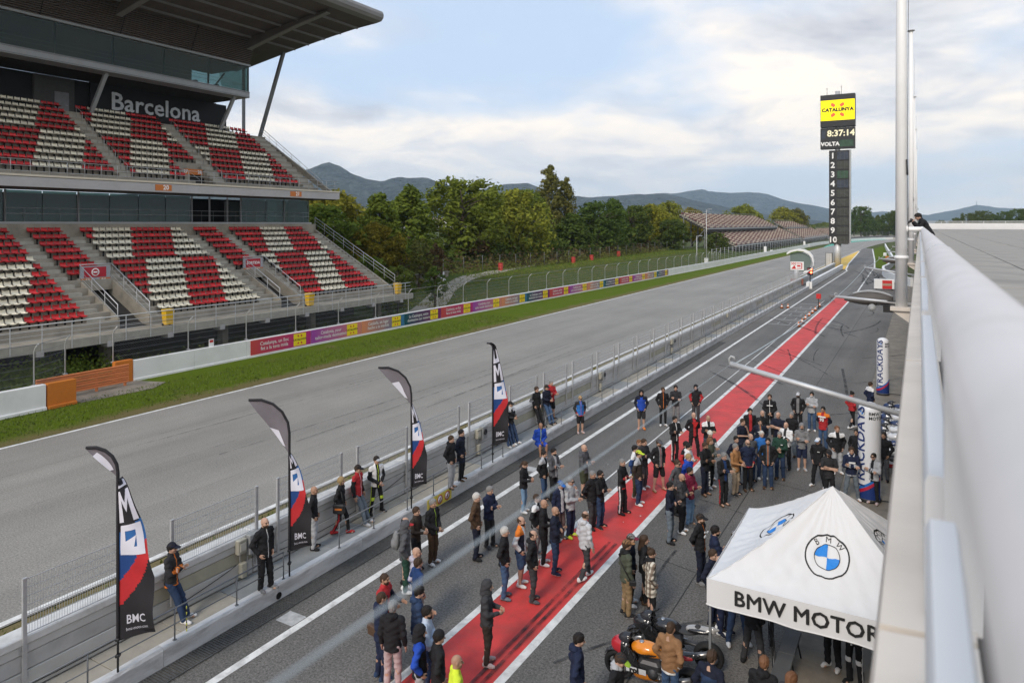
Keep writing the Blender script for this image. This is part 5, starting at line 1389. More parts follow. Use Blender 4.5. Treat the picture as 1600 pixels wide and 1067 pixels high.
M_rl = mk('lit red lamp', (1.0, 0.10, 0.04), .3, .02, emit=7.0)
for x, z in ((.17, 2.75), (.17, 2.32)):
    MX = Matrix.Translation((x, -.21, z)) @ Matrix.Rotation(PI / 2, 4, 'X')
    MB().lathe([(0, .03), (.13, .02), (.15, 0)], 14, M=MX).build('lamp', M_rl, tl)
    MB().lathe([(.17, 0), (.17, .1), (.16, .1), (.16, 0)], 14, M=MX, cap=False).build('visor', M_black, tl)
for z in (2.75, 2.32): MB().lathe([(0, .03), (.13, .02), (.15, 0)], 14, M=Matrix.Translation((-.17, -.21, z)) @ Matrix.Rotation(PI / 2, 4, 'X')).build('lamp', mk('unlit red lamp', (.25, .02, .02), .3), tl)
# cones
def cone_meshes():
    a = MB().lathe([(.17, .03), (.02, .48), (0, .48)], 12).mesh('cone_body', mk('cone orange', (0.62, 0.16, 0.03), .5, .1))
    b = MB().bbox(-.2, -.2, 0, .2, .2, .03, .01).mesh('cone_foot', M_black)
    c = MB().lathe([(.112, .2), (.078, .31)], 12, cap=False).mesh('cone_band', M_white)
    return a, b, c
ca, cb_, cc_ = cone_meshes()
cpts = [(-9.36, 67.3, 'nearest orange cone of the row on the red lane edge'), (-9.42, 69.9, 'second nearest cone of the row along the red lane'), (-9.48, 72.6, 'third cone of the row along the red lane'), (-9.5, 75.4, 'fourth cone of the row along the red lane'),
        (-9.52, 78.0, 'cone just before the red lollipop board'), (-9.55, 80.6, 'cone beside the red lollipop board'), (-9.6, 84.6, 'farthest cone of the row, past the red board'), (-13.0, 81.1, 'lone cone at the foot of the pit kerb'), (-12.45, 81.7, 'lone cone on the white line near the kerb')]
for x, y, lab in cpts:
    t_ = thing('traffic_cone', lab, 'cone', (x, y, .012), rt.uniform(0, 3), 'cones in the pit lane')
    put('cone_body', ca, t_); put('cone_foot', cb_, t_); o = put('cone_band', cc_, t_); o.scale = (1.03, 1.03, 1)
lp = thing('lollipop_board', 'small red board on a black post standing among the cones', 'sign', (-9.45, 82.4, .01))
MB().lathe([(.25, 0), (.25, .05), (.04, .07)], 12).tube([(0, 0, .05), (0, 0, 1.1)], .045, 8).build('post', M_black, lp); MB().bbox(-.24, -.03, 1.1, .24, .03, 1.65, .02).build('board', M_redp, lp)
sp = thing('speed_trap', 'small grey tripod device on the red lane edge beyond the cones', 'device', (-9.0, 91, .01))
MB().bbox(-.25, -.2, .5, .25, .2, .85, .05).build('body', M_steel, sp)
for a in (0, 2.1, 4.2): MB().tube([(0, 0, .55), (.3 * math.cos(a), .3 * math.sin(a), 0)], .025, 6).build('leg', M_black, sp)
# right side: curved white wall, red and white box sign, mirror post
ww = thing('curved_wall', 'white curving concrete wall beside the grass past the pit exit', 'wall', (0, 0, 0))
cw = smooth_line([(-1.0, 119), (-3.6, 128), (-5.3, 139), (-5.9, 150), (-5.4, 160), (-5.3, 185), (-6.6, 214), (-9.8, 275), (-12, 320)], 6)
rb = ribbon(cw, .2, .2, 0)
b = MB(); b.loft([[(*rb.v[2 * i][:2], 0), (*rb.v[2 * i + 1][:2], 0), (*rb.v[2 * i + 1][:2], 1.25), (*rb.v[2 * i][:2], 1.25)] for i in range(len(cw))], smooth=False); b.build('wall_block', M_barr, ww)
bs = thing('box_sign', 'white box sign with a dark red panel on the pit apron', 'sign', (-4.3, 111, 0), R(8))
MB().bbox(-1.25, -.3, .15, 1.25, .3, 1.5, .03).build('board', M_white, bs)
MB().box(-.25, -.345, .18, .95, -.301, 1.35).build('panel', M_redp, bs)
MB().box(-.2, -.352, .62, .9, -.346, .92).build('panel_band', mk('sand band', (0.40, 0.28, 0.2), .6), bs)
for x in (-1, 1): MB().box(x - .08, -.2, 0, x + .08, .2, .16).build('foot', M_black, bs)
for i, (x, y, c_, lab) in enumerate(((-7.2, 205, M_orange, 'orange marker block by the curved white wall'), (-6.4, 188, M_redp, 'red marker block by the curved white wall'), (-8.6, 228, M_white, 'white marker block by the far curved wall'))):
    tag(MB().bbox(-.4, -.5, 0, .4, .5, .9, .05).build('marker_block', c_, None, (x, y, 0.02)), lab, 'marker')
rf2 = thing('crash_fence', 'dark debris fence around the outside of the first corner', 'fence', (0, 0, 0))
cfl = smooth_line([(-40.5, 424), (-36, 470), (-18, 545), (30, 610), (110, 650)], 8)
fb = MB()
for i in range(len(cfl) - 1):
    a, b_ = cfl[i], cfl[i + 1]
    fb.add([(a.x, a.y, 0), (b_.x, b_.y, 0), (b_.x, b_.y, 1.3), (a.x, a.y, 1.3)], [(0, 1, 2, 3)])
fb.build('barrier', mk('tyre barrier grey', (0.16, 0.165, 0.17), .8, .3, .4), rf2)
fw2 = MB()
for p in cfl[::1]: fw2.tube([(p.x, p.y, 0), (p.x, p.y, 4.2)], .07, 4)
for z in [1.5 + .35 * k for k in range(8)]: fw2.tube([(p.x, p.y, z) for p in cfl], .02, 3)
fw2.build('mesh', M_steel, rf2)

# ================================================================== PIT BUILDING (under and right of the camera)
M_para = mk('parapet beige', (0.66, 0.60, 0.53), .75, .06, 2, .05, 40, dirt=.25, dcol=(.35, .31, .27))
M_wrail = mk('white enamel rail', (0.50, 0.50, 0.52), .16, .06, 3, coat=.2, dirt=.35, dcol=(.33, .33, .33), dscale=4)
M_wpole = mk('white painted pole', (0.80, 0.80, 0.79), .45, .04, 1.5, dirt=.12, dcol=(.45, .44, .42), dscale=.8)
M_roof = mk('roof slab', (0.30, 0.28, 0.25), .9, .14, .8, .2, 30, dirt=.5, dcol=(.13, .12, .11), dscale=.5)
M_wht2 = mk('white parapet', (0.70, 0.70, 0.70), .6, .04, 1)
PB = thing('pit_building', 'long white pit building whose roof terrace the photo is taken from', 'building', (0, 0, 0))
MB().box(.02, -8, 6.6, 60, 190, 7.95).build('roof_deck', M_soff, PB)
MB().box(2.6, -8, 0, 60, 140, 6.6).build('garage_wall', mk('garage wall', (0.42, 0.42, 0.42), .8), PB)
for i in range(24):
    gdm = MB(); y = -5 + 6 * i
    for k in range(9): gdm.bbox(2.54, y, .02 + k * .38, 2.60, y + 4.6, .02 + k * .38 + .37, .01)
    gdm.build('garage_door', mk('garage door grey', (0.30, 0.31, 0.32), .5), PB)
MB().box(.021, -8, 4.6, 2.6, 140, 6.6).build('balcony', M_para, PB)
# roof slabs: the near ones laid one by one, a joined field beyond
rsl = random.Random(9); SLM = []
for q in range(5): SLM.append(MB().bbox(.02, .02, 0, 1.98, 2.98, .05, .012).mesh('roof_slab', M_roof))
cnt = 0; rest_b = MB()
for j in range(60):
    for i in range(25):
        x, y = .35 + 2.0 * i, 7 + 3.0 * j
        z = 7.952 + rsl.uniform(0, .012)
        vis_ = x < .62 * y + 2 and x > 0
        if vis_ and j > 3 and cnt < 290 and x < .2 * y + 6:
            put('roof_slab', SLM[(i * 7 + j * 3) % 5], PB, (x, y, z)); cnt += 1
        else: rest_b.bbox(x + .03, y + .03, z, x + 1.97, y + 2.97, z + .05, .012)
o = rest_b.build('roof_slabs', M_roof, PB); o['kind'] = 'stuff'
fp = MB()
for i in range(13): MB().bbox(.3 + 4 * i + .02, 188, 7.95, 4.3 + 4 * i - .02, 188.25, 9.35, .02).build('parapet_panel', M_wht2, PB)
for i in range(14): MB().box(.3 + 4 * i - .05, 187.9, 7.95, .3 + 4 * i + .05, 187.99, 9.75).build('rail_post', M_wht2, PB)
MB().tube([(.3, 187.94, 9.75), (52.4, 187.94, 9.75)], .07, 6).tube([(.3, 187.94, 9.5), (52.4, 187.94, 9.5)], .04, 6).build('rail', M_wht2, PB)
# parapet at the edge: beige coping sections, white flange strips, the fat enamel handrail
for k in range(-2, 62):
    y0 = 1.5 + 3.0 * k
    MB().loft([[(.10, y, 8.02), (-.07, y, 8.05), (-.085, y, 8.30), (-.066, y, 8.44), (.09, y, 8.45)] for y in (y0 + .012, y0 + 2.988)], smooth=False).build('coping', M_para, PB)
    MB().loft([[(.008, y, 8.452), (.008, y, 8.70), (.014, y, 8.715), (.05, y, 8.715), (.056, y, 8.70), (.056, y, 8.452)] for y in (y0 + .08, y0 + 2.85)], smooth=False).build('flange', M_wht2, PB)
    MB().box(.04, y0 + .05, 8.44, .10, y0 + .13, 9.0).build('stanchion', M_wht2, PB)
MB().box(-.05, -8, 7.4, .019, 190, 8.0).build('fascia', M_wht2, PB)
MB().tube([(.0765, -6, 9.0535), (.0765, 186, 9.0535)], .056, 24).build('handrail', M_wrail, PB)
for k in range(40): MB().tube([(.0765, 3.4 + 4.5 * k, 9.0535), (.0765, 3.52 + 4.5 * k, 9.0535)], .059, 20).build('rail_sleeve', M_wrail, PB)
# ---- flagpoles bolted to the edge
for k, y in enumerate((18.3, 39.0, 59.5, 80.0, 100.4)):
    t_ = thing('flagpole', ['near thick white flagpole rising out of the picture', 'second white flagpole behind the near one', 'third white flagpole with a flat cap', 'fourth thinner looking white flagpole', 'farthest white flagpole on the roof edge'][k], 'flagpole', (-.36, y, 7.2), 0, 'white flagpoles along the roof edge')
    MB().tube([(0, 0, .12), (0, 0, 5.6), (0, 0, 11.3)], [.125, .115, .085], 18).build('pole', M_wpole, t_)
    MB().lathe([(.13, 0), (.15, .02), (.15, .06), (.13, .08)], 16, c=(0, 0, 1.2)).build('collar', M_wpole, t_)
    MB().lathe([(.16, 0), (.16, .04), (.05, .07)], 12, c=(0, 0, 11.28)).build('cap', M_steell, t_)
    MB().tube([(0, 0, 1.88), (.42, 0, 1.88)], .055, 12).lathe([(.09, 0), (.09, .03)], 12, M=Matrix.Translation((.1, 0, 1.88)) @ Matrix.Rotation(PI / 2, 4, 'Y')).build('upper_bracket', M_wpole, t_)
    MB().box(-.22, -.2, .04, .33, .2, .12).prism([(-.2, .04), (.33, .04), (.33, -.35)], 'y', -.14, .14).build('base_bracket', M_para, t_)
    lr = MB(); lr.tube([(.15, -.02, 9.9), (.13, -.1, 5), (.12, -.12, 3.2), (.135, -.06, 1.7)], .006, 5); lr.tube([(.11, -.1, 3.45), (.12, -.12, 3.1)], .022, 6)
    lr.build('halyard', M_black if k == 0 else M_galv, t_)
    cl_ = MB(); cl_.tube([(-.16 + .34 * math.cos(a), .05 * math.sin(3 * a), .18 + .06 * math.sin(a)) for a in np.linspace(0, 5.5, 14)], .012, 5); cl_.build('coiled_cable', M_black, t_)
# ---- arms that hold the cable along the lane
for k, (y, z1) in enumerate(((-2.9, 7.66), (7.62, 7.72), (18.3, 7.48), (28.6, 7.62), (39.0, 7.5), (49.3, 7.5), (59.5, 7.5))):
    t_ = thing('outrigger', ['grey steel arm under the camera position', 'nearest grey arm reaching out over the crowd', 'grey arm with a hook below the near flagpole', 'third grey arm over the pit exit grass', 'fourth grey arm beyond the second pole', 'fifth short looking arm on the facade', 'farthest arm on the facade'][k], 'bracket', (-.06, y, 7.30), 0, 'cable arms along the facade')
    e = (-1.68, 0, z1 - 7.30)
    MB().tube([(0, 0, .08), e], .027 if k == 1 else .033, 10).build('arm', M_galvl, t_)
    MB().tube([(e[0] - .0, 0, e[2] - .02), (e[0] - .01, 0, e[2] + .05), (e[0] + .01, 0, e[2] + .08), (e[0] + .04, 0, e[2] + .07), (e[0] + .05, 0, e[2] + .04)], .011, 8).build('hook', M_galv, t_)
    MB().bbox(-.02, -.1, -.05, .06, .1, .2, .01).build('wall_plate', M_galv, t_)
cbl = MB(); pts_ = []
yz = [(-2.9, 7.66), (7.62, 7.72), (18.3, 7.48), (28.6, 7.62), (39.0, 7.5), (49.3, 7.5), (59.5, 7.5)]
for (ya_, za_), (yb_, zb_) in zip(yz[1:-1], yz[2:]): pts_ += sag((-1.72, ya_, za_ - .02), (-1.72, yb_, zb_ - .02), .05, 8)[:-1]
cbl.tube(pts_, .009, 6)
cbl2 = MB().tube(sag((-1.70, 7.62, 7.74), (-.11, -1.0, 9.12), .0, 12), .0014, 6)
tag(cbl2.build('stay_cable', mk('cable sheath', (0.40, 0.44, 0.45), .5)), 'thin stay cable from the nearest arm tip back up to the roof rail', 'cable')
tag(cbl.build('overhead_cable', mk('cable sheath', (0.40, 0.44, 0.45), .5)), 'thin pale cable strung through the arm hooks above the pit lane', 'cable')
# ---- big streamlined lamps hung from the facade
def streetlamp(y, s, label):
    t_ = thing('floodlight', label, 'floodlight', (-.45, y, 7.30), R(-4), 'floodlights along the facade')
    b = MB(); rings = []
    for i in range(13):
        u = i / 12; x = -1.15 + 1.05 * u
        w_ = .20 * math.sin(PI * (.06 + .86 * u)) ** .7; h1 = .24 * math.sin(PI * (.05 + .80 * u)) ** .8; h2 = .11 * math.sin(PI * (.05 + .85 * u)) ** .8
        rings.append([(x, w_ * math.cos(a), .05 + (h1 if math.sin(a) > 0 else h2) * math.sin(a)) for a in [2 * PI * k / 16 for k in range(16)]])
    b.loft(rings); b.build('housing', mk('lamp housing grey', (0.085, 0.077, 0.07), .6, .15, 3), t_)
    rb_ = MB()
    for f in (-.5, 0, .5): rb_.tube([(r[0][0], .19 * f * math.sin(PI * (.06 + .86 * i / 12)), r[4][2] * (1 - .12 * abs(f)) + .008) for i, r in enumerate(rings)][2:], .012, 5)
    rb_.build('rib', M_galv, t_)
    MB().lathe([(.0, -.02), (.085, -.02), (.085, .03), (0, .03)], 14, M=Matrix.Translation((-.52, -.2, -.09)) @ Matrix.Rotation(PI / 2, 4, 'X')).build('sensor', M_boxg, t_)
    MB().tube([(-.15, 0, .02), (.4, 0, -.05)], .05, 8).box(-.3, -.08, -.2, .1, .08, 0).build('mount', M_black, t_)
streetlamp(19.0, 1, 'large grey streamlined floodlight under the near flagpole')
streetlamp(39.6, 1, 'grey streamlined floodlight under the second flagpole')
streetlamp(60.1, 1, 'small looking streamlined floodlight under the third flagpole')

# ================================================================== INFLATABLE PILLARS
M_infl = mk('inflatable white', (0.74, 0.75, 0.77), .45, .03, 1); M_navy = mk('print navy blue', (0.012, 0.035, 0.16), .5, .05); M_mred = mk('print red', (0.48, 0.02, 0.05), .5); M_mblue = mk('print mid blue', (0.02, 0.16, 0.50), .5)
def on_pillar(rad, a0, z0):
    return lambda x, y: Vector((rad * math.sin(a0 + x / rad), -rad * math.cos(a0 + x / rad), z0 + y))
def roundel(fn, s, parent):
    """round car badge emblem laid on a surface through fn: black ring, white band, blue and white quarters"""
    def ringp(r0, r1, n=36, a0=0, a1=2 * PI):
        return [[(r0 * math.cos(a), r0 * math.sin(a)), (r1 * math.cos(a), r1 * math.sin(a)), (r1 * math.cos(b_), r1 * math.sin(b_)), (r0 * math.cos(b_), r0 * math.sin(b_))] for a, b_ in [(a0 + (a1 - a0) * k / n, a0 + (a1 - a0) * (k + 1) / n) for k in range(n)]]
    mapped_poly([[(x * s, y * s) for x, y in q] for q in ringp(.93, 1.0)], fn, M_ink, parent, 'emblem_ring')
    mapped_poly([[(x * s, y * s) for x, y in q] for q in ringp(.545, .58)], fn, M_ink, parent, 'inner_ring')
    mapped_poly([[(x * s, y * s) for x, y in q] for q in ringp(0.0001, .545, 9, PI / 2, PI) + ringp(0.0001, .545, 9, 1.5 * PI, 2 * PI)], fn, M_blue, parent, 'emblem_quarter')
    for ch, a in (('B', 42), ('M', 0), ('W', -42)):
        ca_, sa_ = math.cos(R(a)), math.sin(R(a))
        mapped_text(ch, .36 * s, lambda x, y, ca_=ca_, sa_=sa_: fn(x * ca_ - (y + .76 * s) * sa_, x * sa_ + (y + .76 * s) * ca_), M_ink, parent, .0, .12 * s)
M_blue = mk('emblem blue', (0.02, 0.22, 0.66), .5, .05)
def pillar(x, y, h, rad, ang, label, ta=-.45, ba=.30):
    t_ = thing('inflatable_pillar', label, 'inflatable pillar', (x, y, 0.02), R(ang))
    n = 14
    prof = [(rad * .93, .06), (rad, .2)] + [(rad * (1 + .012 * math.sin(k * 1.7)), .2 + (h - .2 - rad * .75) * k / n) for k in range(1, n + 1)] + [(rad * math.cos(a) * (1 - .02 * 0), h - rad * .75 + rad * .75 * math.sin(a)) for a in (.35, .7, 1.0, 1.3, 1.5)] + [(0, h)]
    MB().lathe(prof, 28).build('tube', M_infl, t_)
    MB().lathe([(rad * 1.05, 0), (rad * 1.05, .06), (rad * .9, .07)], 24).build('base', M_black, t_)
    up = lambda rr: (lambda u, v: on_pillar(rr, 0, 0)(u, v))
    off = .014
    cap_h = h * .155
    mapped_text('TRACKDAYS', .44 * h / 3, lambda u, v: on_pillar(rad + off, ta, h * .545)(u, v), M_navy, t_, .012, .05, rot90=True, space=1.02)
    for i, s in enumerate(('BMW', 'MOTORRAD')):
        mapped_text(s, .135 * h / 3, lambda u, v, i=i: on_pillar(rad + off, ba, h * (.90 - .045 * i))(u, v), M_ink, t_, .006, .04, align='LEFT' )
    roundel(lambda u, v: on_pillar(rad + off, ta + .1, h * .905)(u, v), .11 * h / 3, t_)
    def swoosh(o, wd, mat, nm, rr):
        bnd = []
        for k in range(26):
            a0, a1 = -1.55 + 3.1 * k / 26, -1.55 + 3.1 * (k + 1) / 26
            zf = lambda a: h * (.06 + .0 + o + .13 * (1 - math.cos((a + 1.55) * .62)))
            bnd.append([(a0 * rad, max(.1, zf(a0) - wd)), (a1 * rad, max(.1, zf(a1) - wd)), (a1 * rad, max(.1, zf(a1))), (a0 * rad, max(.1, zf(a0)))])
        bnd = [q for q in bnd if q[3][1] - q[0][1] > .01]
        mapped_poly(bnd, lambda u, v: on_pillar(rad + rr, 0, 0)(u, v), mat, t_, nm)
    swoosh(.0, 2.0, M_navy, 'swoosh', .010); swoosh(.035, h * .035, M_mred, 'swoosh', .011); swoosh(.065, h * .03, M_mblue, 'swoosh', .012)
    cd = MB(); cd.tube([(rad * .9, .1, .03), (rad + .3, .25, .02), (rad + .6, .1, .02)], .015, 6); cd.build('cable', M_black, t_)
    return t_
pillar(-1.45, 26.3, 3.25, .345, -18, 'nearer white inflatable pillar reading TRACKDAYS, standing in the crowd')
pillar(-1.72, 42.9, 3.05, .30, 2, 'farther white inflatable pillar reading TRACKDAYS by the parked bikes')

# ================================================================== FEATHER FLAGS
M_fblk = mk('flag black', (0.020, 0.019, 0.022), .8, .1); M_fblu = mk('flag deep blue', (0.015, 0.06, 0.22), .8, .1); M_flb = mk('flag light blue', (0.025, 0.12, 0.34), .8, .1); M_fred = mk('flag red', (0.50, 0.025, 0.03), .8, .1); M_fgry = mk('flag back grey', (0.17, 0.155, 0.175), .8, .1); M_fwht = mk('flag print white', (0.66, 0.66, 0.74), .8, .04)
def feather(y, h, label, turn, topw, low, twist_at, gray_top=True):
    """pole with a bowed tip; the sail hangs from it and swings from one side at the top to the other below"""
    t_ = thing('feather_flag', label, 'flag', (-13.6, y, .42), R(turn))
    H0 = .62
    def pole(u):          # u 0..1 along the sail's edge
        uc = .84 if gray_top else .90
        if u <= uc: return Vector((0, 0, H0 + (h - H0 - .62 * topw) * u / uc))
        k = (u - uc) / (1 - uc) * PI / 2 * 1.12
        return Vector((-.62 * topw * (1 - math.cos(k)), 0, h - .62 * topw + .62 * topw * math.sin(k)))
    def edge(u):          # free edge offset, + is right
        if u < twist_at: w_ = low * (1 - .10 * (twist_at - u) / twist_at) * min(1, ((twist_at - u) / (twist_at * .62))) ** .75
        else: w_ = -.62 * topw * math.sin(PI * min(1, (u - twist_at) / (1 - twist_at) * .62)) ** 1.0 * 1.0
        return w_
    def cloth(u, v):
        """u up the sail, v across 0 pole .. 1 free edge"""
        p = pole(u)
        fold = .10 * math.sin(v * 3.0 + u * 7) * v + .045 * math.sin(u * 23 + v * 2) * v
        if u >= twist_at:
            q = Vector((-.62 * topw * (1 - ((1 - u) / (1 - twist_at)) ** 1.5), .03, 0))
            tip = pole(1.0); lowp = pole(twist_at)
            k = (u - twist_at) / (1 - twist_at)
            e = Vector((tip.x * k ** .95, 0, lowp.z + (tip.z - lowp.z) * k ** .93 ))
            return p.lerp(e, v) + Vector((0, fold * .5, 0))
        drop = .16 * v * (1 - u / twist_at) * 0 - .26 * v * max(0, 1 - u / .10) ** 2 * 0
        return p + Vector((edge(u) * v, fold, drop + .10 * v * (1 if u < .02 else .6)))
    fb_ = MB(); nu, nv = 130, 20
    vs = [cloth(i / nu, j / nv) for i in range(nu + 1) for j in range(nv + 1)]
    fs, ms = [], []
    for i in range(nu):
        for j in range(nv):
            u, v = (i + .5) / nu, (j + .5) / nv
            fs.append((i * (nv + 1) + j, i * (nv + 1) + j + 1, (i + 1) * (nv + 1) + j + 1, (i + 1) * (nv + 1) + j))
            s = u * 1.0
            b1, b2, b3 = .165 + .235 * v ** 1.3, .29 + .20 * v ** 1.1, .40 + .03 * v
            m_ = 0 if s < b1 else 3 if s < b2 else 1 if s < .43 else 2 if s < .535 + .05 * v else 0
            if u > twist_at: m_ = 4 if gray_top else 0
            ms.append(m_)
    fb_.add(vs, fs, ms, True); fb_.build('sail', [M_fblk, M_fblu, M_flb, M_fred, M_fgry], t_)
    # big lettering reading up the sail, then the small name and web line near the foot
    def onc(u0, v0, su, sv, off):
        def f(x, y):
            u = u0 + x * su; v = v0 + y * sv
            u = min(max(u, .0), 1.0); v = min(max(v, .02), .98)
            p = cloth(u, v); return p + Vector((0, off, 0))
        return f
    # blocky strokes: (along sail, across) in letter units
    Bq = [[(0, 0), (.27, 0), (.27, 1), (0, 1)], [(.27, .74), (1, .74), (1, 1), (.27, 1)], [(.27, 0), (1, .06), (1, .26), (.27, .26)], [(.80, .26), (1.0, .26), (1.0, .74), (.80, .74)], [(.27, .26), (.46, .26), (.62, .74), (.27, .62)]]
    Mq = [[(0, 0), (1, 0), (1, .25), (0, .25)], [(0, .75), (1, .75), (1, 1), (0, 1)], [(1, .25), (.72, .25), (.30, .5), (.62, .5)], [(1, .75), (.62, .5), (.30, .5), (.72, .75)]]
    Cq = [[(0, 0), (.3, 0), (.3, 1), (0, 1)], [(.3, 0), (.85, 0), (1, .27), (.3, .27)], [(.3, .73), (1, .73), (.85, 1), (.3, 1)]]
    top = twist_at * .985
    spans_ = [(.425, .57, Bq), (.585, .74, Mq), (.755, .88, Cq)]
    if gray_top is None: pass
    for off in (-.008, .008):
        for u0, u1, q in spans_:
            u1 = min(u1, top - .0)
            if u0 >= top: continue
            # lettering lies upright on the sail: letter x runs up the pole for M and C turned a quarter
            polys = [[(u0 + (u1 - u0) * (a if q is not Bq else a), .10 + .84 * b_) for a, b_ in poly] for poly in q]
            mapped_poly(polys, lambda u, v, off=off: cloth(min(u, top), min(max(v, .02), .97)) + Vector((0, off, 0)), M_fwht, t_, 'lettering', .03)
        mapped_text('BMC', .072, lambda x, y, off=off: cloth(max(.0, .095 + y * .9), min(.97, max(.03, .48 + x * 3.6))) + Vector((0, off, 0)), M_fwht, t_, .002, .02)
        mapped_text('bmc-moto.com', .026, lambda x, y, off=off: cloth(max(.0, .047 + y * .9), min(.97, max(.03, .5 + x * 3.6))) + Vector((0, off, 0)), M_fwht, t_, .0, .02)
    pl = MB(); pl.tube([(0, 0, .0), (0, 0, H0)] + [pole(u / 24) for u in range(1, 25)], [.022] * 2 + [.02 - .01 * u / 24 for u in range(1, 25)], 8); pl.build('pole', M_black, t_)
    sl = MB(); sl.tube([pole(u / 30) + Vector((0, 0, 0.004)) for u in range(31)], .032, 6); sl.build('pole_sleeve', M_fblk, t_)
    if gray_top:
        MB().grid(lambda a, b_: cloth(twist_at + (.05 + .10 * a), .55 + .45 * b_ * 1.0) + Vector((0, -.012, 0)), 6, 3).build('print_patch', M_fwht, t_)
    cl_ = MB()
    for z in (.30, .62): cl_.bbox(-.04, -.05, z, .04, .06, z + .06, .01)
    cl_.build('clamp', M_black, t_)
    return t_
feather(8.07, 4.42, 'nearest black, blue and red feather flag reading BMC, turned furthest left', 36, .80, .76, .80)
feather(12.41, 4.42, 'second feather flag with a broad grey backed top, by the man in black', 34, 1.35, .60, .68)
feather(17.28, 4.36, 'third feather flag with the widest grey top, over the two standing riders', 33, 1.38, .52, .74)
feather(22.07, 4.40, 'fourth feather flag, swung edge on to the right and mostly black', 38, .30, .62, .965, False)

# ================================================================== TENT
M_cvs = mk('tent canvas', (0.70, 0.70, 0.70), .7, .02, 1.5); M_leg = mk('tent leg grey', (0.30, 0.31, 0.32), .4, metal=.5)
tent = thing('tent', 'white pop up tent with round blue emblems and BMW MOTORRAD on its valance', 'tent', (-1.5, 15.35, 0))
HX, HY, ZB, ZA = 2.0, 1.92, 2.47, 3.98
def tz(x, y):
    m = max(abs(x) / HX, abs(y) / HY); m = min(1, m)
    ridge_ = min(abs(x) / HX, abs(y) / HY) / max(m, 1e-5)       # 1 along the corner ridges, 0 in the middle of a side
    k = (1 - m) ** 1.22
    sag_ = .13 * math.sin(PI * min(1, m * .9)) * (1 - ridge_ ** 2)
    wrn = .020 * noise.noise(Vector((x * 5, y * 5, 1))) + .013 * noise.noise(Vector((x * 14 + y * 5, y * 9, 4)))
    fan = .010 * math.sin(30 * math.atan2(y, x)) * m * (1 - m) * 4
    return ZB + (ZA - ZB) * k - sag_ + wrn + fan
for s, nm in enumerate(('front', 'left', 'back', 'right')):
    def fn(a, b_, s=s):
        t_ = (a * 2 - 1) * b_
        x, y = [(t_ * HX, -b_ * HY), (-b_ * HX, t_ * HY), (t_ * HX, b_ * HY), (b_ * HX, t_ * HY)][s]
        return (x, y, tz(x, y))
    MB().grid(fn, 56, 40).build('canopy_panel', M_cvs, tent)
    vb = MB()
    def vf(a, b_, s=s):
        t_ = a * 2 - 1; e = 1.004 + .006 * math.sin(a * 37) * b_
        z = ZB + .01 - (.50 + .012 * math.sin(a * 19)) * b_
        x, y = [(t_ * HX, -HY * e), (-HX * e, t_ * HY), (t_ * HX, HY * e), (HX * e, t_ * HY)][s]
        return (x, y, z)
    vb.grid(vf, 40, 5).build('valance', M_cvs, tent)
    hm = MB(); hm.tube([vf(a / 20, .985) for a in range(21)], .012, 5); hm.build('hem', M_cvs, tent)
for sx_, sy_ in ((-1, -1), (1, -1), (-1, 1), (1, 1)):
    x, y = sx_ * (HX - .05), sy_ * (HY - .05)
    MB().box(x - .022, y - .022, .02, x + .022, y + .022, 2.45).box(x - .06, y - .06, 0.0, x + .06, y + .06, .02).build('leg', M_leg, tent)
trs = MB()
for sx_ in (-1, 1): trs.tube([(sx_ * 1.9, -1.8, 2.3), (sx_ * 1.9, 0, 2.05), (sx_ * 1.9, 1.8, 2.3)], .015, 6)
for sy_ in (-1, 1): trs.tube([(-1.9, sy_ * 1.8, 2.3), (0, sy_ * 1.8, 2.05), (1.9, sy_ * 1.8, 2.3)], .015, 6)
trs.tube([(0, 0, 2.0), (0, 0, 3.9)], .025, 8); trs.build('truss', M_leg, tent)
lettering('BMW MOTORRAD', .385, M_ink, tent, (-1.5, -HY * 1.004 - .02, 2.235), FX, .009, .0, sx=.985, space=1.03, align='LEFT')
for s, (cx, cy) in enumerate(((0, -1.02), (-1.06, 0), (1.06, 0))):
    def f(u, v, s=s):
        x, y = [(u, -1.0 + v * .86), (-1.06 + v * .86, -u), (1.06 - v * .86, u)][s]
        return Vector((x, y, tz(x, y) + .009))
    roundel(f, .39, tent)
sm_ = MB()
for sx_, sy_ in ((-1, -1), (1, -1), (-1, 1), (1, 1)): sm_.tube([(sx_ * HX * k / 16, sy_ * HY * k / 16, tz(sx_ * HX * k / 16, sy_ * HY * k / 16) + .004) for k in range(1, 17)], .008, 5)
sm_.build('seam', M_cvs, tent)
# bench and bicycle under the tent
bench = thing('bench', 'long grey bench standing under the tent', 'bench', (-2.35, 14.9, 0), R(0))
for a, b_ in ((-.95, .28), (.3, 1.25)): MB().bbox(-.16, a, .42, .16, b_, .47, .012).build('seat', mk('bench top grey', (0.105, 0.11, 0.115), .6, .1), bench)
for y in (-.8, .3, 1.1):
    for x in (-.13, .13): MB().tube([(x * .6, y, .42), (x * 1.3, y, 0)], .018, 6).build('leg', M_black, bench)
bike = thing('bicycle', 'black bicycle parked behind the grey bench, mostly under the tent', 'bicycle', (-2.72, 15.7, 0), R(104))
for x in (-.5, .5):
    wl_ = MB(); pts = [(x + .33 * math.cos(a), 0, .34 + .33 * math.sin(a)) for a in np.linspace(0, 2 * PI, 21)]; wl_.tube(pts, .018, 6)
    wh = wl_.build('wheel', M_black, bike); sp_ = MB()
    for k in range(10): a = k * PI / 5; sp_.tube([(x, 0, .34), (x + .32 * math.cos(a), 0, .34 + .32 * math.sin(a))], .003, 4)
    sp_.build('spokes', M_galv, wh)
frm = MB()
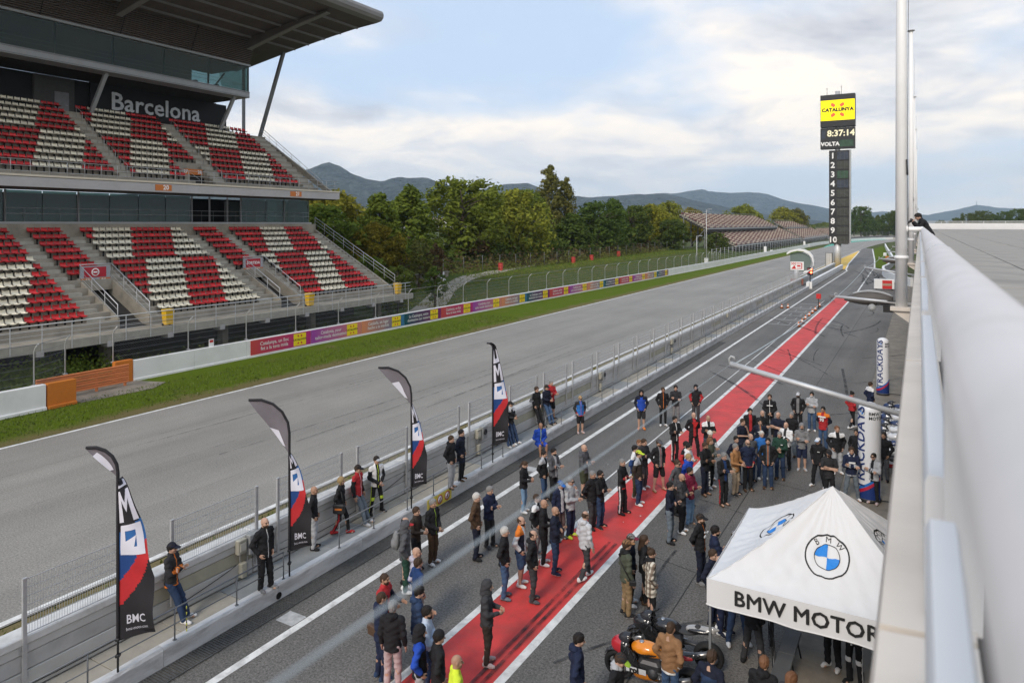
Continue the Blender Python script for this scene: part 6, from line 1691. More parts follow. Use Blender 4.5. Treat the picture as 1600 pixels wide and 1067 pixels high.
for a, b_ in (((-.5, 0, .34), (-.35, 0, .95)), ((-.38, 0, .82), (.12, 0, .30)), ((.12, 0, .30), (.22, 0, .85)), ((-.36, 0, .88), (.2, 0, .78)), ((.12, 0, .30), (.5, 0, .34)), ((.5, 0, .34), (.2, 0, .76))): frm.tube([a, b_], .018, 6)
frm.build('frame', M_black, bike)
MB().tube([(-.3, -.3, 1.02), (-.36, -.12, .98), (-.36, .12, .98), (-.3, .3, 1.02)], .015, 6).build('handlebar', M_black, bike)
MB().bbox(.12, -.07, .88, .36, .07, .93, .02).build('saddle', M_black, bike)
# ================================================================== PEOPLE: shapes from smooth distance fields
def surfnet(F, org, h):
    """surface nets: signed field -> (verts, quads)"""
    S = F < 0
    nx, ny, nz = F.shape
    idx = np.full((nx - 1, ny - 1, nz - 1), -1, np.int64)
    corners = [(i, j, k) for i in (0, 1) for j in (0, 1) for k in (0, 1)]
    cnt = sum(S[i:nx - 1 + i, j:ny - 1 + j, k:nz - 1 + k].astype(np.int8) for i, j, k in corners)
    mixed = (cnt > 0) & (cnt < 8)
    cells = np.argwhere(mixed); n = len(cells)
    idx[mixed] = np.arange(n)
    acc = np.zeros((n, 3)); num = np.zeros(n)
    for a in corners:
        for ax in range(3):
            if a[ax]: continue
            b = list(a); b[ax] = 1
            fa = F[cells[:, 0] + a[0], cells[:, 1] + a[1], cells[:, 2] + a[2]]; fb = F[cells[:, 0] + b[0], cells[:, 1] + b[1], cells[:, 2] + b[2]]
            x = (fa < 0) != (fb < 0)
            t = np.where(x, fa / np.where(x, fa - fb, 1), 0)
            p = np.tile(np.array(a, float), (n, 1)); p[:, ax] += t
            acc += np.where(x[:, None], p, 0); num += x
    V = (cells + acc / num[:, None]) * h + np.array(org)
    Q = []
    for ax in range(3):
        o = [i for i in range(3) if i != ax]
        sl0 = [slice(None)] * 3; sl1 = [slice(None)] * 3
        sl0[ax] = slice(0, -1); sl1[ax] = slice(1, None)
        A, B = S[tuple(sl0)], S[tuple(sl1)]
        e = np.argwhere(A != B)
        ok = (e[:, o[0]] > 0) & (e[:, o[1]] > 0) & (e[:, o[0]] < F.shape[o[0]] - 1) & (e[:, o[1]] < F.shape[o[1]] - 1)
        e = e[ok]
        q = []
        for d0, d1 in ((-1, -1), (0, -1), (0, 0), (-1, 0)):
            c = e.copy(); c[:, o[0]] += d0; c[:, o[1]] += d1
            q.append(idx[c[:, 0], c[:, 1], c[:, 2]])
        q = np.stack(q, 1)
        fl = A[tuple(e.T)] if len(e) else np.zeros(0, bool)
        if ax == 1: fl = ~fl
        q[~fl] = q[~fl][:, ::-1]
        Q.append(q)
    return V, np.concatenate(Q)
class Field:
    def __init__(s, lo, hi, h):
        s.h = h; s.lo = np.array(lo, float); n = np.ceil((np.array(hi) - s.lo) / h).astype(int) + 1
        g = np.meshgrid(*[s.lo[i] + h * np.arange(n[i]) for i in range(3)], indexing='ij')
        s.X, s.Y, s.Z = [a.astype(np.float32) for a in g]
        s.d = np.full(s.X.shape, 9.0, np.float32)
    def smin(s, d, k):
        if k <= 0: s.d = np.minimum(s.d, d); return s
        hh = np.clip(.5 + .5 * (s.d - d) / k, 0, 1); s.d = s.d * (1 - hh) + d * hh - k * hh * (1 - hh); return s
    def cap_d(s, a, b, ra, rb, sy=1.0):
        a, b = np.array(a, float), np.array(b, float); ab = b - a
        ab2 = np.array([ab[0], ab[1] * sy, ab[2]])
        px, py, pz = s.X - a[0], (s.Y - a[1]) * sy, s.Z - a[2]
        L = max(1e-9, float(ab2 @ ab2)); t = np.clip((px * ab2[0] + py * ab2[1] + pz * ab2[2]) / L, 0, 1)
        q = np.sqrt((px - ab2[0] * t) ** 2 + (py - ab2[1] * t) ** 2 + (pz - ab2[2] * t) ** 2)
        return q - (ra + (rb - ra) * t)
    def cap(s, a, b, ra, rb, k=.03, sy=1.0): return s.smin(s.cap_d(a, b, ra, rb, sy), k)
    def ell_d(s, c, r):
        q = np.sqrt(((s.X - c[0]) / r[0]) ** 2 + ((s.Y - c[1]) / r[1]) ** 2 + ((s.Z - c[2]) / r[2]) ** 2)
        return (q - 1) * min(r)
    def ell(s, c, r, k=.02): return s.smin(s.ell_d(c, r), k)
    def cut(s, d): s.d = np.maximum(s.d, d); return s
    def sub(s, d, k=.01):
        hh = np.clip(.5 - .5 * (s.d + d) / k, 0, 1); s.d = s.d * (1 - hh) - d * hh + k * hh * (1 - hh); return s
    def mesh(s): return surfnet(s.d, s.lo, s.h)
def np_mesh(name, V, Q, mats, mi=None, smooth=True):
    me = bpy.data.meshes.new(name)
    me.vertices.add(len(V)); me.vertices.foreach_set('co', np.asarray(V, np.float32).ravel())
    me.loops.add(len(Q) * 4); me.loops.foreach_set('vertex_index', np.asarray(Q, np.int32).ravel())
    me.polygons.add(len(Q)); me.polygons.foreach_set('loop_start', np.arange(0, len(Q) * 4, 4, dtype=np.int32))
    for m in mats: me.materials.append(m)
    if mi is not None: me.polygons.foreach_set('material_index', np.asarray(mi, np.int32))
    me.polygons.foreach_set('use_smooth', np.full(len(Q), smooth))
    me.update(); me.validate()
    return me
# ---------------------------------------------------------------- skeletons (figure faces -Y, 1.76 m)
def skeleton(arms, legs):
    J = {'pel': (0, .01, .94), 'chest': (0, .012, 1.30), 'neck': (0, .012, 1.48), 'shR': (.178, .012, 1.425), 'shL': (-.178, .012, 1.425),
         'hipR': (.088, .01, .90), 'hipL': (-.088, .01, .90)}
    leg = {'S': ((.105, -.02, .50), (.115, .03, .085), (-.100, -.03, .50), (-.105, .0, .085)),
           'W': ((.155, -.02, .50), (.215, .03, .085), (-.15, -.02, .50), (-.20, .02, .085)),
           'K': ((.105, -.15, .52), (.105, -.20, .085), (-.10, .02, .49), (-.10, .22, .12)),
           'L': ((.105, -.12, .49), (.11, -.26, .085), (-.10, -.14, .49), (-.14, -.30, .085)),
           'C': ((.11, -.05, .50), (.15, -.04, .085), (-.09, -.01, .50), (-.085, .03, .085)),
           'T': ((.15, -.40, .505), (.17, -.36, .085), (-.13, -.42, .52), (-.12, -.46, .085))}[legs]
    J['knR'], J['anR'], J['knL'], J['anL'] = leg
    mirror = lambda p: (-p[0], p[1], p[2])
    A = {'D': ((.235, .035, 1.14), (.245, -.045, .90)), 'P': ((.275, .085, 1.165), (.185, -.045, .955)),
         'C': ((.245, .01, 1.14), (.055, -.205, 1.02)), 'H': ((.225, -.03, 1.14), (.075, -.26, 1.16)), 'B': ((.255, .12, 1.15), (.07, .165, .985)),
         'K': ((.235, -.18, 1.26), (.075, -.22, 1.54))}
    if arms in A:
        J['elR'], J['wrR'] = A[arms]; J['elL'], J['wrL'] = map(mirror, A[arms])
        if arms == 'C': J['wrL'] = (-.03, -.215, .985)
        if arms == 'H': J['wrL'] = (-.04, -.24, 1.10)
    elif arms == 'X': J.update(elR=(.235, -.075, 1.15), wrR=(-.075, -.170, 1.215), elL=(-.235, -.08, 1.145), wrL=(.085, -.195, 1.165))
    elif arms == 'N': J.update(elR=(.195, -.13, 1.17), wrR=(.055, -.185, 1.43), elL=(-.245, -.06, 1.145), wrL=(.06, -.225, 1.145))
    elif arms == 'G': J.update(elR=(.255, -.06, 1.15), wrR=(.21, -.30, 1.13), elL=(-.25, -.05, 1.15), wrL=(-.17, -.28, 1.17))
    elif arms == 'Q': J.update(elR=(.285, .085, 1.165), wrR=(.205, -.055, .975), elL=(-.235, .035, 1.14), wrL=(-.245, -.045, .90))
    sh = {k: Vector(v) for k, v in J.items()}
    if legs == 'T':
        for k in list(sh):
            if not k.startswith(('kn', 'an')):
                z = sh[k].z; sh[k].z -= .42; sh[k].y -= max(0, z - .94) * .22
    if legs == 'L':
        for k in list(sh):
            if not k.startswith(('kn', 'an')): sh[k].z -= .035; sh[k].y += .05
    return sh
def head_offset(legs):
    return Vector((0, -.125, -.42)) if legs == 'T' else Vector((0, .05, -.035)) if legs == 'L' else Vector((0, 0, 0))
# head in its own fine grid, neck root at (0,.012,1.48)
def make_head():
    f = Field((-.12, -.17, 1.42), (.12, .15, 1.80), .0075)
    f.ell((0, .012, 1.665), (.076, .095, .098), 0).ell((0, -.022, 1.605), (.057, .068, .068), .03).ell((0, -.06, 1.565), (.03, .03, .022), .02)
    f.cap((0, .03, 1.42), (0, .012, 1.58), .062, .054, .025)
    f.cap((0, -.088, 1.66), (0, -.112, 1.625), .008, .014, .012)
    f.cap((-.04, -.075, 1.678), (.04, -.075, 1.678), .012, .012, .012)
    for s in (-1, 1):
        f.sub(f.ell_d((s * .032, -.098, 1.655), (.017, .014, .011)), .008)
        f.ell((s * .032, -.076, 1.655), (.012, .012, .010), .003)
        f.ell((s * .079, .012, 1.645), (.010, .020, .032), .008)
        f.ell((s * .045, -.055, 1.62), (.022, .025, .022), .02)
    f.sub(f.ell_d((0, -.094, 1.590), (.024, .006, .0035)), .004)
    f.ell((0, -.084, 1.596), (.022, .010, .006), .005).ell((0, -.082, 1.583), (.019, .010, .007), .005)
    V, Q = f.mesh(); c = V[Q].mean(1)
    mi = np.zeros(len(Q), int)
    for s in (-1, 1):
        mi[(np.hypot(c[:, 0] - s * .032, (c[:, 2] - 1.655) * 1.3) < .012) & (c[:, 1] < -.06)] = 1
        mi[(abs(c[:, 0] - s * .032) < .020) & (abs(c[:, 2] - 1.680) < .0055) & (c[:, 1] < -.06)] = 3
    mi[(abs(c[:, 0]) < .023) & (abs(c[:, 2] - 1.590) < .011) & (c[:, 1] < -.07)] = 2
    return V, Q, mi
HEAD = make_head()
def make_hand(curl):
    """right hand hanging down from the wrist at the origin, palm facing +x inwards is -x"""
    f = Field((-.05, -.075, -.215), (.05, .06, .03), .0062)
    f.cap((0, .0, .02), (0, .0, -.02), .026, .025, .01)
    f.smin(np.maximum(f.ell_d((0, 0, -.055), (.019, .043, .048)), f.Z * 0 - 9), .012)
    for i, (y, L) in enumerate(((-.030, .072), (-.010, .082), (.010, .076), (.028, .060))):
        a = Vector((0, y, -.085)); b = a + Vector((-.10 * curl - .004, y * .1, -1)).normalized() * L * .5
        c = b + Vector((-.9 * curl, 0, -1)).normalized() * L * .32; d = c + Vector((-1.6 * curl, 0, -1)).normalized() * L * .28
        f.cap(a, b, .0098, .009, .004).cap(b, c, .009, .0082, .003).cap(c, d, .0082, .007, .003)
    a = Vector((-.006, -.030, -.035)); b = a + Vector((-.014, -.028, -.026)); c = b + Vector((-.012, -.006, -.030))
    f.cap(a, b, .014, .011, .008).cap(b, c, .011, .0085, .004)
    return f.mesh()
HANDS = {c: make_hand(c) for c in (.25, .9)}
def orient_hand(H, wr, el, side):
    """carry the hand to the wrist, its length along the forearm"""
    z = -(Vector(wr) - Vector(el)).normalized()
    x = Vector((side, 0, 0)) if abs(z.x) < .8 else Vector((0, 1, 0)) * (1 if True else -1)
    x = (x - z * x.dot(z)).normalized(); y = z.cross(x)
    M = np.array([[x[i], y[i], z[i]] for i in range(3)])
    V = H[0].copy()
    if side < 0: V[:, 1] *= -1
    Q = H[1]
    if side < 0: V[:, 1] *= 1
    W = V @ M.T + np.array(Vector(wr)[:])
    return W, (Q[:, ::-1] if side < 0 else Q)
_SK, _MESH = {}, {}
def sk(arms, legs):
    if (arms, legs) not in _SK: _SK[(arms, legs)] = skeleton(arms, legs)
    return _SK[(arms, legs)]
def bounds(J, keys, pad): P = np.array([J[k][:] for k in keys]); return P.min(0) - pad, P.max(0) + pad
ALL = ['pel', 'chest', 'neck', 'shR', 'shL', 'elR', 'elL', 'wrR', 'wrL', 'hipR', 'hipL', 'knR', 'knL', 'anR', 'anL']
M_skin = mk('skin', (0.44, 0.26, 0.18), .55, .08, 8); M_eye = mk('eye', (0.035, 0.03, 0.03), .3); M_lip = mk('lips', (0.34, 0.15, 0.12), .5); M_brow = mk('brow', (0.05, 0.035, 0.025), .8)
def legs_field(f, J, r, k=.03):
    for s in 'RL':
        f.cap(J['hip' + s], J['kn' + s], r[0], r[1], k); f.cap(J['kn' + s], J['an' + s], r[1] * .98, r[2], k)
def body_mesh(arms, legs, yaw, nod):
    key = ('body', arms, legs, yaw, nod)
    if key in _MESH: return _MESH[key]
    bk_ = ('bodyraw', arms, legs)
    J = sk(arms, legs)
    if bk_ not in _MESH:
        lo, hi = bounds(J, ALL, .16); lo[2] = -.02
        f = Field(lo, hi, .021)
        f.smin(f.cap_d(J['pel'] - Vector((0, 0, .03)), J['pel'] + (J['chest'] - J['pel']) * .4, .128, .118, 1.35), 0)
        f.cap(J['pel'] + (J['chest'] - J['pel']) * .4, J['chest'], .118, .142, .04, 1.4)
        f.cap(J['shL'] - Vector((0, 0, .012)), J['shR'] - Vector((0, 0, .012)), .052, .052, .05); f.cap(J['chest'], J['neck'] + Vector((0, 0, .03)), .075, .052, .05)
        legs_field(f, J, (.082, .056, .038))
        for s in 'RL':
            f.cap(J['sh' + s], J['el' + s], .046, .037, .03); f.cap(J['el' + s], J['wr' + s], .036, .027, .015)
            # calf, heel and foot
            m = J['kn' + s].lerp(J['an' + s], .32); f.ell((m.x, m.y + .018, m.z), (.05, .052, .12), .03)
            a = J['an' + s]; f.cap((a.x, a.y + .02, a.z - .04), (a.x, a.y - .13, a.z - .05), .036, .03, .03)
        V, Q = f.mesh()
        Vs, Qs, n = [V], [Q], len(V)
        for s, sd in (('R', 1), ('L', -1)):
            W, q = orient_hand(HANDS[.25 if arms in 'DGQ' else .9], J['wr' + s], J['el' + s], sd)
            Vs.append(W); Qs.append(q + n); n += len(W)
        _MESH[bk_] = (np.concatenate(Vs), np.concatenate(Qs))
    V, Q = _MESH[bk_]
    hv = head_place(HEAD[0], legs, yaw, nod)
    VV = np.concatenate([V, hv]); QQ = np.concatenate([Q, HEAD[1] + len(V)]); mi = np.concatenate([np.zeros(len(Q), int), HEAD[2]])
    _MESH[key] = np_mesh('person', VV, QQ, [M_skin, M_eye, M_lip, M_brow], mi)
    return _MESH[key]
def head_matrix(legs, yaw, nod):
    piv = Vector((0, .02, 1.52)); off = head_offset(legs)
    return Matrix.Translation(off + piv) @ Matrix.Rotation(R(yaw), 4, 'Z') @ Matrix.Rotation(R(nod), 4, 'X') @ Matrix.Translation(-piv)
def head_place(V, legs, yaw, nod):
    M = np.array(head_matrix(legs, yaw, nod)); return V @ M[:3, :3].T + M[:3, 3]
def wrinkle(f, amp, sc=1.0):
    w_ = np.sin(f.Z * 46 * sc + 2.2 * np.sin(f.X * 17) + 1.5 * np.sin(f.Y * 21 + f.Z * 9)) * .55 + np.sin(f.X * 31 + f.Z * 23 * sc + 2 * np.sin(f.Z * 15)) * .45
    f.d = f.d + amp * w_
def top_mesh(arms, legs, kind):
    """kind: jacket, tee, coat (long), fitted"""
    key = ('top', arms, legs if legs in 'TL' else 'S', kind)
    if key in _MESH: return _MESH[key]
    J = sk(arms, legs if legs in 'TL' else 'S')
    keys = ['pel', 'chest', 'neck', 'shR', 'shL', 'elR', 'elL', 'wrR', 'wrL']
    lo, hi = bounds(J, keys, .17); lo[2] = J['pel'].z - (.33 if kind == 'coat' else .16)
    f = Field(lo, hi, .0165); P = J['pel']; Cc = J['chest']; up = (Cc - P)
    b = {'jacket': .012, 'tee': .0, 'coat': .016, 'fitted': -.004}[kind]
    f.smin(f.cap_d(P - up.normalized() * (.34 if kind == 'coat' else .02 if legs == 'T' else .20), P + up * .35, (.15 if legs == 'T' else .172) + b, .150 + b, 1.26), 0)
    f.cap(P + up * .35, Cc, .146 + b, .170 + b, .05, 1.42)
    f.cap(J['shL'] - Vector((0, 0, .014)), J['shR'] - Vector((0, 0, .014)), .067 + b * .5, .067 + b * .5, .06)
    if kind != 'tee': f.cap(Cc + Vector((0, 0, .06)), J['neck'] + Vector((0, .004, .035)), .09, .074, .04)
    else: f.cap(Cc + Vector((0, 0, .06)), J['neck'] + Vector((0, .004, -.01)), .09, .072, .05)
    arm = np.full(f.X.shape, 9.0, np.float32); fore = None
    for s in 'RL':
        e, w_, sh_ = J['el' + s], J['wr' + s], J['sh' + s]
        if kind == 'tee':
            d = f.cap_d(sh_, sh_.lerp(e, .72), .064, .066)
            arm = np.minimum(arm, d)
        else:
            d1 = f.cap_d(sh_, e, .064 + b * .5, .054 + b * .6); d2 = f.cap_d(e, e.lerp(w_, .93), .055 + b * .6, .041 + b * .5)
            hh = np.clip(.5 + .5 * (d2 - d1) / .03, 0, 1); d = d2 * (1 - hh) + d1 * hh - .03 * hh * (1 - hh)
            arm = np.minimum(arm, d)
    tor = f.d.copy()
    f.smin(arm, .026)
    wrinkle(f, .010 if kind != 'fitted' else .005)
    f.cut((P.z - (.30 if kind == 'coat' else .05 if legs == 'T' else .115)) - f.Z)
    # open at the neck so the head and hood sit inside
    V, Q = f.mesh(); c = V[Q].mean(1)
    ii = np.clip(np.round((c - f.lo) / f.h).astype(int), 0, np.array(f.d.shape) - 1); t_ = tor[tuple(ii.T)]; a_ = arm[tuple(ii.T)]
    mi = np.where(a_ < t_ - .004, 1, 0)
    front = c[:, 1] < (P.y + (Cc.y - P.y) * np.clip((c[:, 2] - P.z) / max(.1, up.z), 0, 1.3)) - .03
    mi[(mi == 0) & (c[:, 2] > Cc.z + .055)] = 2
    mi[(mi == 1) & (c[:, 2] > Cc.z + .045)] = 2
    hem = P.z - (.30 if kind == 'coat' else .115)
    mi[(mi == 0) & (c[:, 2] < hem + .045)] = 3
    for s in 'RL':
        e, w_ = J['el' + s], J['wr' + s]; dd = (w_ - e); L = dd.length; tt = ((c - np.array(e[:])) @ np.array((dd / L)[:])) / L
        dist = np.linalg.norm(c - (np.array(e[:]) + np.outer(tt * L, np.array((dd / L)[:]))), axis=1)
        if kind != 'tee': mi[(mi == 1) & (tt > .84) & (dist < .09)] = 3
    mi[(mi != 1) & front & (abs(c[:, 0]) < .055) & (c[:, 2] > hem + .04)] = 4
    mi[(mi != 1) & front & (abs(c[:, 0]) < .012) & (c[:, 2] > hem)] = 5
    _MESH[key] = np_mesh('jacket', V, Q, [M_black] * 6, mi)
    return _MESH[key]
def leg_mesh(legs, kind):
    """kind: trousers, slim, shorts, skirt"""
    key = ('leg', legs, kind)
    if key in _MESH: return _MESH[key]
    J = sk('D', legs)
    lo, hi = bounds(J, ['pel', 'hipR', 'hipL', 'knR', 'knL', 'anR', 'anL'], .17); hi[2] = J['pel'].z + .12; lo[2] = J['anL'].z - .06 if kind != 'shorts' else min(J['knR'].z, J['knL'].z) - .08
    f = Field(lo, hi, .0165); P = J['pel']; s0 = -.010 if kind == 'slim' else .0
    f.smin(f.cap_d(P + Vector((0, 0, .08)), P + Vector((0, 0, -.03)), .140, .146, 1.34), 0)
    for s in 'RL':
        h_, k_, a_ = J['hip' + s], J['kn' + s], J['an' + s]
        if kind == 'shorts': f.cap(h_, h_.lerp(k_, .90), .102, .090, .03)
        else: f.cap(h_, k_, .092 + s0, .074 + s0, .03); f.cap(k_, a_ + Vector((0, 0, -.01)), .072 + s0, .060 + s0, .025)
    wrinkle(f, .008 if kind != 'slim' else .003, .9)
    f.cut(f.Z - (P.z + .085))
    if kind != 'shorts': f.cut((min(J['anL'].z, J['anR'].z) - .045) - f.Z)
    V, Q = f.mesh(); c = V[Q].mean(1); mi = np.zeros(len(Q), int)
    for s, sg_ in (('R', 1), ('L', -1)):
        h_, k_, a_ = J['hip' + s], J['kn' + s], J['an' + s]
        for A, B in ((h_, k_), (k_, a_)):
            d = B - A; L = d.length; u = np.array((d / L)[:]); tt = (c - np.array(A[:])) @ u / L
            rel = c - np.array(A[:]) - np.outer(tt * L, u)
            mi[(tt > -.05) & (tt < 1.05) & (rel[:, 0] * sg_ > .04) & (abs(rel[:, 1]) < .022) & (c[:, 0] * sg_ > 0)] = 1
            if A is k_: mi[(abs(tt) < .12) & (rel[:, 1] < -.03) & (np.linalg.norm(rel, axis=1) < .12)] = 2
    _MESH[key] = np_mesh(kind if kind == 'shorts' else 'trousers', V, Q, [M_black] * 3, mi)
    return _MESH[key]
def shoe_mesh(boot=False, flip=False):
    key = ('shoe', boot, flip)
    if key in _MESH: return _MESH[key]
    f = Field((-.08, -.23, -.012), (.08, .11, .30 if boot else .14), .0095)
    if flip:
        f.smin(np.maximum(f.cap_d((0, .06, .012), (0, -.14, .012), .040, .048), np.abs(f.Z - .012) - .012), 0)
        f.cap((-.035, -.06, .03), (.035, -.06, .03), .02, .02, .015)
    else:
        f.cap((0, .05, .045), (0, -.09, .042), .044, .046, 0).cap((0, -.09, .042), (.006, -.155, .038), .046, .036, .02).cap((0, .035, .05), (0, .03, .25 if boot else .095), .046, .058 if boot else .044, .03)
        f.cut(-f.Z); f.cut(f.Z - (.27 if boot else .112))
    V, Q = f.mesh(); c = V[Q].mean(1)
    mi = np.where(c[:, 2] < .026, 1, 0)
    if flip: mi[:] = 0
    _MESH[key] = np_mesh('shoe', V, Q, [M_black] * 2, mi)
    return _MESH[key]
def hair_mesh(kind):
    key = ('hair', kind)
    if key in _MESH: return _MESH[key]
    h = .0085
    f = Field((-.15, -.19, 1.36 if kind in ('long', 'scarf') else 1.46), (.15, .21, 1.83), h)
    skull = lambda g: f.ell_d((0, .014, 1.665), (.076 + g, .095 + g, .098 + g))
    X, Y, Z = f.X, f.Y, f.Z
    if kind in ('short', 'crop', 'quiff'):
        g = {'short': .016, 'crop': .008, 'quiff': .022}[kind]
        f.d = skull(g) + .004 * np.sin(X * 120 + Y * 60) * (kind != 'crop') + .003 * np.sin(Y * 150 + Z * 90)
        f.cut((1.625 + np.clip(-(Y - .0), 0, .11) * .85) - Z)          # hairline rises to the forehead
        f.cut(-(Y + .066 + (Z - 1.70) * .35)) if kind != 'quiff' else f.cut(-(Y + .078 + (Z - 1.72) * .5))
        f.smin(np.maximum(f.ell_d((0, .05, 1.62), (.066, .062, .07)), -(Y - .02)), .01)
    elif kind == 'balding':
        f.d = skull(.009); f.cut(Z - 1.70 - np.clip(Y, -.1, .1) * .25); f.cut((1.605) - Z); f.cut(-(Y + .015))
    elif kind == 'long':
        f.d = skull(.018); f.cut((1.64 + np.clip(-Y, 0, .11) * .9) - Z); f.cut(-(Y + .07))
        f.cap((0, .065, 1.68), (0, .10, 1.40), .075, .062, .03); f.cap((.066, .02, 1.66), (.066, .045, 1.44), .028, .024, .02); f.cap((-.066, .02, 1.66), (-.066, .045, 1.44), .028, .024, .02)
        f.d += .004 * np.sin(X * 160)
    elif kind == 'bob':
        f.d = skull(.024); f.cut((1.60 + np.clip(-Y, 0, .11) * 1.1) - Z); f.cut(-(Y + .066)); f.d += .004 * np.sin(X * 140)
        f.cap((.072, .0, 1.66), (.066, .01, 1.55), .024, .02, .02); f.cap((-.072, .0, 1.66), (-.066, .01, 1.55), .024, .02, .02)
    elif kind == 'bun':
        f.d = skull(.013); f.cut((1.62 + np.clip(-Y, 0, .11) * .9) - Z); f.cut(-(Y + .07)); f.ell((0, .08, 1.765), (.045, .045, .04), .015)
    elif kind == 'ponytail':
        f.d = skull(.013); f.cut((1.62 + np.clip(-Y, 0, .11) * .9) - Z); f.cut(-(Y + .07)); f.cap((0, .10, 1.70), (0, .14, 1.48), .034, .02, .02)
    elif kind == 'beard':
        f.d = np.minimum(f.ell_d((0, -.026, 1.60), (.064, .076, .072)), f.ell_d((0, -.062, 1.562), (.038, .04, .034)))
        f.cut(Z - 1.612); f.cut(Y - .02); f.cut(-f.ell_d((0, -.108, 1.592), (.028, .03, .011))); f.cut(1.50 - Z)
        f.d += .002 * np.sin(X * 200 + Z * 170)
    elif kind == 'cap':
        f.d = f.ell_d((0, .012, 1.672), (.092, .112, .108)); f.cut(1.692 - Z + (Y) * .05)
        br = np.maximum(f.ell_d((0, -.115, 1.697), (.078, .085, .05)), np.abs(Z - (1.700 + (Y + .1) * .16 - X * X * 3.0)) - .008); br = np.maximum(br, Y + .04)
        f.smin(br, .006)
    elif kind == 'beanie':
        f.d = f.ell_d((0, .016, 1.685), (.092, .112, .115)); f.cut(1.665 - Z + Y * .25 * 0 - np.clip(Y, 0, .1) * .3); f.cap((0, -.0, 1.672), (0, .03, 1.668), .0, .0, 0)
        f.d += .002 * np.sin(np.arctan2(X, Y) * 40)
    elif kind == 'hood':       # hood worn up
        f.d = np.minimum(f.ell_d((0, .022, 1.665), (.108, .125, .130)), f.cap_d((0, .05, 1.62), (0, .05, 1.47), .10, .105))
        hh = f.cap_d((0, -.02, 1.52), (0, .03, 1.47), .085, .10); f.smin(hh, .03)
        f.cut(-f.ell_d((0, -.115, 1.635), (.066, .12, .092))); f.cut(1.44 - Z); f.d += .003 * np.sin(Z * 60 + Y * 40)
    elif kind == 'hooddown':
        f.d = f.cap_d((-.065, .07, 1.50), (.065, .07, 1.50), .055, .055); f.cap((0, .10, 1.50), (0, .125, 1.44), .07, .05, .04)
        f.cap((.075, .05, 1.50), (.06, -.055, 1.475), .036, .026, .03); f.cap((-.075, .05, 1.50), (-.06, -.055, 1.475), .036, .026, .03); f.d += .003 * np.sin(X * 60 + Z * 50)
    elif kind == 'scarf':
        f.d = np.minimum(f.cap_d((-.05, .02, 1.49), (.05, .02, 1.49), .075, .075), f.cap_d((0, -.03, 1.48), (0, .05, 1.50), .07, .085)); f.cap((.05, .09, 1.48), (.07, .13, 1.39), .045, .04, .03); f.d += .005 * np.sin(Z * 90 + X * 40)
    elif kind == 'mask':
        f.d = np.maximum(f.ell_d((0, -.028, 1.60), (.066, .085, .056)), Y + .035)
    elif kind == 'glasses':
        f.d = np.full(X.shape, 9., np.float32)
        for s in (-1, 1): f.smin(np.maximum(f.ell_d((s * .034, -.103, 1.655), (.029, .016, .020)), np.abs(Y + .103) - .012), 0); f.cap((s * .062, -.095, 1.662), (s * .080, .01, 1.66), .008, .008, 0)
        f.cap((-.02, -.108, 1.662), (.02, -.108, 1.662), .008, .008, 0)
    V, Q = f.mesh()
    c = V[Q].mean(1); mi = np.zeros(len(Q), int)
    if kind == 'cap': mi[(c[:, 1] < -.085) & (c[:, 2] < 1.745)] = 1
    if kind == 'beanie': mi[c[:, 2] < 1.70] = 1
    _MESH[key] = np_mesh(kind, V, Q, [M_black] * 2, mi)
    return _MESH[key]

# ---------------------------------------------------------------- cloth colours
PAL = {'black': (.017, .017, .019), 'soft': (.030, .030, .033), 'char': (.05, .05, .054), 'dgrey': (.085, .087, .095), 'grey': (.20, .20, .205), 'lgrey': (.40, .41, .43), 'pgrey': (.52, .53, .55), 'white': (.72, .72, .72),
       'navy': (.017, .024, .055), 'ink': (.014, .017, .032), 'dblue': (.02, .05, .15), 'royal': (.02, .07, .40), 'blue': (.03, .15, .46), 'jean': (.055, .10, .19), 'djean': (.028, .05, .105), 'ljean': (.17, .28, .42), 'gjean': (.14, .17, .20),
       'red': (.42, .03, .035), 'wine': (.19, .018, .045), 'orange': (.72, .20, .03), 'neon': (.55, .70, .06), 'lime': (.35, .55, .05), 'green': (.022, .06, .042), 'olive': (.055, .062, .035), 'sage': (.075, .085, .06), 'khaki': (.25, .17, .09), 'beige': (.40, .31, .22),
       'camel': (.36, .18, .075), 'tan': (.27, .145, .07), 'brown': (.075, .045, .026), 'dbrown': (.04, .03, .024), 'pink': (.48, .38, .38), 'lilac': (.42, .40, .47), 'sky': (.46, .54, .66), 'taupe': (.14, .105, .10), 'hivis': (.66, .80, .05), 'cream': (.62, .60, .52),
       'skin1': (.50, .31, .225), 'skin2': (.42, .25, .17), 'skin3': (.33, .185, .12), 'hblack': (.016, .013, .012), 'hbrown': (.055, .033, .02), 'hgrey': (.21, .205, .20), 'hwhite': (.52, .50, .47), 'hblond': (.36, .25, .12), 'hred': (.17, .08, .04)}
def cloth(c):
    rough = .62 if c.startswith('h') and c not in ('hivis',) else .5 if c.startswith('skin') else .85
    return mk('cloth ' + c, PAL[c], rough, .14, 7.0, .6 if rough > .7 else .3, 55.0, spec=.25)
M_plaid = bpy.data.materials.new('plaid cloth'); M_plaid.use_nodes = True
t = M_plaid.node_tree; pb_ = t.nodes['Principled BSDF']; pb_.inputs['Roughness'].default_value = .9
gt = t.nodes.new('ShaderNodeTexCoord'); sp_ = t.nodes.new('ShaderNodeSeparateXYZ'); t.links.new(gt.outputs['Object'], sp_.inputs[0])
def stripes(o, n, lo): return mathn(t, 'GREATER_THAN', mathn(t, 'SINE', mathn(t, 'MULTIPLY', o, n)), lo)
hx = stripes(mathn(t, 'ADD', sp_.outputs[0], mathn(t, 'MULTIPLY', sp_.outputs[1], .7)), 46, .1); hz_ = stripes(sp_.outputs[2], 46, .1)
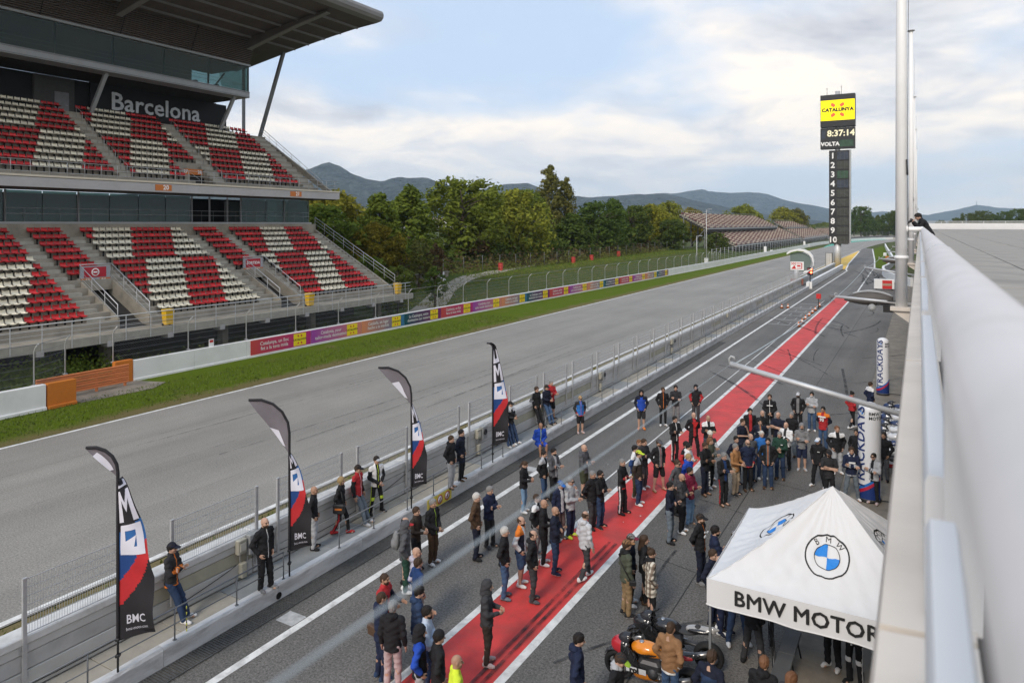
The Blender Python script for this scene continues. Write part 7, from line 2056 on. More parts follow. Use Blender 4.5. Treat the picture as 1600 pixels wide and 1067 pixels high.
c1 = mixc(t, hx, (.60, .56, .47), (.22, .17, .13)); c2 = mixc(t, mathn(t, 'MULTIPLY', hz_, .6), c1, (.10, .07, .05))
t.links.new(c2, pb_.inputs['Base Color'])
def cm(c): return M_plaid if c == 'plaid' else cloth(c)
def slots(o, mats):
    for i, m in enumerate(mats):
        if i < len(o.material_slots): o.material_slots[i].link = 'OBJECT'; o.material_slots[i].material = m
PEOPLE_N = 0
def person(x, y, z, face, label, arms='P', legs='S', top='jacket', tc='black', pants='trousers', pc='black', sc='black', hair='short', hc='hbrown', skin='skin1', h=1.76, yaw=0, nod=6, girth=1.0, extra=(), tname=None, group=None):
    """x y z: where the feet stand; face: bearing of the gaze, degrees about Z (0 looks along -Y)"""
    o = put('person', body_mesh(arms, legs, yaw, nod), None, (x, y, z), (0, 0, R(face)))
    k = h / 1.76; o.scale = (k * girth, k * girth, k)
    tag(o, label, 'person', group)
    slots(o, [cloth(skin), M_eye, M_lip, cloth(hc if hc.startswith('h') else 'hbrown')])
    # garment colours: torso, sleeve, yoke, trim, front, zip
    tl_ = tc.split('/'); tl_ += [None] * (6 - len(tl_))
    t0 = tl_[0]; cols = [t0, tl_[1] or t0, tl_[2] or t0, tl_[3] or t0, tl_[4] or t0, tl_[5] or tl_[4] or t0]
    j = put(tname or {'jacket': 'jacket', 'tee': 'tshirt', 'coat': 'coat', 'fitted': 'top'}[top], top_mesh(arms, legs, top), o); slots(j, [cm(c) for c in cols])
    pl_ = pc.split('/'); pcs = [pl_[0], pl_[1] if len(pl_) > 1 else pl_[0], pl_[2] if len(pl_) > 2 else pl_[0]]
    if legs == 'K' or True:
        p = put('shorts' if pants == 'shorts' else 'trousers', leg_mesh(legs, pants), o); slots(p, [cloth(c) for c in pcs])
    J = sk('D', legs); sl_ = sc.split('/')
    for s, sd in (('R', 1), ('L', -1)):
        a = J['an' + s]
        sh = put('shoe', shoe_mesh('boot' in extra, 'flip' in extra), o, (a.x, a.y - .005, a.z - .085), (R(-14) if legs == 'K' and s == 'L' else 0, 0, R(14 * sd)))
        slots(sh, [cloth(sl_[0]), cloth(sl_[1] if len(sl_) > 1 else sl_[0])])
    HM = head_matrix(legs, yaw, nod)
    def wear(kind, cols_, nm):
        q = put(nm, hair_mesh(kind), o); q.matrix_local = HM if kind not in ('hooddown', 'scarf') else Matrix.Translation(head_offset(legs)); slots(q, [cloth(c) for c in cols_]); return q
    if hair != 'bald': wear(hair, [hc], 'hair')
    for e in extra:
        if ':' in e:
            kd, c_ = e.split(':'); cc = c_.split('/'); cc = cc if len(cc) > 1 else cc * 2
            wear(kd, cc, {'hooddown': 'hood', 'mask': 'face_mask', 'glasses': 'sunglasses'}.get(kd, kd))
    return o
# ================================================================== MOTORCYCLES (front wheel towards -X)
M_tyre = mk('tyre', (0.020, 0.020, 0.021), .8, .1, 8); M_rim = mk('dark rim', (0.03, 0.03, 0.032), .35, metal=.5); M_alu = mk('alloy', (0.42, 0.42, 0.43), .35, metal=.8); M_eng = mk('engine metal', (0.07, 0.07, 0.075), .5, .2, 9, metal=.5)
M_ti = mk('exhaust metal', (0.26, 0.25, 0.245), .3, .1, 6, metal=.8); M_seatb = mk('bike seat black', (0.035, 0.035, 0.037), .7, .1)
def paint(name, col): return mk(name, col, .22, .03, 3, coat=.6)
P_org, P_blk, P_wht, P_red, P_navy = paint('paint orange', (0.72, 0.235, 0.015)), paint('paint black', (0.018, 0.018, 0.020)), paint('paint white', (0.70, 0.71, 0.73)), paint('paint red', (0.42, 0.02, 0.03)), paint('paint navy', (0.02, 0.035, 0.11))
def field_obj(name, lo, hi, h, fn, mats, parent, mi=None):
    f = Field(lo, hi, h); fn(f); V, Q = f.mesh()
    return put(name, np_mesh(name, V, Q, mats, mi(V[Q].mean(1)) if mi else None), parent)
_BK = {}
def sport_bike(label, x, y, rz, tank, side, nose, tail, belly, detail=True, group=None, lean=8):
    t_ = thing('motorcycle', label, 'motorcycle', (x, y, 0.012), R(rz), group); t_.rotation_euler.x = R(lean)
    def mesh_once(key, mkfn):
        if key not in _BK: _BK[key] = mkfn()
        return _BK[key]
    def wheel(cx, wd, nm):
        def tyre():
            b = MB(); rings = []
            for k in range(33):
                a = 2 * PI * k / 32
                prof = [(.225, -.42), (.262, -.5), (.298, -.34), (.312, -.12), (.314, 0), (.312, .12), (.298, .34), (.262, .5), (.225, .42)]
                rings.append([(math.cos(a) * r_, w_ * wd, math.sin(a) * r_) for r_, w_ in prof])
            b.loft(rings, cap=False, closed=True); return b.mesh('tyre', M_tyre)
        def rim():
            b = MB(); b.loft([[(math.cos(2 * PI * k / 32) * r_, w_ * wd, math.sin(2 * PI * k / 32) * r_) for r_, w_ in ((.205, -.4), (.232, -.42), (.232, .42), (.205, .4))] for k in range(33)], cap=False)
            b.lathe([(0, -.05), (.045, -.05), (.045, .05), (0, .05)], 12, M=Matrix.Rotation(PI / 2, 4, 'X'))
            for k in range(6): a = k * PI / 3; b.tube([(.04 * math.cos(a), 0, .04 * math.sin(a)), (.21 * math.cos(a), 0, .21 * math.sin(a))], [.018, .012], 6)
            return b.mesh('rim', M_rim)
        def disc(): return MB().lathe([(.09, 0), (.16, 0), (.16, .005), (.09, .005)], 24, M=Matrix.Translation((0, .075, 0)) @ Matrix.Rotation(PI / 2, 4, 'X'), cap=False).lathe([(.09, 0), (.16, 0), (.16, .005), (.09, .005)], 24, M=Matrix.Translation((0, -.07, 0)) @ Matrix.Rotation(PI / 2, 4, 'X'), cap=False).mesh('brake_disc', M_alu)
        w_ = put(nm, mesh_once('rim%.2f' % wd, rim), t_, (cx, 0, .315)); put('tyre', mesh_once('tyre%.2f' % wd, tyre), w_); put('brake_disc', mesh_once('disc', disc), w_)
    wheel(-.71, .115, 'front_wheel'); wheel(.70, .175, 'rear_wheel')
    def sd(name, lo, hi, h, fn, mats, mi=None):
        def f_():
            F = Field(lo, hi, h); fn(F); V, Q = F.mesh(); return np_mesh(name, V, Q, mats, mi(V[Q].mean(1)) if mi else None)
        o = put(name, mesh_once(name, f_), t_); slots(o, mats); return o
    hb = .015 if detail else .022
    def tankf(F):
        F.ell((-.17, 0, .80), (.27, .165, .14), 0).ell((-.06, 0, .83), (.18, .13, .10), .06).ell((.10, 0, .76), (.15, .09, .07), .06)
        F.cut(.70 - F.Z); F.sub(F.ell_d((.02, .19, .74), (.17, .07, .09)), .03); F.sub(F.ell_d((.02, -.19, .74), (.17, .07, .09)), .03)
    sd('fuel_tank', (-.5, -.22, .62), (.32, .22, 1.0), hb, tankf, [tank, side], lambda c: np.where((abs(c[:, 1]) > .11) & (c[:, 2] < .80), 1, 0))
    def fairf(F):
        ay = np.abs(F.Y)
        d = F.ell_d((-.58, 0, .80), (.26, .165, .15)); e = F.ell_d((-.45, 0, .60), (.34, .205, .24)); b = F.ell_d((-.16, 0, .36), (.40, .19, .20))
        F.d = d; F.smin(e, .08); F.smin(b, .10)
        F.smin(F.ell_d((-.68, 0, .74), (.16, .14, .10)), .05)
        F.sub(np.maximum(ay - .13, F.ell_d((-.22, 0, .62), (.55, .3, .36))), .02)          # hollow inside
        F.sub(F.ell_d((-.72, 0, .30), (.37, .35, .37)), .03)                                # room for the wheel
        F.sub(F.ell_d((-.05, 0, .66), (.26, .4, .15)), .04); F.sub(F.ell_d((-.40, .28, .52), (.10, .12, .035)), .02); F.sub(F.ell_d((-.40, -.28, .52), (.10, .12, .035)), .02)
        F.cut(.20 - F.Z); F.sub(F.ell_d((-.32, 0, 1.02), (.30, .16, .2)), .03)
    def fmi(c): return np.where(c[:, 2] < .40, 2, np.where((c[:, 0] < -.62) & (c[:, 2] > .66), 1, 0))
    sd('fairing', (-.92, -.28, .16), (.28, .28, 1.0), hb * 1.1, fairf, [side, nose, belly], fmi)
    sd('windscreen', (-.8, -.18, .82), (-.3, .18, 1.10), .016, lambda F: (F.ell((-.50, 0, .84), (.22, .135, .22), 0), F.sub(F.ell_d((-.46, 0, .82), (.21, .125, .21)), .003), F.cut(.90 - F.Z), F.cut(F.X + .44)), [mk('smoked screen', (0.03, 0.03, 0.035), .1)])
    def tailf(F):
        F.cap((.34, 0, .80), (.80, 0, .93), .085, .055, 0, 1.0).ell((.55, 0, .875), (.28, .12, .055), .05).cap((.78, 0, .93), (.90, 0, .95), .05, .025, .02); F.cut((.70 + (F.X - .3) * .34) - F.Z)
    sd('tail', (.18, -.18, .66), (1.0, .18, 1.06), hb, tailf, [tail, nose], lambda c: np.where(abs(c[:, 1]) > .07, 1, 0))
    sd('seat', (.05, -.2, .70), (.62, .2, .98), hb, lambda F: (F.ell((.26, 0, .80), (.20, .145, .045), 0), F.cap((.42, 0, .84), (.50, 0, .90), .06, .07, .05)), [M_seatb])
    sd('front_mudguard', (-1.05, -.1, .3), (-.4, .1, .72), .015, lambda F: (F.smin(np.maximum(np.abs(np.sqrt((F.X + .71) ** 2 + (F.Z - .315) ** 2) - .345) - .008, np.maximum(np.abs(F.Y) - .075, .44 - F.Z + (F.X + .71) * -.25)), 0)), [side])
    def rest():
        b = MB()
        for s in (-.10, .10): b.tube([(-.71, s, .315), (-.60, s, .60), (-.50, s, .90)], [.026, .028, .024], 8)
        return b.mesh('fork', M_alu)
    put('fork', mesh_once('fork', rest), t_)
    put('engine', mesh_once('eng', lambda: MB().bbox(-.28, -.16, .28, .18, .16, .64, .05).lathe([(0, -.19), (.10, -.19), (.11, -.16), (.11, .16), (.10, .19), (0, .19)], 16, M=Matrix.Translation((.02, 0, .42)) @ Matrix.Rotation(PI / 2, 4, 'X')).mesh('engine', M_eng)), t_)
    put('swingarm', mesh_once('swing', lambda: MB().tube([(.12, .13, .44), (.45, .13, .40), (.70, .12, .315)], .035, 8).tube([(.12, -.13, .44), (.45, -.13, .40), (.70, -.12, .315)], .035, 8).mesh('swingarm', M_eng)), t_)
    put('exhaust', mesh_once('exh', lambda: MB().tube([(-.2, -.12, .25), (.15, -.17, .26), (.35, -.19, .36)], .035, 8).tube([(.33, -.19, .35), (.40, -.20, .39), (.78, -.22, .56)], [.04, .062, .058], 12).mesh('exhaust', M_ti)), t_)
    for s in (-1, 1):
        put('handlebar', mesh_once('hb%d' % s, lambda s=s: MB().tube([(-.47, s * .10, .90), (-.46, s * .20, .90), (-.38, s * .36, .885)], .014, 8).tube([(-.42, s * .27, .893), (-.375, s * .37, .882)], .02, 8).tube([(-.47, s * .24, .90), (-.50, s * .36, .89)], .007, 6).bbox(-.47, s * .2 - .025, .90, -.42, s * .2 + .025, .96, .008).mesh('handlebar', M_black)), t_)
        put('footrest', mesh_once('fr%d' % s, lambda s=s: MB().tube([(.16, s * .15, .42), (.18, s * .25, .42)], .014, 6).box(.10, s * .155 - .006, .34, .26, s * .155 + .006, .48).mesh('footrest', M_alu)), t_)
    put('instrument_panel', mesh_once('dash', lambda: MB().bbox(-.60, -.09, .90, -.53, .09, .97, .012).mesh('instrument_panel', M_black)), t_)
    put('filler_cap', mesh_once('cap', lambda: MB().lathe([(0, .0), (.045, 0), (.048, .008), (.03, .014), (0, .014)], 16, c=(-.22, 0, .938)).mesh('filler_cap', M_alu)), t_)
    hs = MB()
    for i in range(9):
        a = Vector((rt.uniform(-.60, -.35), rt.uniform(-.14, .14), rt.uniform(.60, .92))); hs.tube([a, a + Vector((rt.uniform(-.1, .1), rt.uniform(-.12, .12), rt.uniform(-.12, .1))), a + Vector((rt.uniform(-.12, .2), rt.uniform(-.1, .1), rt.uniform(-.25, .0)))], .008, 5)
    hs.build('hoses', M_black, t_)
    put('side_stand', mesh_once('stand', lambda: MB().tube([(.05, .14, .30), (.16, .30, .03)], .014, 6).lathe([(.03, 0), (.03, .012)], 8, c=(.16, .31, .02)).mesh('side_stand', M_eng)), t_)
    return t_
ob = sport_bike('black and orange sport motorcycle parked in front of the tent', -4.55, 13.50, 4, P_org, P_blk, P_red, P_blk, P_org)
MB().box(-.62, -.268, .33, -.22, -.262, .44).build('white_band', P_wht, ob).location = (.12, .055, .06)
lettering('rol', .16, M_ink, ob, (-.34, -.218, .445), FX, .01, .003)
sport_bike('black sport motorcycle with a pale tail parked beside the orange one', -4.45, 14.50, 7, P_blk, P_blk, P_blk, paint('paint pale grey', (0.34, 0.33, 0.32)), P_blk)
for i in range(8):
    sport_bike(['first white and navy motorcycle of the parked row, nearest the pillar', 'second white motorcycle of the parked row', 'third white motorcycle of the parked row', 'fourth motorcycle of the row behind the near pillar', 'fifth motorcycle of the row beyond the near pillar', 'sixth motorcycle of the row beneath the arm', 'seventh motorcycle in the row towards the far pillar', 'last motorcycle of the row, nearest the far pillar'][i],
               -.75 + .02 * i, 29.6 + 1.05 * i, rt.uniform(-4, 4), P_navy if i % 3 == 1 else P_wht, P_wht, P_navy, P_wht, P_blk if i % 2 else P_red, False, 'motorcycles parked in a row by the building', 7)
# ================================================================== THE CROWD
person(-14.38, 9.80, 0.385, 118, 'man in black and orange jacket and navy cap leaning by the nearest flag', h=1.75, arms='X', legs='L', tc='soft/soft/soft/orange/soft/orange', pc='djean', sc='white', hair='short', hc='hblack', extra=('cap:ink',))
person(-13.65, 11.68, 0.385, 91, 'bald man in black tracksuit with white sleeve stripes beside the second flag', h=1.75, arms='P', legs='C', tc='black/black/black/black/black/white', pc='black', sc='grey/white', hair='bald', girth=1.08, extra=('beard:hbrown',))
person(-14.23, 13.84, 0.385, 124, 'bald man in black sweater and pale grey joggers right of the second flag', h=1.70, arms='P', legs='S', top='fitted', tc='black', pc='lgrey', sc='black', hair='bald', skin='skin2')
person(-14.24, 14.89, 0.385, 116, 'blond woman in black with a dark shoulder bag walking along the platform', h=1.62, arms='P', legs='K', tc='black', pants='slim', pc='black/red', sc='red/black', hair='bob', hc='hblond')
person(-14.34, 15.75, 0.385, 102, 'man in red and black team jacket with black cap against the pit wall', h=1.72, arms='D', legs='L', tc='red/black/red/black/red/white', pc='gjean', sc='pgrey/white', extra=('cap:black',))
person(-14.33, 16.50, 0.385, 71, 'rider in black and white leathers with neon stripes and a black cap on the platform', h=1.74, arms='C', legs='W', tc='white/black/white/black/black/neon', pc='black/neon/neon', pants='slim', sc='black/white', extra=('cap:black/lgrey','boot'))
person(-13.56, 19.35, 0.385, 97, 'man in black hooded top and light grey joggers with flip flops beside the third flag', h=1.74, arms='P', tc='black', pc='lgrey', sc='brown', hair='short', hc='hbrown', extra=('flip','hooddown:black'))
person(-13.64, 20.07, 0.385, 100, 'taller man in long navy coat and black trousers standing right of the grey joggers', h=1.75, arms='P', top='coat', tc='ink', pc='black', sc='brown/white', hc='hblack')
person(-14.28, 24.12, 0.385, 83, 'person in dark grey hooded jacket leaning by the fourth flag', h=1.66, arms='P', legs='L', tc='char', pc='djean', sc='lgrey/white', hair='long', hc='hblack')
person(-14.27, 24.58, 0.385, 78, 'person with black cap and white scarf hood half behind another by the fourth flag', h=1.68, arms='H', legs='L', tc='soft/soft/white/soft/soft', pc='djean', sc='white', hair='short', extra=('cap:black','scarf:pgrey'))
person(-14.43, 27.12, 0.385, 74, 'leftmost of three men leaning on the pit wall, in all black with bushy hair', h=1.74, arms='P', legs='L', tc='black', pc='black', sc='black', hair='quiff', hc='hbrown')
person(-14.28, 27.78, 0.385, 77, 'man in black cap and blue jeans leaning on the wall beside the red top', h=1.71, arms='H', legs='L', tc='ink', pc='jean', sc='black/white', extra=('cap:black',))
person(-14.40, 28.38, 0.385, 69, 'bald man in red hooded top and black shorts with folded arms on the pit wall', h=1.75, arms='X', legs='C', tc='red', pants='shorts', pc='black', sc='black/white', hair='crop', hc='hgrey', extra=('hooddown:red',))
person(-12.91, 28.28, 0.012, 43, 'blond woman with sunglasses in blue and black jacket and shorts standing at the kerb', h=1.64, arms='P', tc='blue/soft/soft/red/blue/red', pants='shorts', pc='black', sc='pink/white', hair='ponytail', hc='hblond', extra=('glasses:black',))
person(-13.09, 24.78, 0.012, 48, 'balding man in bright blue jacket with neon flashes sitting on the pit kerb', h=1.74, arms='C', legs='T', tc='royal/royal/royal/royal/royal/neon', pants='shorts', pc='royal', sc='dgrey/white', hair='balding', hc='hbrown', skin='skin3', nod=16)
person(-11.31, 14.11, 0.012, 134, 'man with thinning dark hair in grey top and black shorts carrying a grey backpack', h=1.74, arms='P', top='tee', tc='grey', pants='shorts', pc='black', sc='black', hair='balding', hc='hblack')
person(-11.12, 13.89, 0.012, 127, 'man in speckled grey rain jacket with hood up and red cap brim, dark green trousers', h=1.77, arms='P', tc='dgrey', pc='green', sc='white', hair='short', extra=('hood:dgrey','cap:red'))
person(-11.54, 14.86, 0.012, 98, 'dark haired man in brown sweatshirt holding his hands at his chest', h=1.70, arms='H', top='fitted', tc='dbrown', pc='black', sc='black', hair='short', hc='hbrown')
person(-11.41, 15.42, 0.012, 88, 'man in black race jacket with neon green piping and brown trousers near the kerb notice', h=1.75, arms='C', tc='black/black/black/black/black/lime', pc='brown', sc='white', hair='short', hc='hgrey', skin='skin2')
person(-10.04, 12.93, 0.012, 120, 'bald man in lilac grey hooded top facing right', h=1.74, arms='P', tc='lilac', pc='grey', sc='white', hair='bald', extra=('hooddown:lilac',))
person(-9.74, 12.61, 0.012, 153, 'dark haired man in deep blue pullover seen from behind, next to the lilac hooded top', h=1.70, arms='P', top='fitted', tc='dblue', pc='grey', sc='white', hair='short', hc='hbrown')
person(-9.88, 11.63, 0.012, 102, 'bearded man in navy and red jacket with a badge gesturing with open hands', h=1.74, arms='G', tc='ink/ink/red/ink/red', pc='djean', sc='black', hair='crop', hc='hbrown', skin='skin2', extra=('beard:hbrown',))
person(-9.42, 10.99, 0.012, 153, 'man with thinning hair in navy hooded top with a brown bag', h=1.75, arms='H', tc='navy', pc='navy', sc='djean/white', hair='crop', hc='hbrown', skin='skin2', extra=('hooddown:navy',))
person(-8.98, 10.82, 0.012, 200, 'grey haired man in black softshell and pale pink trousers seen from behind', h=1.77, arms='D', tc='black', pc='pink', sc='dgrey/white', hair='short', hc='hgrey', extra=('hooddown:black',))
person(-8.90, 11.52, 0.012, 136, 'dark haired man in teal navy hooded jacket and beige trousers looking down right', h=1.77, arms='H', tc='djean', pc='beige', sc='black', hair='short', hc='hblack', nod=18, extra=('hooddown:djean',))
person(-8.31, 11.04, 0.012, 117, 'bearded man in pale blue shirt with folded arms in the near group', h=1.74, arms='X', top='fitted', tc='sky', pc='djean', sc='brown', hair='quiff', hc='hblack', skin='skin2', extra=('beard:hblack',))
person(-8.03, 10.46, 0.012, 122, 'person with black hood up and blue jacket sleeves at the bottom edge', h=1.74, arms='P', tc='black/royal/royal/black', pc='lgrey', sc='white', hair='short', extra=('hood:black',))
person(-7.64, 10.51, 0.012, 136, 'person in black jacket and black beanie with curly hair at the bottom edge', h=1.72, arms='P', tc='black', pc='black', sc='black', hair='quiff', hc='hblack', extra=('beanie:black',))
person(-6.93, 10.05, 0.012, 133, 'bald steward in bright yellow high visibility jacket at the bottom edge', h=1.74, arms='D', tc='hivis/hivis/hivis/dgrey/hivis', pc='ink', sc='black', hair='bald', skin='skin2')
person(-7.82, 12.47, 0.012, 112, 'person with dark hood up and brown trousers alone on the red lane edge', h=1.75, arms='H', tc='char', pc='dbrown', sc='pink/white', hair='short', hc='hbrown', extra=('hood:char',))
person(-10.53, 16.23, 0.012, 109, 'white haired man in brown suede jacket and dark jeans', h=1.81, arms='P', tc='brown', pc='ink', sc='black', hair='short', hc='hwhite')
person(-10.60, 17.00, 0.012, 86, 'grey haired man in navy jacket with folded arms behind the brown jacket', h=1.74, arms='X', legs='C', tc='navy', pc='soft', sc='char/grey', hair='short', hc='hgrey', nod=14)
person(-8.83, 14.88, 0.012, 111, 'white haired man in black quilted jacket and blue jeans', h=1.75, arms='P', tc='black', pc='jean', sc='gjean/black', hair='short', hc='hwhite')
person(-8.78, 15.61, 0.012, 103, 'balding man in navy top with orange and white print, denim shorts and white trainers', h=1.75, arms='P', tc='ink/white/orange/ink/white', pants='shorts', pc='jean', sc='white', hair='balding', hc='hbrown', extra=('beard:hbrown',))
person(-8.16, 15.11, 0.012, 110, 'dark haired man in black jacket and charcoal trousers in front of the denim shorts', h=1.72, arms='P', tc='black/black/black/black/black/red', pc='char', sc='dgrey', hair='balding', hc='hblack', extra=('hooddown:black',))
person(-9.18, 17.20, 0.012, 106, 'short haired man in black hooded jacket with a white shoulder patch', h=1.72, arms='P', tc='black/black/white/black/black', pc='grey', sc='grey/white', hair='crop', hc='hbrown', extra=('hooddown:black',))
person(-8.79, 16.89, 0.012, 107, 'bald man in black sweater and black trousers with white trainers', h=1.75, arms='H', top='fitted', tc='black', pc='black', sc='white', hair='bald', skin='skin2')
person(-8.31, 16.61, 0.012, 105, 'bald bearded man in blue black jacket with folded arms on the red lane', h=1.75, arms='X', tc='ink', pc='djean', sc='navy/white', hair='bald', skin='skin2', extra=('beard:hbrown',))
person(-10.94, 19.64, 0.012, 99, 'woman in black jacket and light blue jeans looking at her phone', h=1.64, arms='H', tc='black', pants='slim', pc='ljean', sc='white', hair='ponytail', hc='hbrown', nod=22)
person(-10.81, 20.77, 0.012, 93, 'woman with dark hair up in black fleece and blue jeans', h=1.66, arms='P', tc='black/black/lgrey', pants='slim', pc='jean', sc='black', hair='bun', hc='hblack')
person(-10.52, 20.91, 0.012, 79, 'bearded man in dark grey jacket with folded arms beside the woman in black fleece', h=1.75, arms='X', tc='dgrey/dgrey/dgrey/dgrey/lgrey', pc='black', sc='black', hair='short', hc='hblack', extra=('beard:hblack',))
person(-9.81, 21.78, 0.012, 86, 'bald man in dark grey hooded top and olive shorts', h=1.75, arms='X', tc='dgrey', pants='shorts', pc='olive', sc='black', hair='bald', girth=1.05, extra=('hooddown:dgrey',))
person(-8.38, 19.80, 0.012, 81, 'dark haired man in sunglasses and black pullover with folded arms and jeans', h=1.72, arms='X', top='fitted', tc='black', pc='djean', sc='black/white', hair='short', hc='hblack', extra=('glasses:black','beard:hbrown'))
person(-8.56, 19.62, 0.012, 80, 'bald man in black jacket and charcoal trousers in front of the sunglasses', h=1.74, arms='B', tc='black', pc='char', sc='black', hair='crop', hc='hgrey', skin='skin2', girth=1.06)
person(-9.07, 18.45, 0.012, 70, 'man in blue cap, open navy hooded top over white shirt and dusky trousers', h=1.72, arms='D', tc='navy/navy/navy/navy/pgrey', pc='taupe', sc='dgrey', hair='short', nod=14, extra=('cap:blue','hooddown:navy'))
person(-8.89, 18.77, 0.012, 79, 'grey haired man in glasses, light grey hooded top and neon shoes with hand on chin', h=1.75, arms='N', tc='lgrey', pc='navy', sc='neon', hair='short', hc='hgrey', extra=('glasses:black','hooddown:lgrey'))
person(-7.50, 16.73, 0.012, 152, 'balding man in pale grey hooded top stepping across the red lane', h=1.75, arms='D', legs='K', tc='pgrey', pc='char', sc='white', hair='balding', hc='hbrown', extra=('hooddown:pgrey',))
person(-8.17, 21.07, 0.012, 87, 'rider in black top with black leathers tied round the waist and boots', h=1.75, arms='X', legs='C', top='fitted', tc='black/black/black/red', pc='black/white', sc='black', hair='crop', hc='hgrey', extra=('boot',))
person(-8.30, 22.58, 0.012, 98, 'man in blue and white team jacket with dark olive trousers', h=1.74, arms='P', tc='dblue/dblue/white', pc='olive', sc='pink/white', hair='short', hc='hblack')
person(-8.30, 23.48, 0.012, 73, 'brown haired man in dark jacket partly hidden behind the blue team jacket', h=1.72, arms='X', tc='soft', pc='dgrey', sc='white/white', hair='short', hc='hbrown')
person(-8.47, 23.47, 0.012, 76, 'reddish haired person whose head shows above the brown haired man', h=1.68, arms='P', tc='dgrey', pc='djean', sc='black', hair='crop', hc='hred')
person(-7.97, 22.04, 0.012, 92, 'man with neon yellow cap in black brown jacket and jeans on the red lane', h=1.77, arms='P', tc='dbrown/dbrown/lgrey', pc='djean', sc='white', hair='short', extra=('cap:hivis/neon',))
person(-7.79, 23.57, 0.012, 54, 'man in dark cap with open black jacket, long black shorts and flip flops', h=1.75, arms='P', legs='W', tc='black/black/black/black/grey/red', pants='shorts', pc='black', sc='tan', hair='short', extra=('cap:dgrey','flip','beard:hbrown'))
person(-8.21, 26.76, 0.012, 55, 'rider in black suit with white stripes and folded arms on the red lane', h=1.74, arms='X', tc='black/black/black/black/black/white', pc='black/white', pants='slim', sc='black', hair='short', hc='hblack', extra=('boot',))
person(-7.71, 27.60, 0.012, 38, 'bald rider in black suit with a red chest emblem and hands behind his back', h=1.77, arms='B', legs='W', tc='black/black/black/black/red', pc='black', sc='black', hair='bald', extra=('boot',))
person(-7.12, 27.52, 0.012, 35, 'bald man in black jacket with white shoulders and jeans', h=1.75, arms='X', tc='black/black/white', pc='jean', sc='white', hair='bald', skin='skin2')
person(-6.53, 25.49, 0.012, 48, 'man in cream beanie and dark vest with pale sleeves', h=1.74, arms='X', tc='char/pgrey', pc='grey', sc='white', hair='short', extra=('beanie:cream/white','beard:hbrown'))
person(-6.32, 24.69, 0.012, 72, 'person with long greying hair in grey green jacket and black trousers', h=1.74, arms='X', tc='sage/grey', pc='black', sc='white', hair='long', hc='hred')
person(-6.31, 23.99, 0.012, 63, 'dark haired man in black with white lettering down his trouser leg', h=1.77, arms='X', top='fitted', tc='black', pc='ink', sc='brown', hair='short', hc='hbrown', skin='skin3', extra=('flip','beard:hblack'))
person(-6.97, 24.00, 0.012, 82, 'dark haired man in black and red jacket behind the white hooded top', h=1.70, arms='P', tc='black/red', pc='black', sc='black', hair='short', hc='hblack')
person(-6.84, 23.86, 0.012, 88, 'dark haired man in white hooded top', h=1.68, arms='X', tc='white', pc='djean', sc='black', hair='short', hc='hblack', extra=('hooddown:white',))
person(-6.50, 22.67, 0.012, 74, 'fair haired man in bright blue hooded top', h=1.72, arms='P', tc='royal', pc='djean', sc='black', hair='short', hc='hblond', extra=('hooddown:royal',))
person(-6.65, 21.92, 0.012, 75, 'man with glasses in plain dark grey sweater', h=1.72, arms='P', top='fitted', tc='dgrey', pc='black', sc='black', hair='short', hc='hbrown', extra=('glasses:black',))
person(-6.14, 20.70, 0.012, 87, 'bald bearded man in dark grey jacket and black trousers with white shoes', h=1.75, arms='X', tc='char', pc='black', sc='white', hair='bald', skin='skin2', extra=('beard:hbrown','hooddown:char'))
person(-6.24, 19.88, 0.012, 91, 'dark haired man in black sweater and faded jeans at the front of the centre group', h=1.74, arms='X', top='fitted', tc='ink', pc='gjean', sc='black', hair='short', hc='hblack')
person(-6.08, 21.34, 0.012, 76, 'man with full black beard in burgundy hooded top and light jeans', h=1.75, arms='X', tc='wine', pc='ljean', sc='dgrey/white', hair='short', hc='hblack', skin='skin2', extra=('beard:hblack','hooddown:wine'))
person(-5.56, 23.40, 0.012, 55, 'grey haired man in black jacket with blue print and flip flops', h=1.72, arms='X', tc='black/black/black/black/dblue', pc='black/red', sc='brown', hair='short', hc='hgrey', nod=16, extra=('flip',))
person(-5.41, 24.47, 0.012, 68, 'older man in camel sweater and khaki trousers', h=1.74, arms='H', top='fitted', tc='camel/camel/camel/camel', pc='beige', sc='black/white', hair='short', hc='hgrey')
person(-5.61, 25.48, 0.012, 46, 'dark haired man in navy peeping out behind the camel sweater', h=1.70, arms='P', tc='ink', pc='ink', sc='black', hair='short', hc='hblack')
person(-5.86, 27.72, 0.012, 52, 'man in navy t-shirt with one hand raised to his chin', h=1.74, arms='N', top='tee', tc='ink', pc='ink', sc='black', hair='short', hc='hbrown')
person(-5.93, 29.40, 0.012, 29, 'rider in black leathers with a red chest flash and hanging arms at the back', h=1.75, arms='D', tc='black/black/black/black/red/red', pc='black/white', sc='black', hair='quiff', hc='hblack', extra=('boot',))
person(-5.44, 29.35, 0.012, 33, 'bald man in black sweater with folded arms at the back of the right group', h=1.74, arms='X', top='fitted', tc='black', pc='black', sc='black', hair='bald')
person(-5.29, 28.05, 0.012, 23, 'dark haired man in navy jacket with orange chest print', h=1.74, arms='P', tc='ink/ink/ink/ink/dgrey/orange', pc='ink', sc='black', hair='short', hc='hblack')
person(-4.84, 29.36, 0.012, -13, 'bald man in dark navy short sleeved shirt with folded arms', h=1.75, arms='X', top='tee', tc='ink', pc='black', sc='black', hair='bald', girth=1.08)
person(-5.64, 32.08, 0.012, 10, 'tall man in black leather jacket with white chest band at the back', h=1.79, arms='C', tc='black/black/black/black/black/white', pc='black', sc='black', hair='short', hc='hbrown', extra=('boot',))
person(-4.38, 29.65, 0.012, -20, 'grey haired man in black zip jacket and light jeans', h=1.74, arms='P', tc='black', pc='gjean', sc='brown', hair='short', hc='hgrey')
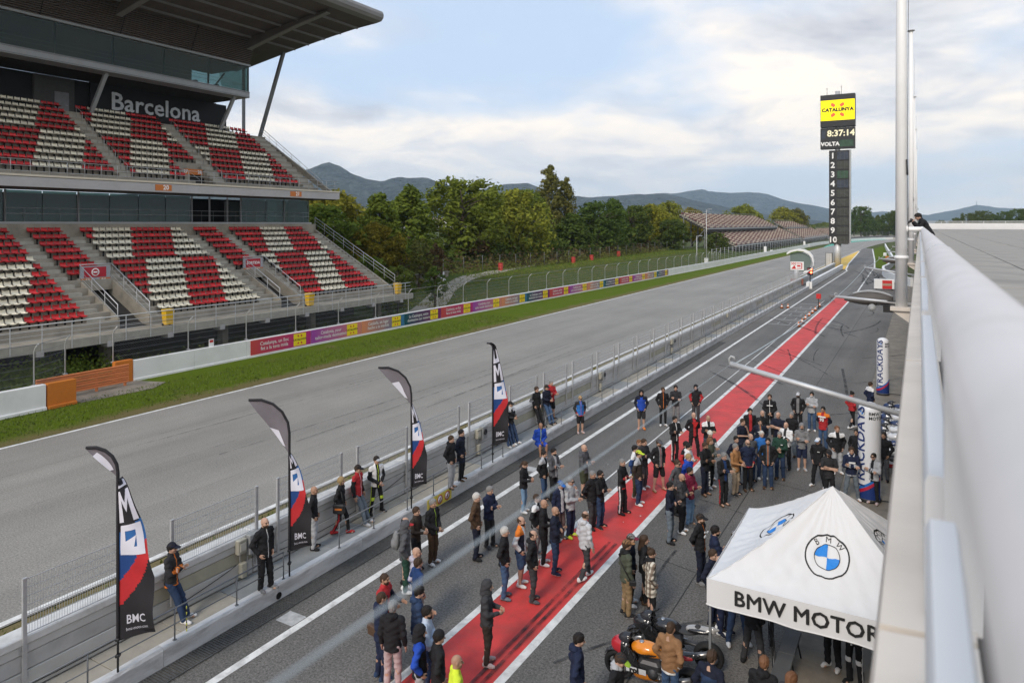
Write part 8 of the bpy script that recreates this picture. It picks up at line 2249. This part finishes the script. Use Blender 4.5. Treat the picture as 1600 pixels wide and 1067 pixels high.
person(-3.81, 28.17, 0.012, 10, 'man in grey hooded top with hood up and navy shorts', h=1.75, arms='X', tc='grey', pants='shorts', pc='navy', sc='lgrey/white', hair='short', extra=('hood:grey','beard:hbrown'))
person(-4.34, 28.03, 0.012, -17, 'bald man in white and black top with folded arms and black trousers', h=1.75, arms='X', tc='white/white/white/black/soft', pc='black', sc='black', hair='bald')
person(-4.36, 26.79, 0.012, 1, 'bald man in dark green fleece, jeans and brown shoes holding a phone', h=1.74, arms='H', tc='green', pc='djean', sc='brown', hair='crop', hc='hgrey', nod=22)
person(-4.57, 25.66, 0.012, 10, 'man in black jacket with orange lining and dark jeans at the front', h=1.75, arms='P', tc='black/black/black/black/dgrey/orange', pc='djean', sc='brown/black', hair='short', hc='hblack', extra=('beard:hred',))
person(-4.94, 26.50, 0.012, 33, 'older white haired man in bright blue fleece', h=1.72, arms='P', tc='blue', pc='djean', sc='white', hair='short', hc='hwhite')
person(-5.23, 26.05, 0.012, 43, 'older grey haired man in dark grey jacket behind the glasses', h=1.70, arms='P', tc='dgrey', pc='djean', sc='black', hair='balding', hc='hgrey')
person(-5.14, 25.11, 0.012, 34, 'bald man in glasses and navy jacket with a violet chest stripe', h=1.75, arms='P', tc='navy/navy/navy/red', pc='black', sc='brown', hair='bald', extra=('glasses:black','beard:hgrey'))
person(-4.65, 33.28, 0.012, 0, 'bearded man in pale cap, open black jacket over grey hooded top', h=1.75, arms='P', tc='black/black/black/black/grey/grey', pc='black', sc='black', hair='short', extra=('cap:pgrey','beard:hblack'))
person(-4.15, 33.76, 0.012, -3, 'person in white face mask and light grey hooded top with folded arms and jeans', h=1.72, arms='X', tc='lgrey', pc='jean', sc='white', hair='short', hc='hblack', extra=('mask:white','hooddown:lgrey'))
person(-3.41, 31.21, 0.012, -12, 'man in orange, white and red team top numbered 93', h=1.74, arms='B', tc='red/ink/orange/red/red/red', pc='jean', sc='black', hair='short', hc='hblack', skin='skin2')
person(-2.64, 28.47, 0.012, 23, 'man in black jacket with white shoulder pattern and pale grey jeans', h=1.75, arms='P', tc='black/black/white', pc='lgrey', sc='white', hair='crop', hc='hred', girth=1.08)
person(-3.07, 26.65, 0.012, -17, 'man in white and blue cap with black hooded top and wide stance', h=1.72, arms='P', legs='W', tc='black', pc='black', sc='white/white', hair='short', extra=('cap:white/sky','hooddown:black'))
person(-2.59, 25.35, 0.012, 16, 'man in black cap and black t-shirt with folded arms behind the tent top', h=1.74, arms='X', legs='C', top='tee', tc='soft', pc='black', sc='black', hair='short', extra=('cap:black','beard:hbrown'))
person(-1.97, 25.98, 0.012, 12, 'man in navy hooded college top and grey joggers by the near pillar', h=1.75, arms='X', legs='W', tc='navy/navy/navy/lgrey/navy', pc='gjean', sc='white/red', hair='quiff', hc='hbrown', extra=('hooddown:pgrey',))
person(-1.98, 28.37, 0.012, -14, 'dark haired man in black sweatshirt half hidden by the near pillar', h=1.75, arms='P', tc='black', pc='djean', sc='black', hair='short', hc='hblack', skin='skin2')
person(-1.11, 28.48, 0.012, -14, 'man in black coat and grey trousers behind the near pillar beside the bikes', h=1.74, arms='P', tc='black', pc='dgrey', sc='black', hair='short', hc='hblack', skin='skin2')
person(-1.31, 26.00, 0.012, -23, 'woman in sunglasses and grey hooded top with folded arms before the near pillar', h=1.66, arms='X', tc='lgrey/lgrey/lgrey/lgrey/black/black', pants='slim', pc='black', sc='pink/white', hair='ponytail', hc='hblack', extra=('glasses:black','hooddown:lgrey'))
person(-2.63, 35.06, 0.012, 134, 'person in black gilet over red top with black leggings walking away', h=1.66, arms='P', legs='K', tc='red/red/black/black/black', pants='slim', pc='black', sc='white', hair='bun', hc='hblack', extra=('hooddown:red',))
person(-2.01, 37.16, 0.012, 128, 'man in navy and white jacket walking away between the two pillars', h=1.75, arms='P', tc='navy/navy/white', pc='ink', sc='black', hair='short', hc='hbrown')
person(-10.79, 30.19, 0.012, 22, 'man with black hood and blue jacket, black shorts and orange shoes on the lane', h=1.75, arms='P', tc='royal/ink/ink/black/royal', pants='shorts', pc='soft', sc='orange', hair='short', extra=('hood:black',))
person(-10.13, 31.23, 0.012, 28, 'man in black jacket with orange zip and black trousers on the lane', h=1.74, arms='P', tc='black/black/black/black/black/orange', pants='slim', pc='black', sc='white', hair='short', hc='hbrown', skin='skin3')
person(-9.74, 31.88, 0.012, 21, 'man in patterned black sweatshirt with folded arms and grey joggers', h=1.74, arms='X', tc='soft', pc='grey', sc='white', hair='quiff', hc='hblack')
person(-8.96, 32.44, 0.012, 9, 'man in black and red jacket with black hood up on the lane', h=1.75, arms='P', tc='black/red', pc='char', sc='black/white', hair='short', hc='hblack', extra=('hood:black',))
person(-4.87, 18.06, 0.012, 81, 'man in black cap and black orange team jacket with hands behind his back', h=1.75, arms='B', tc='black/black/black/black/black/orange', pc='ink', sc='grey/white', hair='short', extra=('cap:black','beard:hbrown'))
person(-4.35, 17.47, 0.012, 112, 'dark haired bearded man in navy jacket with folded arms beside the tent corner', h=1.77, arms='X', tc='navy', pc='navy', sc='white', hair='quiff', hc='hblack', extra=('beard:hblack',))
person(-3.89, 16.05, 0.012, 104, 'bald man in blue and black jacket half under the tent edge', h=1.72, arms='P', tc='royal/royal/black', pc='navy', sc='white', hair='bald')
person(-6.04, 16.16, 0.012, 98, 'man in grey and maroon cap with navy hooded top behind the olive jacket', h=1.70, arms='P', tc='ink', pc='black', sc='white', hair='short', extra=('cap:grey/wine','hooddown:ink'))
person(-5.96, 15.66, 0.012, 133, 'man in tan cap and olive jacket with khaki trousers and a camera on a strap', h=1.77, arms='D', tc='sage', pc='khaki', sc='black/white', hair='short', extra=('cap:tan/camel','scarf:black'))
person(-5.78, 16.39, 0.012, 114, 'woman with long brown hair dressed in black', h=1.64, arms='P', tc='black', pants='slim', pc='black', sc='brown', hair='long', hc='hbrown')
person(-5.39, 15.76, 0.012, 124, 'woman with hair in a bun, black scarf and beige plaid overshirt', h=1.66, arms='P', top='coat', tc='plaid', pants='slim', pc='black', sc='black', hair='bun', hc='hbrown', extra=('scarf:black',))
person(-3.89, 17.58, 0.012, 72, 'person in pale grey cap and grey top mostly hidden by the tent roof', h=1.70, arms='H', tc='pgrey', pc='grey', sc='white', hair='short', extra=('cap:lgrey',))
person(-4.06, 12.95, 0.012, 167, 'man in tan leather jacket, white shirt and jeans standing at the orange motorcycle', h=1.70, arms='P', tc='tan/tan/tan/white/white', pc='jean', sc='brown', hair='crop', hc='hbrown', skin='skin2', nod=16)
person(-5.39, 11.70, 0.012, 121, 'dark haired man in navy hooded top alone at the bottom edge', h=1.74, arms='P', tc='navy', pc='navy', sc='black', hair='short', hc='hblack', nod=14, extra=('hooddown:navy',))
person(-4.59, 11.63, 0.012, 92, 'person in black jacket and neon green marked cap stooping left of the orange motorcycle', h=1.68, arms='P', tc='black', pc='black', sc='black', hair='short', nod=30, extra=('cap:soft/lime','scarf:lgrey'))
person(-3.16, 12.42, 0.012, 164, 'dark haired man in black jacket with a blue back panel beside the rear wheel', h=1.72, arms='P', tc='djean/ink/ink', pc='djean', sc='black', hair='short', hc='hbrown', nod=16)
person(-2.34, 12.73, 0.012, 175, 'brown haired man in black jacket using a phone before the grey bench', h=1.70, arms='H', tc='black', pc='black', sc='black', hair='short', hc='hred', nod=22, extra=('hooddown:black',))
person(-1.86, 12.59, 0.012, 148, 'brown haired person at the bottom edge right of the bench', h=1.66, arms='P', tc='char', pc='djean', sc='black', hair='long', hc='hred')
person(-4.11, 16.29, 0.012, 74, 'person under the tent in black shoes next to the front left leg', h=1.72, arms='P', tc='ink', pc='navy', sc='black/white', hair='short')
person(-3.80, 16.08, 0.012, 53, 'person under the tent in navy trousers and dark trainers', h=1.74, arms='P', tc='navy', pc='ink', sc='ink/white', hair='short')
person(-3.45, 15.80, 0.012, 32, 'person under the tent with legs apart in blue jeans and white trainers', h=1.75, arms='X', legs='W', tc='char', pc='djean', sc='white', hair='short')
person(-3.00, 15.21, 0.012, 161, 'person under the tent in black leaning over the bicycle', h=1.75, arms='P', legs='W', tc='black', pc='char', sc='black', hair='short')
person(-1.56, 15.95, 0.012, -24, 'person under the tent in black trousers and white shoes near the right edge', h=1.74, arms='P', tc='black', pc='black', sc='white/white', hair='short')
person(-1.13, 15.61, 0.012, -21, 'rider under the tent in black and white leathers at the right edge', h=1.74, arms='X', tc='black/black/white/black/black/white', pc='black/white/white', pants='slim', sc='black/white', hair='short', extra=('boot',))
# ------------------------------------------------------------------ things people carry, prints on their clothes
def who(txt):
    return next(o for o in C.objects if o.get('category') == 'person' and txt in o['label'])
def at_person(o, p): return o.matrix_basis @ Vector(p)   # matrix from location, rotation and scale
def face_of(o): return o.rotation_euler.z
pm_ = who('number' if False else 'numbered 93')
lettering('93', .17, M_white, pm_, (0, -.158, 1.245), FX, .008, .006)
MB().box(-.15, -.160, 1.34, .15, -.150, 1.40).build('white_band', M_white, pm_)
lt = who('white lettering down his trouser leg')
MB().prism([(.10 + .03 * (i % 2), .38 + i * .09) for i in range(3)] + [(.155, .56), (.155, .38)], 'y', -.092, -.086).build('print', M_white, lt)
for i in range(6): MB().box(.085, -.098, .30 + i * .085, .135, -.086, .355 + i * .085).build('print', M_white, lt)
du = who('red chest emblem')
MB().prism([(-.13, 1.41), (-.03, 1.41), (0, 1.33), (.03, 1.41), (.13, 1.41), (.02, 1.22), (-.02, 1.22)], 'y', -.172, -.150).build('print', M_redp, du)
for key, pts in (('white chest band', ((-.12, 1.30, .12, 1.33),)), ('orange chest print', ((-.11, 1.28, -.04, 1.31), (.03, 1.28, .10, 1.31))), ('hooded college top', ((-.10, 1.26, .10, 1.31),)), ('dark green fleece', ((.05, 1.29, .12, 1.31),)), ('wide stance', ((.04, 1.30, .12, 1.315),)), ('black orange team jacket', ((-.11, 1.22, -.03, 1.27), (.04, 1.30, .12, 1.33), (-.10, 1.34, -.05, 1.37)))):
    q = who(key); b = MB()
    for a, z0, c_, z1 in pts: b.box(a, -.170, z0, c_, -.148, z1)
    b.build('print', M_white, q)
bp = who('carrying a grey backpack'); M_bag = mk('bag grey', (0.20, 0.205, 0.21), .8, .15, 9, .3, 60)
t_ = thing('backpack', 'grey backpack worn by the man in shorts near the pit kerb', 'backpack', at_person(bp, (0, .17, .98)), face_of(bp))
field_obj('bag_body', (-.2, -.09, -.06), (.2, .24, .52), .014, lambda F: (F.ell((0, .05, .22), (.155, .095, .25), 0), F.ell((0, .13, .15), (.12, .06, .12), .03)), [M_bag], t_)
for s in (-.09, .09): MB().tube([(s, .02, .42), (s * 1.1, -.12, .50), (s * 1.2, -.30, .38), (s * 1.3, -.26, .15), (s * 1.2, .0, .05)], .02, 6).build('strap', M_bag, t_)
bw = who('blond woman in black with a dark shoulder bag')
t_ = thing('shoulder_bag', 'black shoulder bag with an orange mark carried by the blond woman', 'bag', at_person(bw, (-.27, -.02, .74)), face_of(bw) - PI / 2)
MB().bbox(-.17, -.06, 0, .17, .06, .27, .03).build('bag_body', M_black, t_); MB().box(-.1, -.066, .12, .1, -.061, .17).build('bag_mark', M_plate, t_)
MB().tube([(-.14, 0, .26), (-.05, .02, .62), (.05, .02, .62), (.14, 0, .26)], .012, 6).build('strap', M_black, t_)
bg_ = who('navy hooded top with a brown bag')
t_ = thing('shoulder_bag', 'brown leather bag at the hip of the man in navy', 'bag', at_person(bg_, (.10, .12, .86)), face_of(bg_) + .3)
MB().bbox(-.16, -.05, 0, .16, .05, .22, .03).bbox(-.165, -.055, .11, .165, .057, .225, .02).build('bag_body', mk('brown leather', (0.085, 0.05, 0.03), .5, .15), t_)
cmn = who('camera on a strap')
t_ = thing('camera', 'black camera hanging at the side of the man in the tan cap', 'camera', at_person(cmn, (-.30, -.03, .84)), face_of(cmn) + 1.2)
MB().bbox(-.08, -.035, 0, .08, .035, .11, .012).bbox(-.03, -.03, .11, .03, .03, .14, .01).build('camera_body', M_black, t_); MB().lathe([(.038, 0), (.042, .08), (.045, .13), (.03, .13), (.03, .12), (0, .12)], 14, M=Matrix.Translation((0, -.035, .05)) @ Matrix.Rotation(PI / 2, 4, 'X')).build('lens', M_black, t_)
MB().tube([(.05, 0, .11), (.20, .02, .38), (.30, .06, .62)], .012, 5).build('strap', M_black, t_)
for key, lab in (('looking at her phone', 'phone in the hands of the woman in light jeans'), ('holding a phone', 'phone held by the man in the green fleece'), ('using a phone', 'phone held by the man before the grey bench')):
    q = who(key)
    tag(MB().bbox(-.036, -.005, 0, .036, .005, .145, .004).build('phone', M_black, None, at_person(q, (0, -.30, 1.10))), lab, 'phone').rotation_euler = (R(-35), 0, face_of(q))
# ------------------------------------------------------------------ the photographer leaning on the roof rail
ph = person(.72, 30.0, 7.98, 250, 'photographer in black leaning over the white roof rail with a camera to his face', arms='K', legs='S', tc='black', pc='black', sc='black', hair='short', hc='hblack', h=1.80, nod=10, girth=1.1)
ph.rotation_euler = (R(27), 0, R(-80)); 
t_ = thing('camera', 'large black camera held by the photographer on the roof', 'camera', at_person(ph, (0, -.235, 1.60)), face_of(ph)); t_.rotation_euler.x = R(27)
MB().bbox(-.075, -.04, -.05, .075, .04, .06, .012).bbox(-.03, -.04, .06, .03, .03, .09, .01).build('camera_body', M_black, t_); MB().lathe([(.04, 0), (.045, .1), (.055, .17), (.035, .17), (0, .16)], 14, M=Matrix.Translation((0, -.04, 0)) @ Matrix.Rotation(PI / 2, 4, 'X')).build('lens', M_black, t_)
# bits of paper on the ground
lit_ = MB()
for x, y in ((-9.9, 12.6), (-8.6, 14.3), (-9.3, 16.9), (-7.9, 20.5), (-7.6, 21.2), (-10.3, 25.1), (-5.4, 33), (-4.1, 37), (-14.1, 17.6), (-14.0, 17.9), (-33.9, 24.5), (-12.9, 20.1)):
    a = rt.uniform(0, 3); s = rt.uniform(.02, .05); z = .40 if -14.5 < x < -13.8 else .02
    lit_.add([(x + s * math.cos(a), y + s * math.sin(a), z), (x - s * math.sin(a), y + s * math.cos(a), z + .01), (x - s * math.cos(a), y - s * math.sin(a), z), (x + s * math.sin(a), y - s * math.cos(a), z + .012)], [(0, 1, 2, 3)])
tag(lit_.build('litter', M_white), kind='stuff')
# ------------------------------------------------------------------ haze over the valley
HAZE = True
if HAZE:
    hz = MB().box(-15000, -1500, -6, 15500, 15500, 900).build('haze', [])
    hm = bpy.data.materials.new('valley haze'); hm.use_nodes = True
    t = hm.node_tree; t.nodes.clear(); o = t.nodes.new('ShaderNodeOutputMaterial')
    v = t.nodes.new('ShaderNodeVolumePrincipled'); v.inputs['Color'].default_value = (0.66, 0.82, 1.0, 1); v.inputs['Density'].default_value = 0.000075; v.inputs['Anisotropy'].default_value = 0.1
    t.links.new(v.outputs[0], o.inputs['Volume'])
    hz.data.materials.append(hm); hz['kind'] = 'stuff'
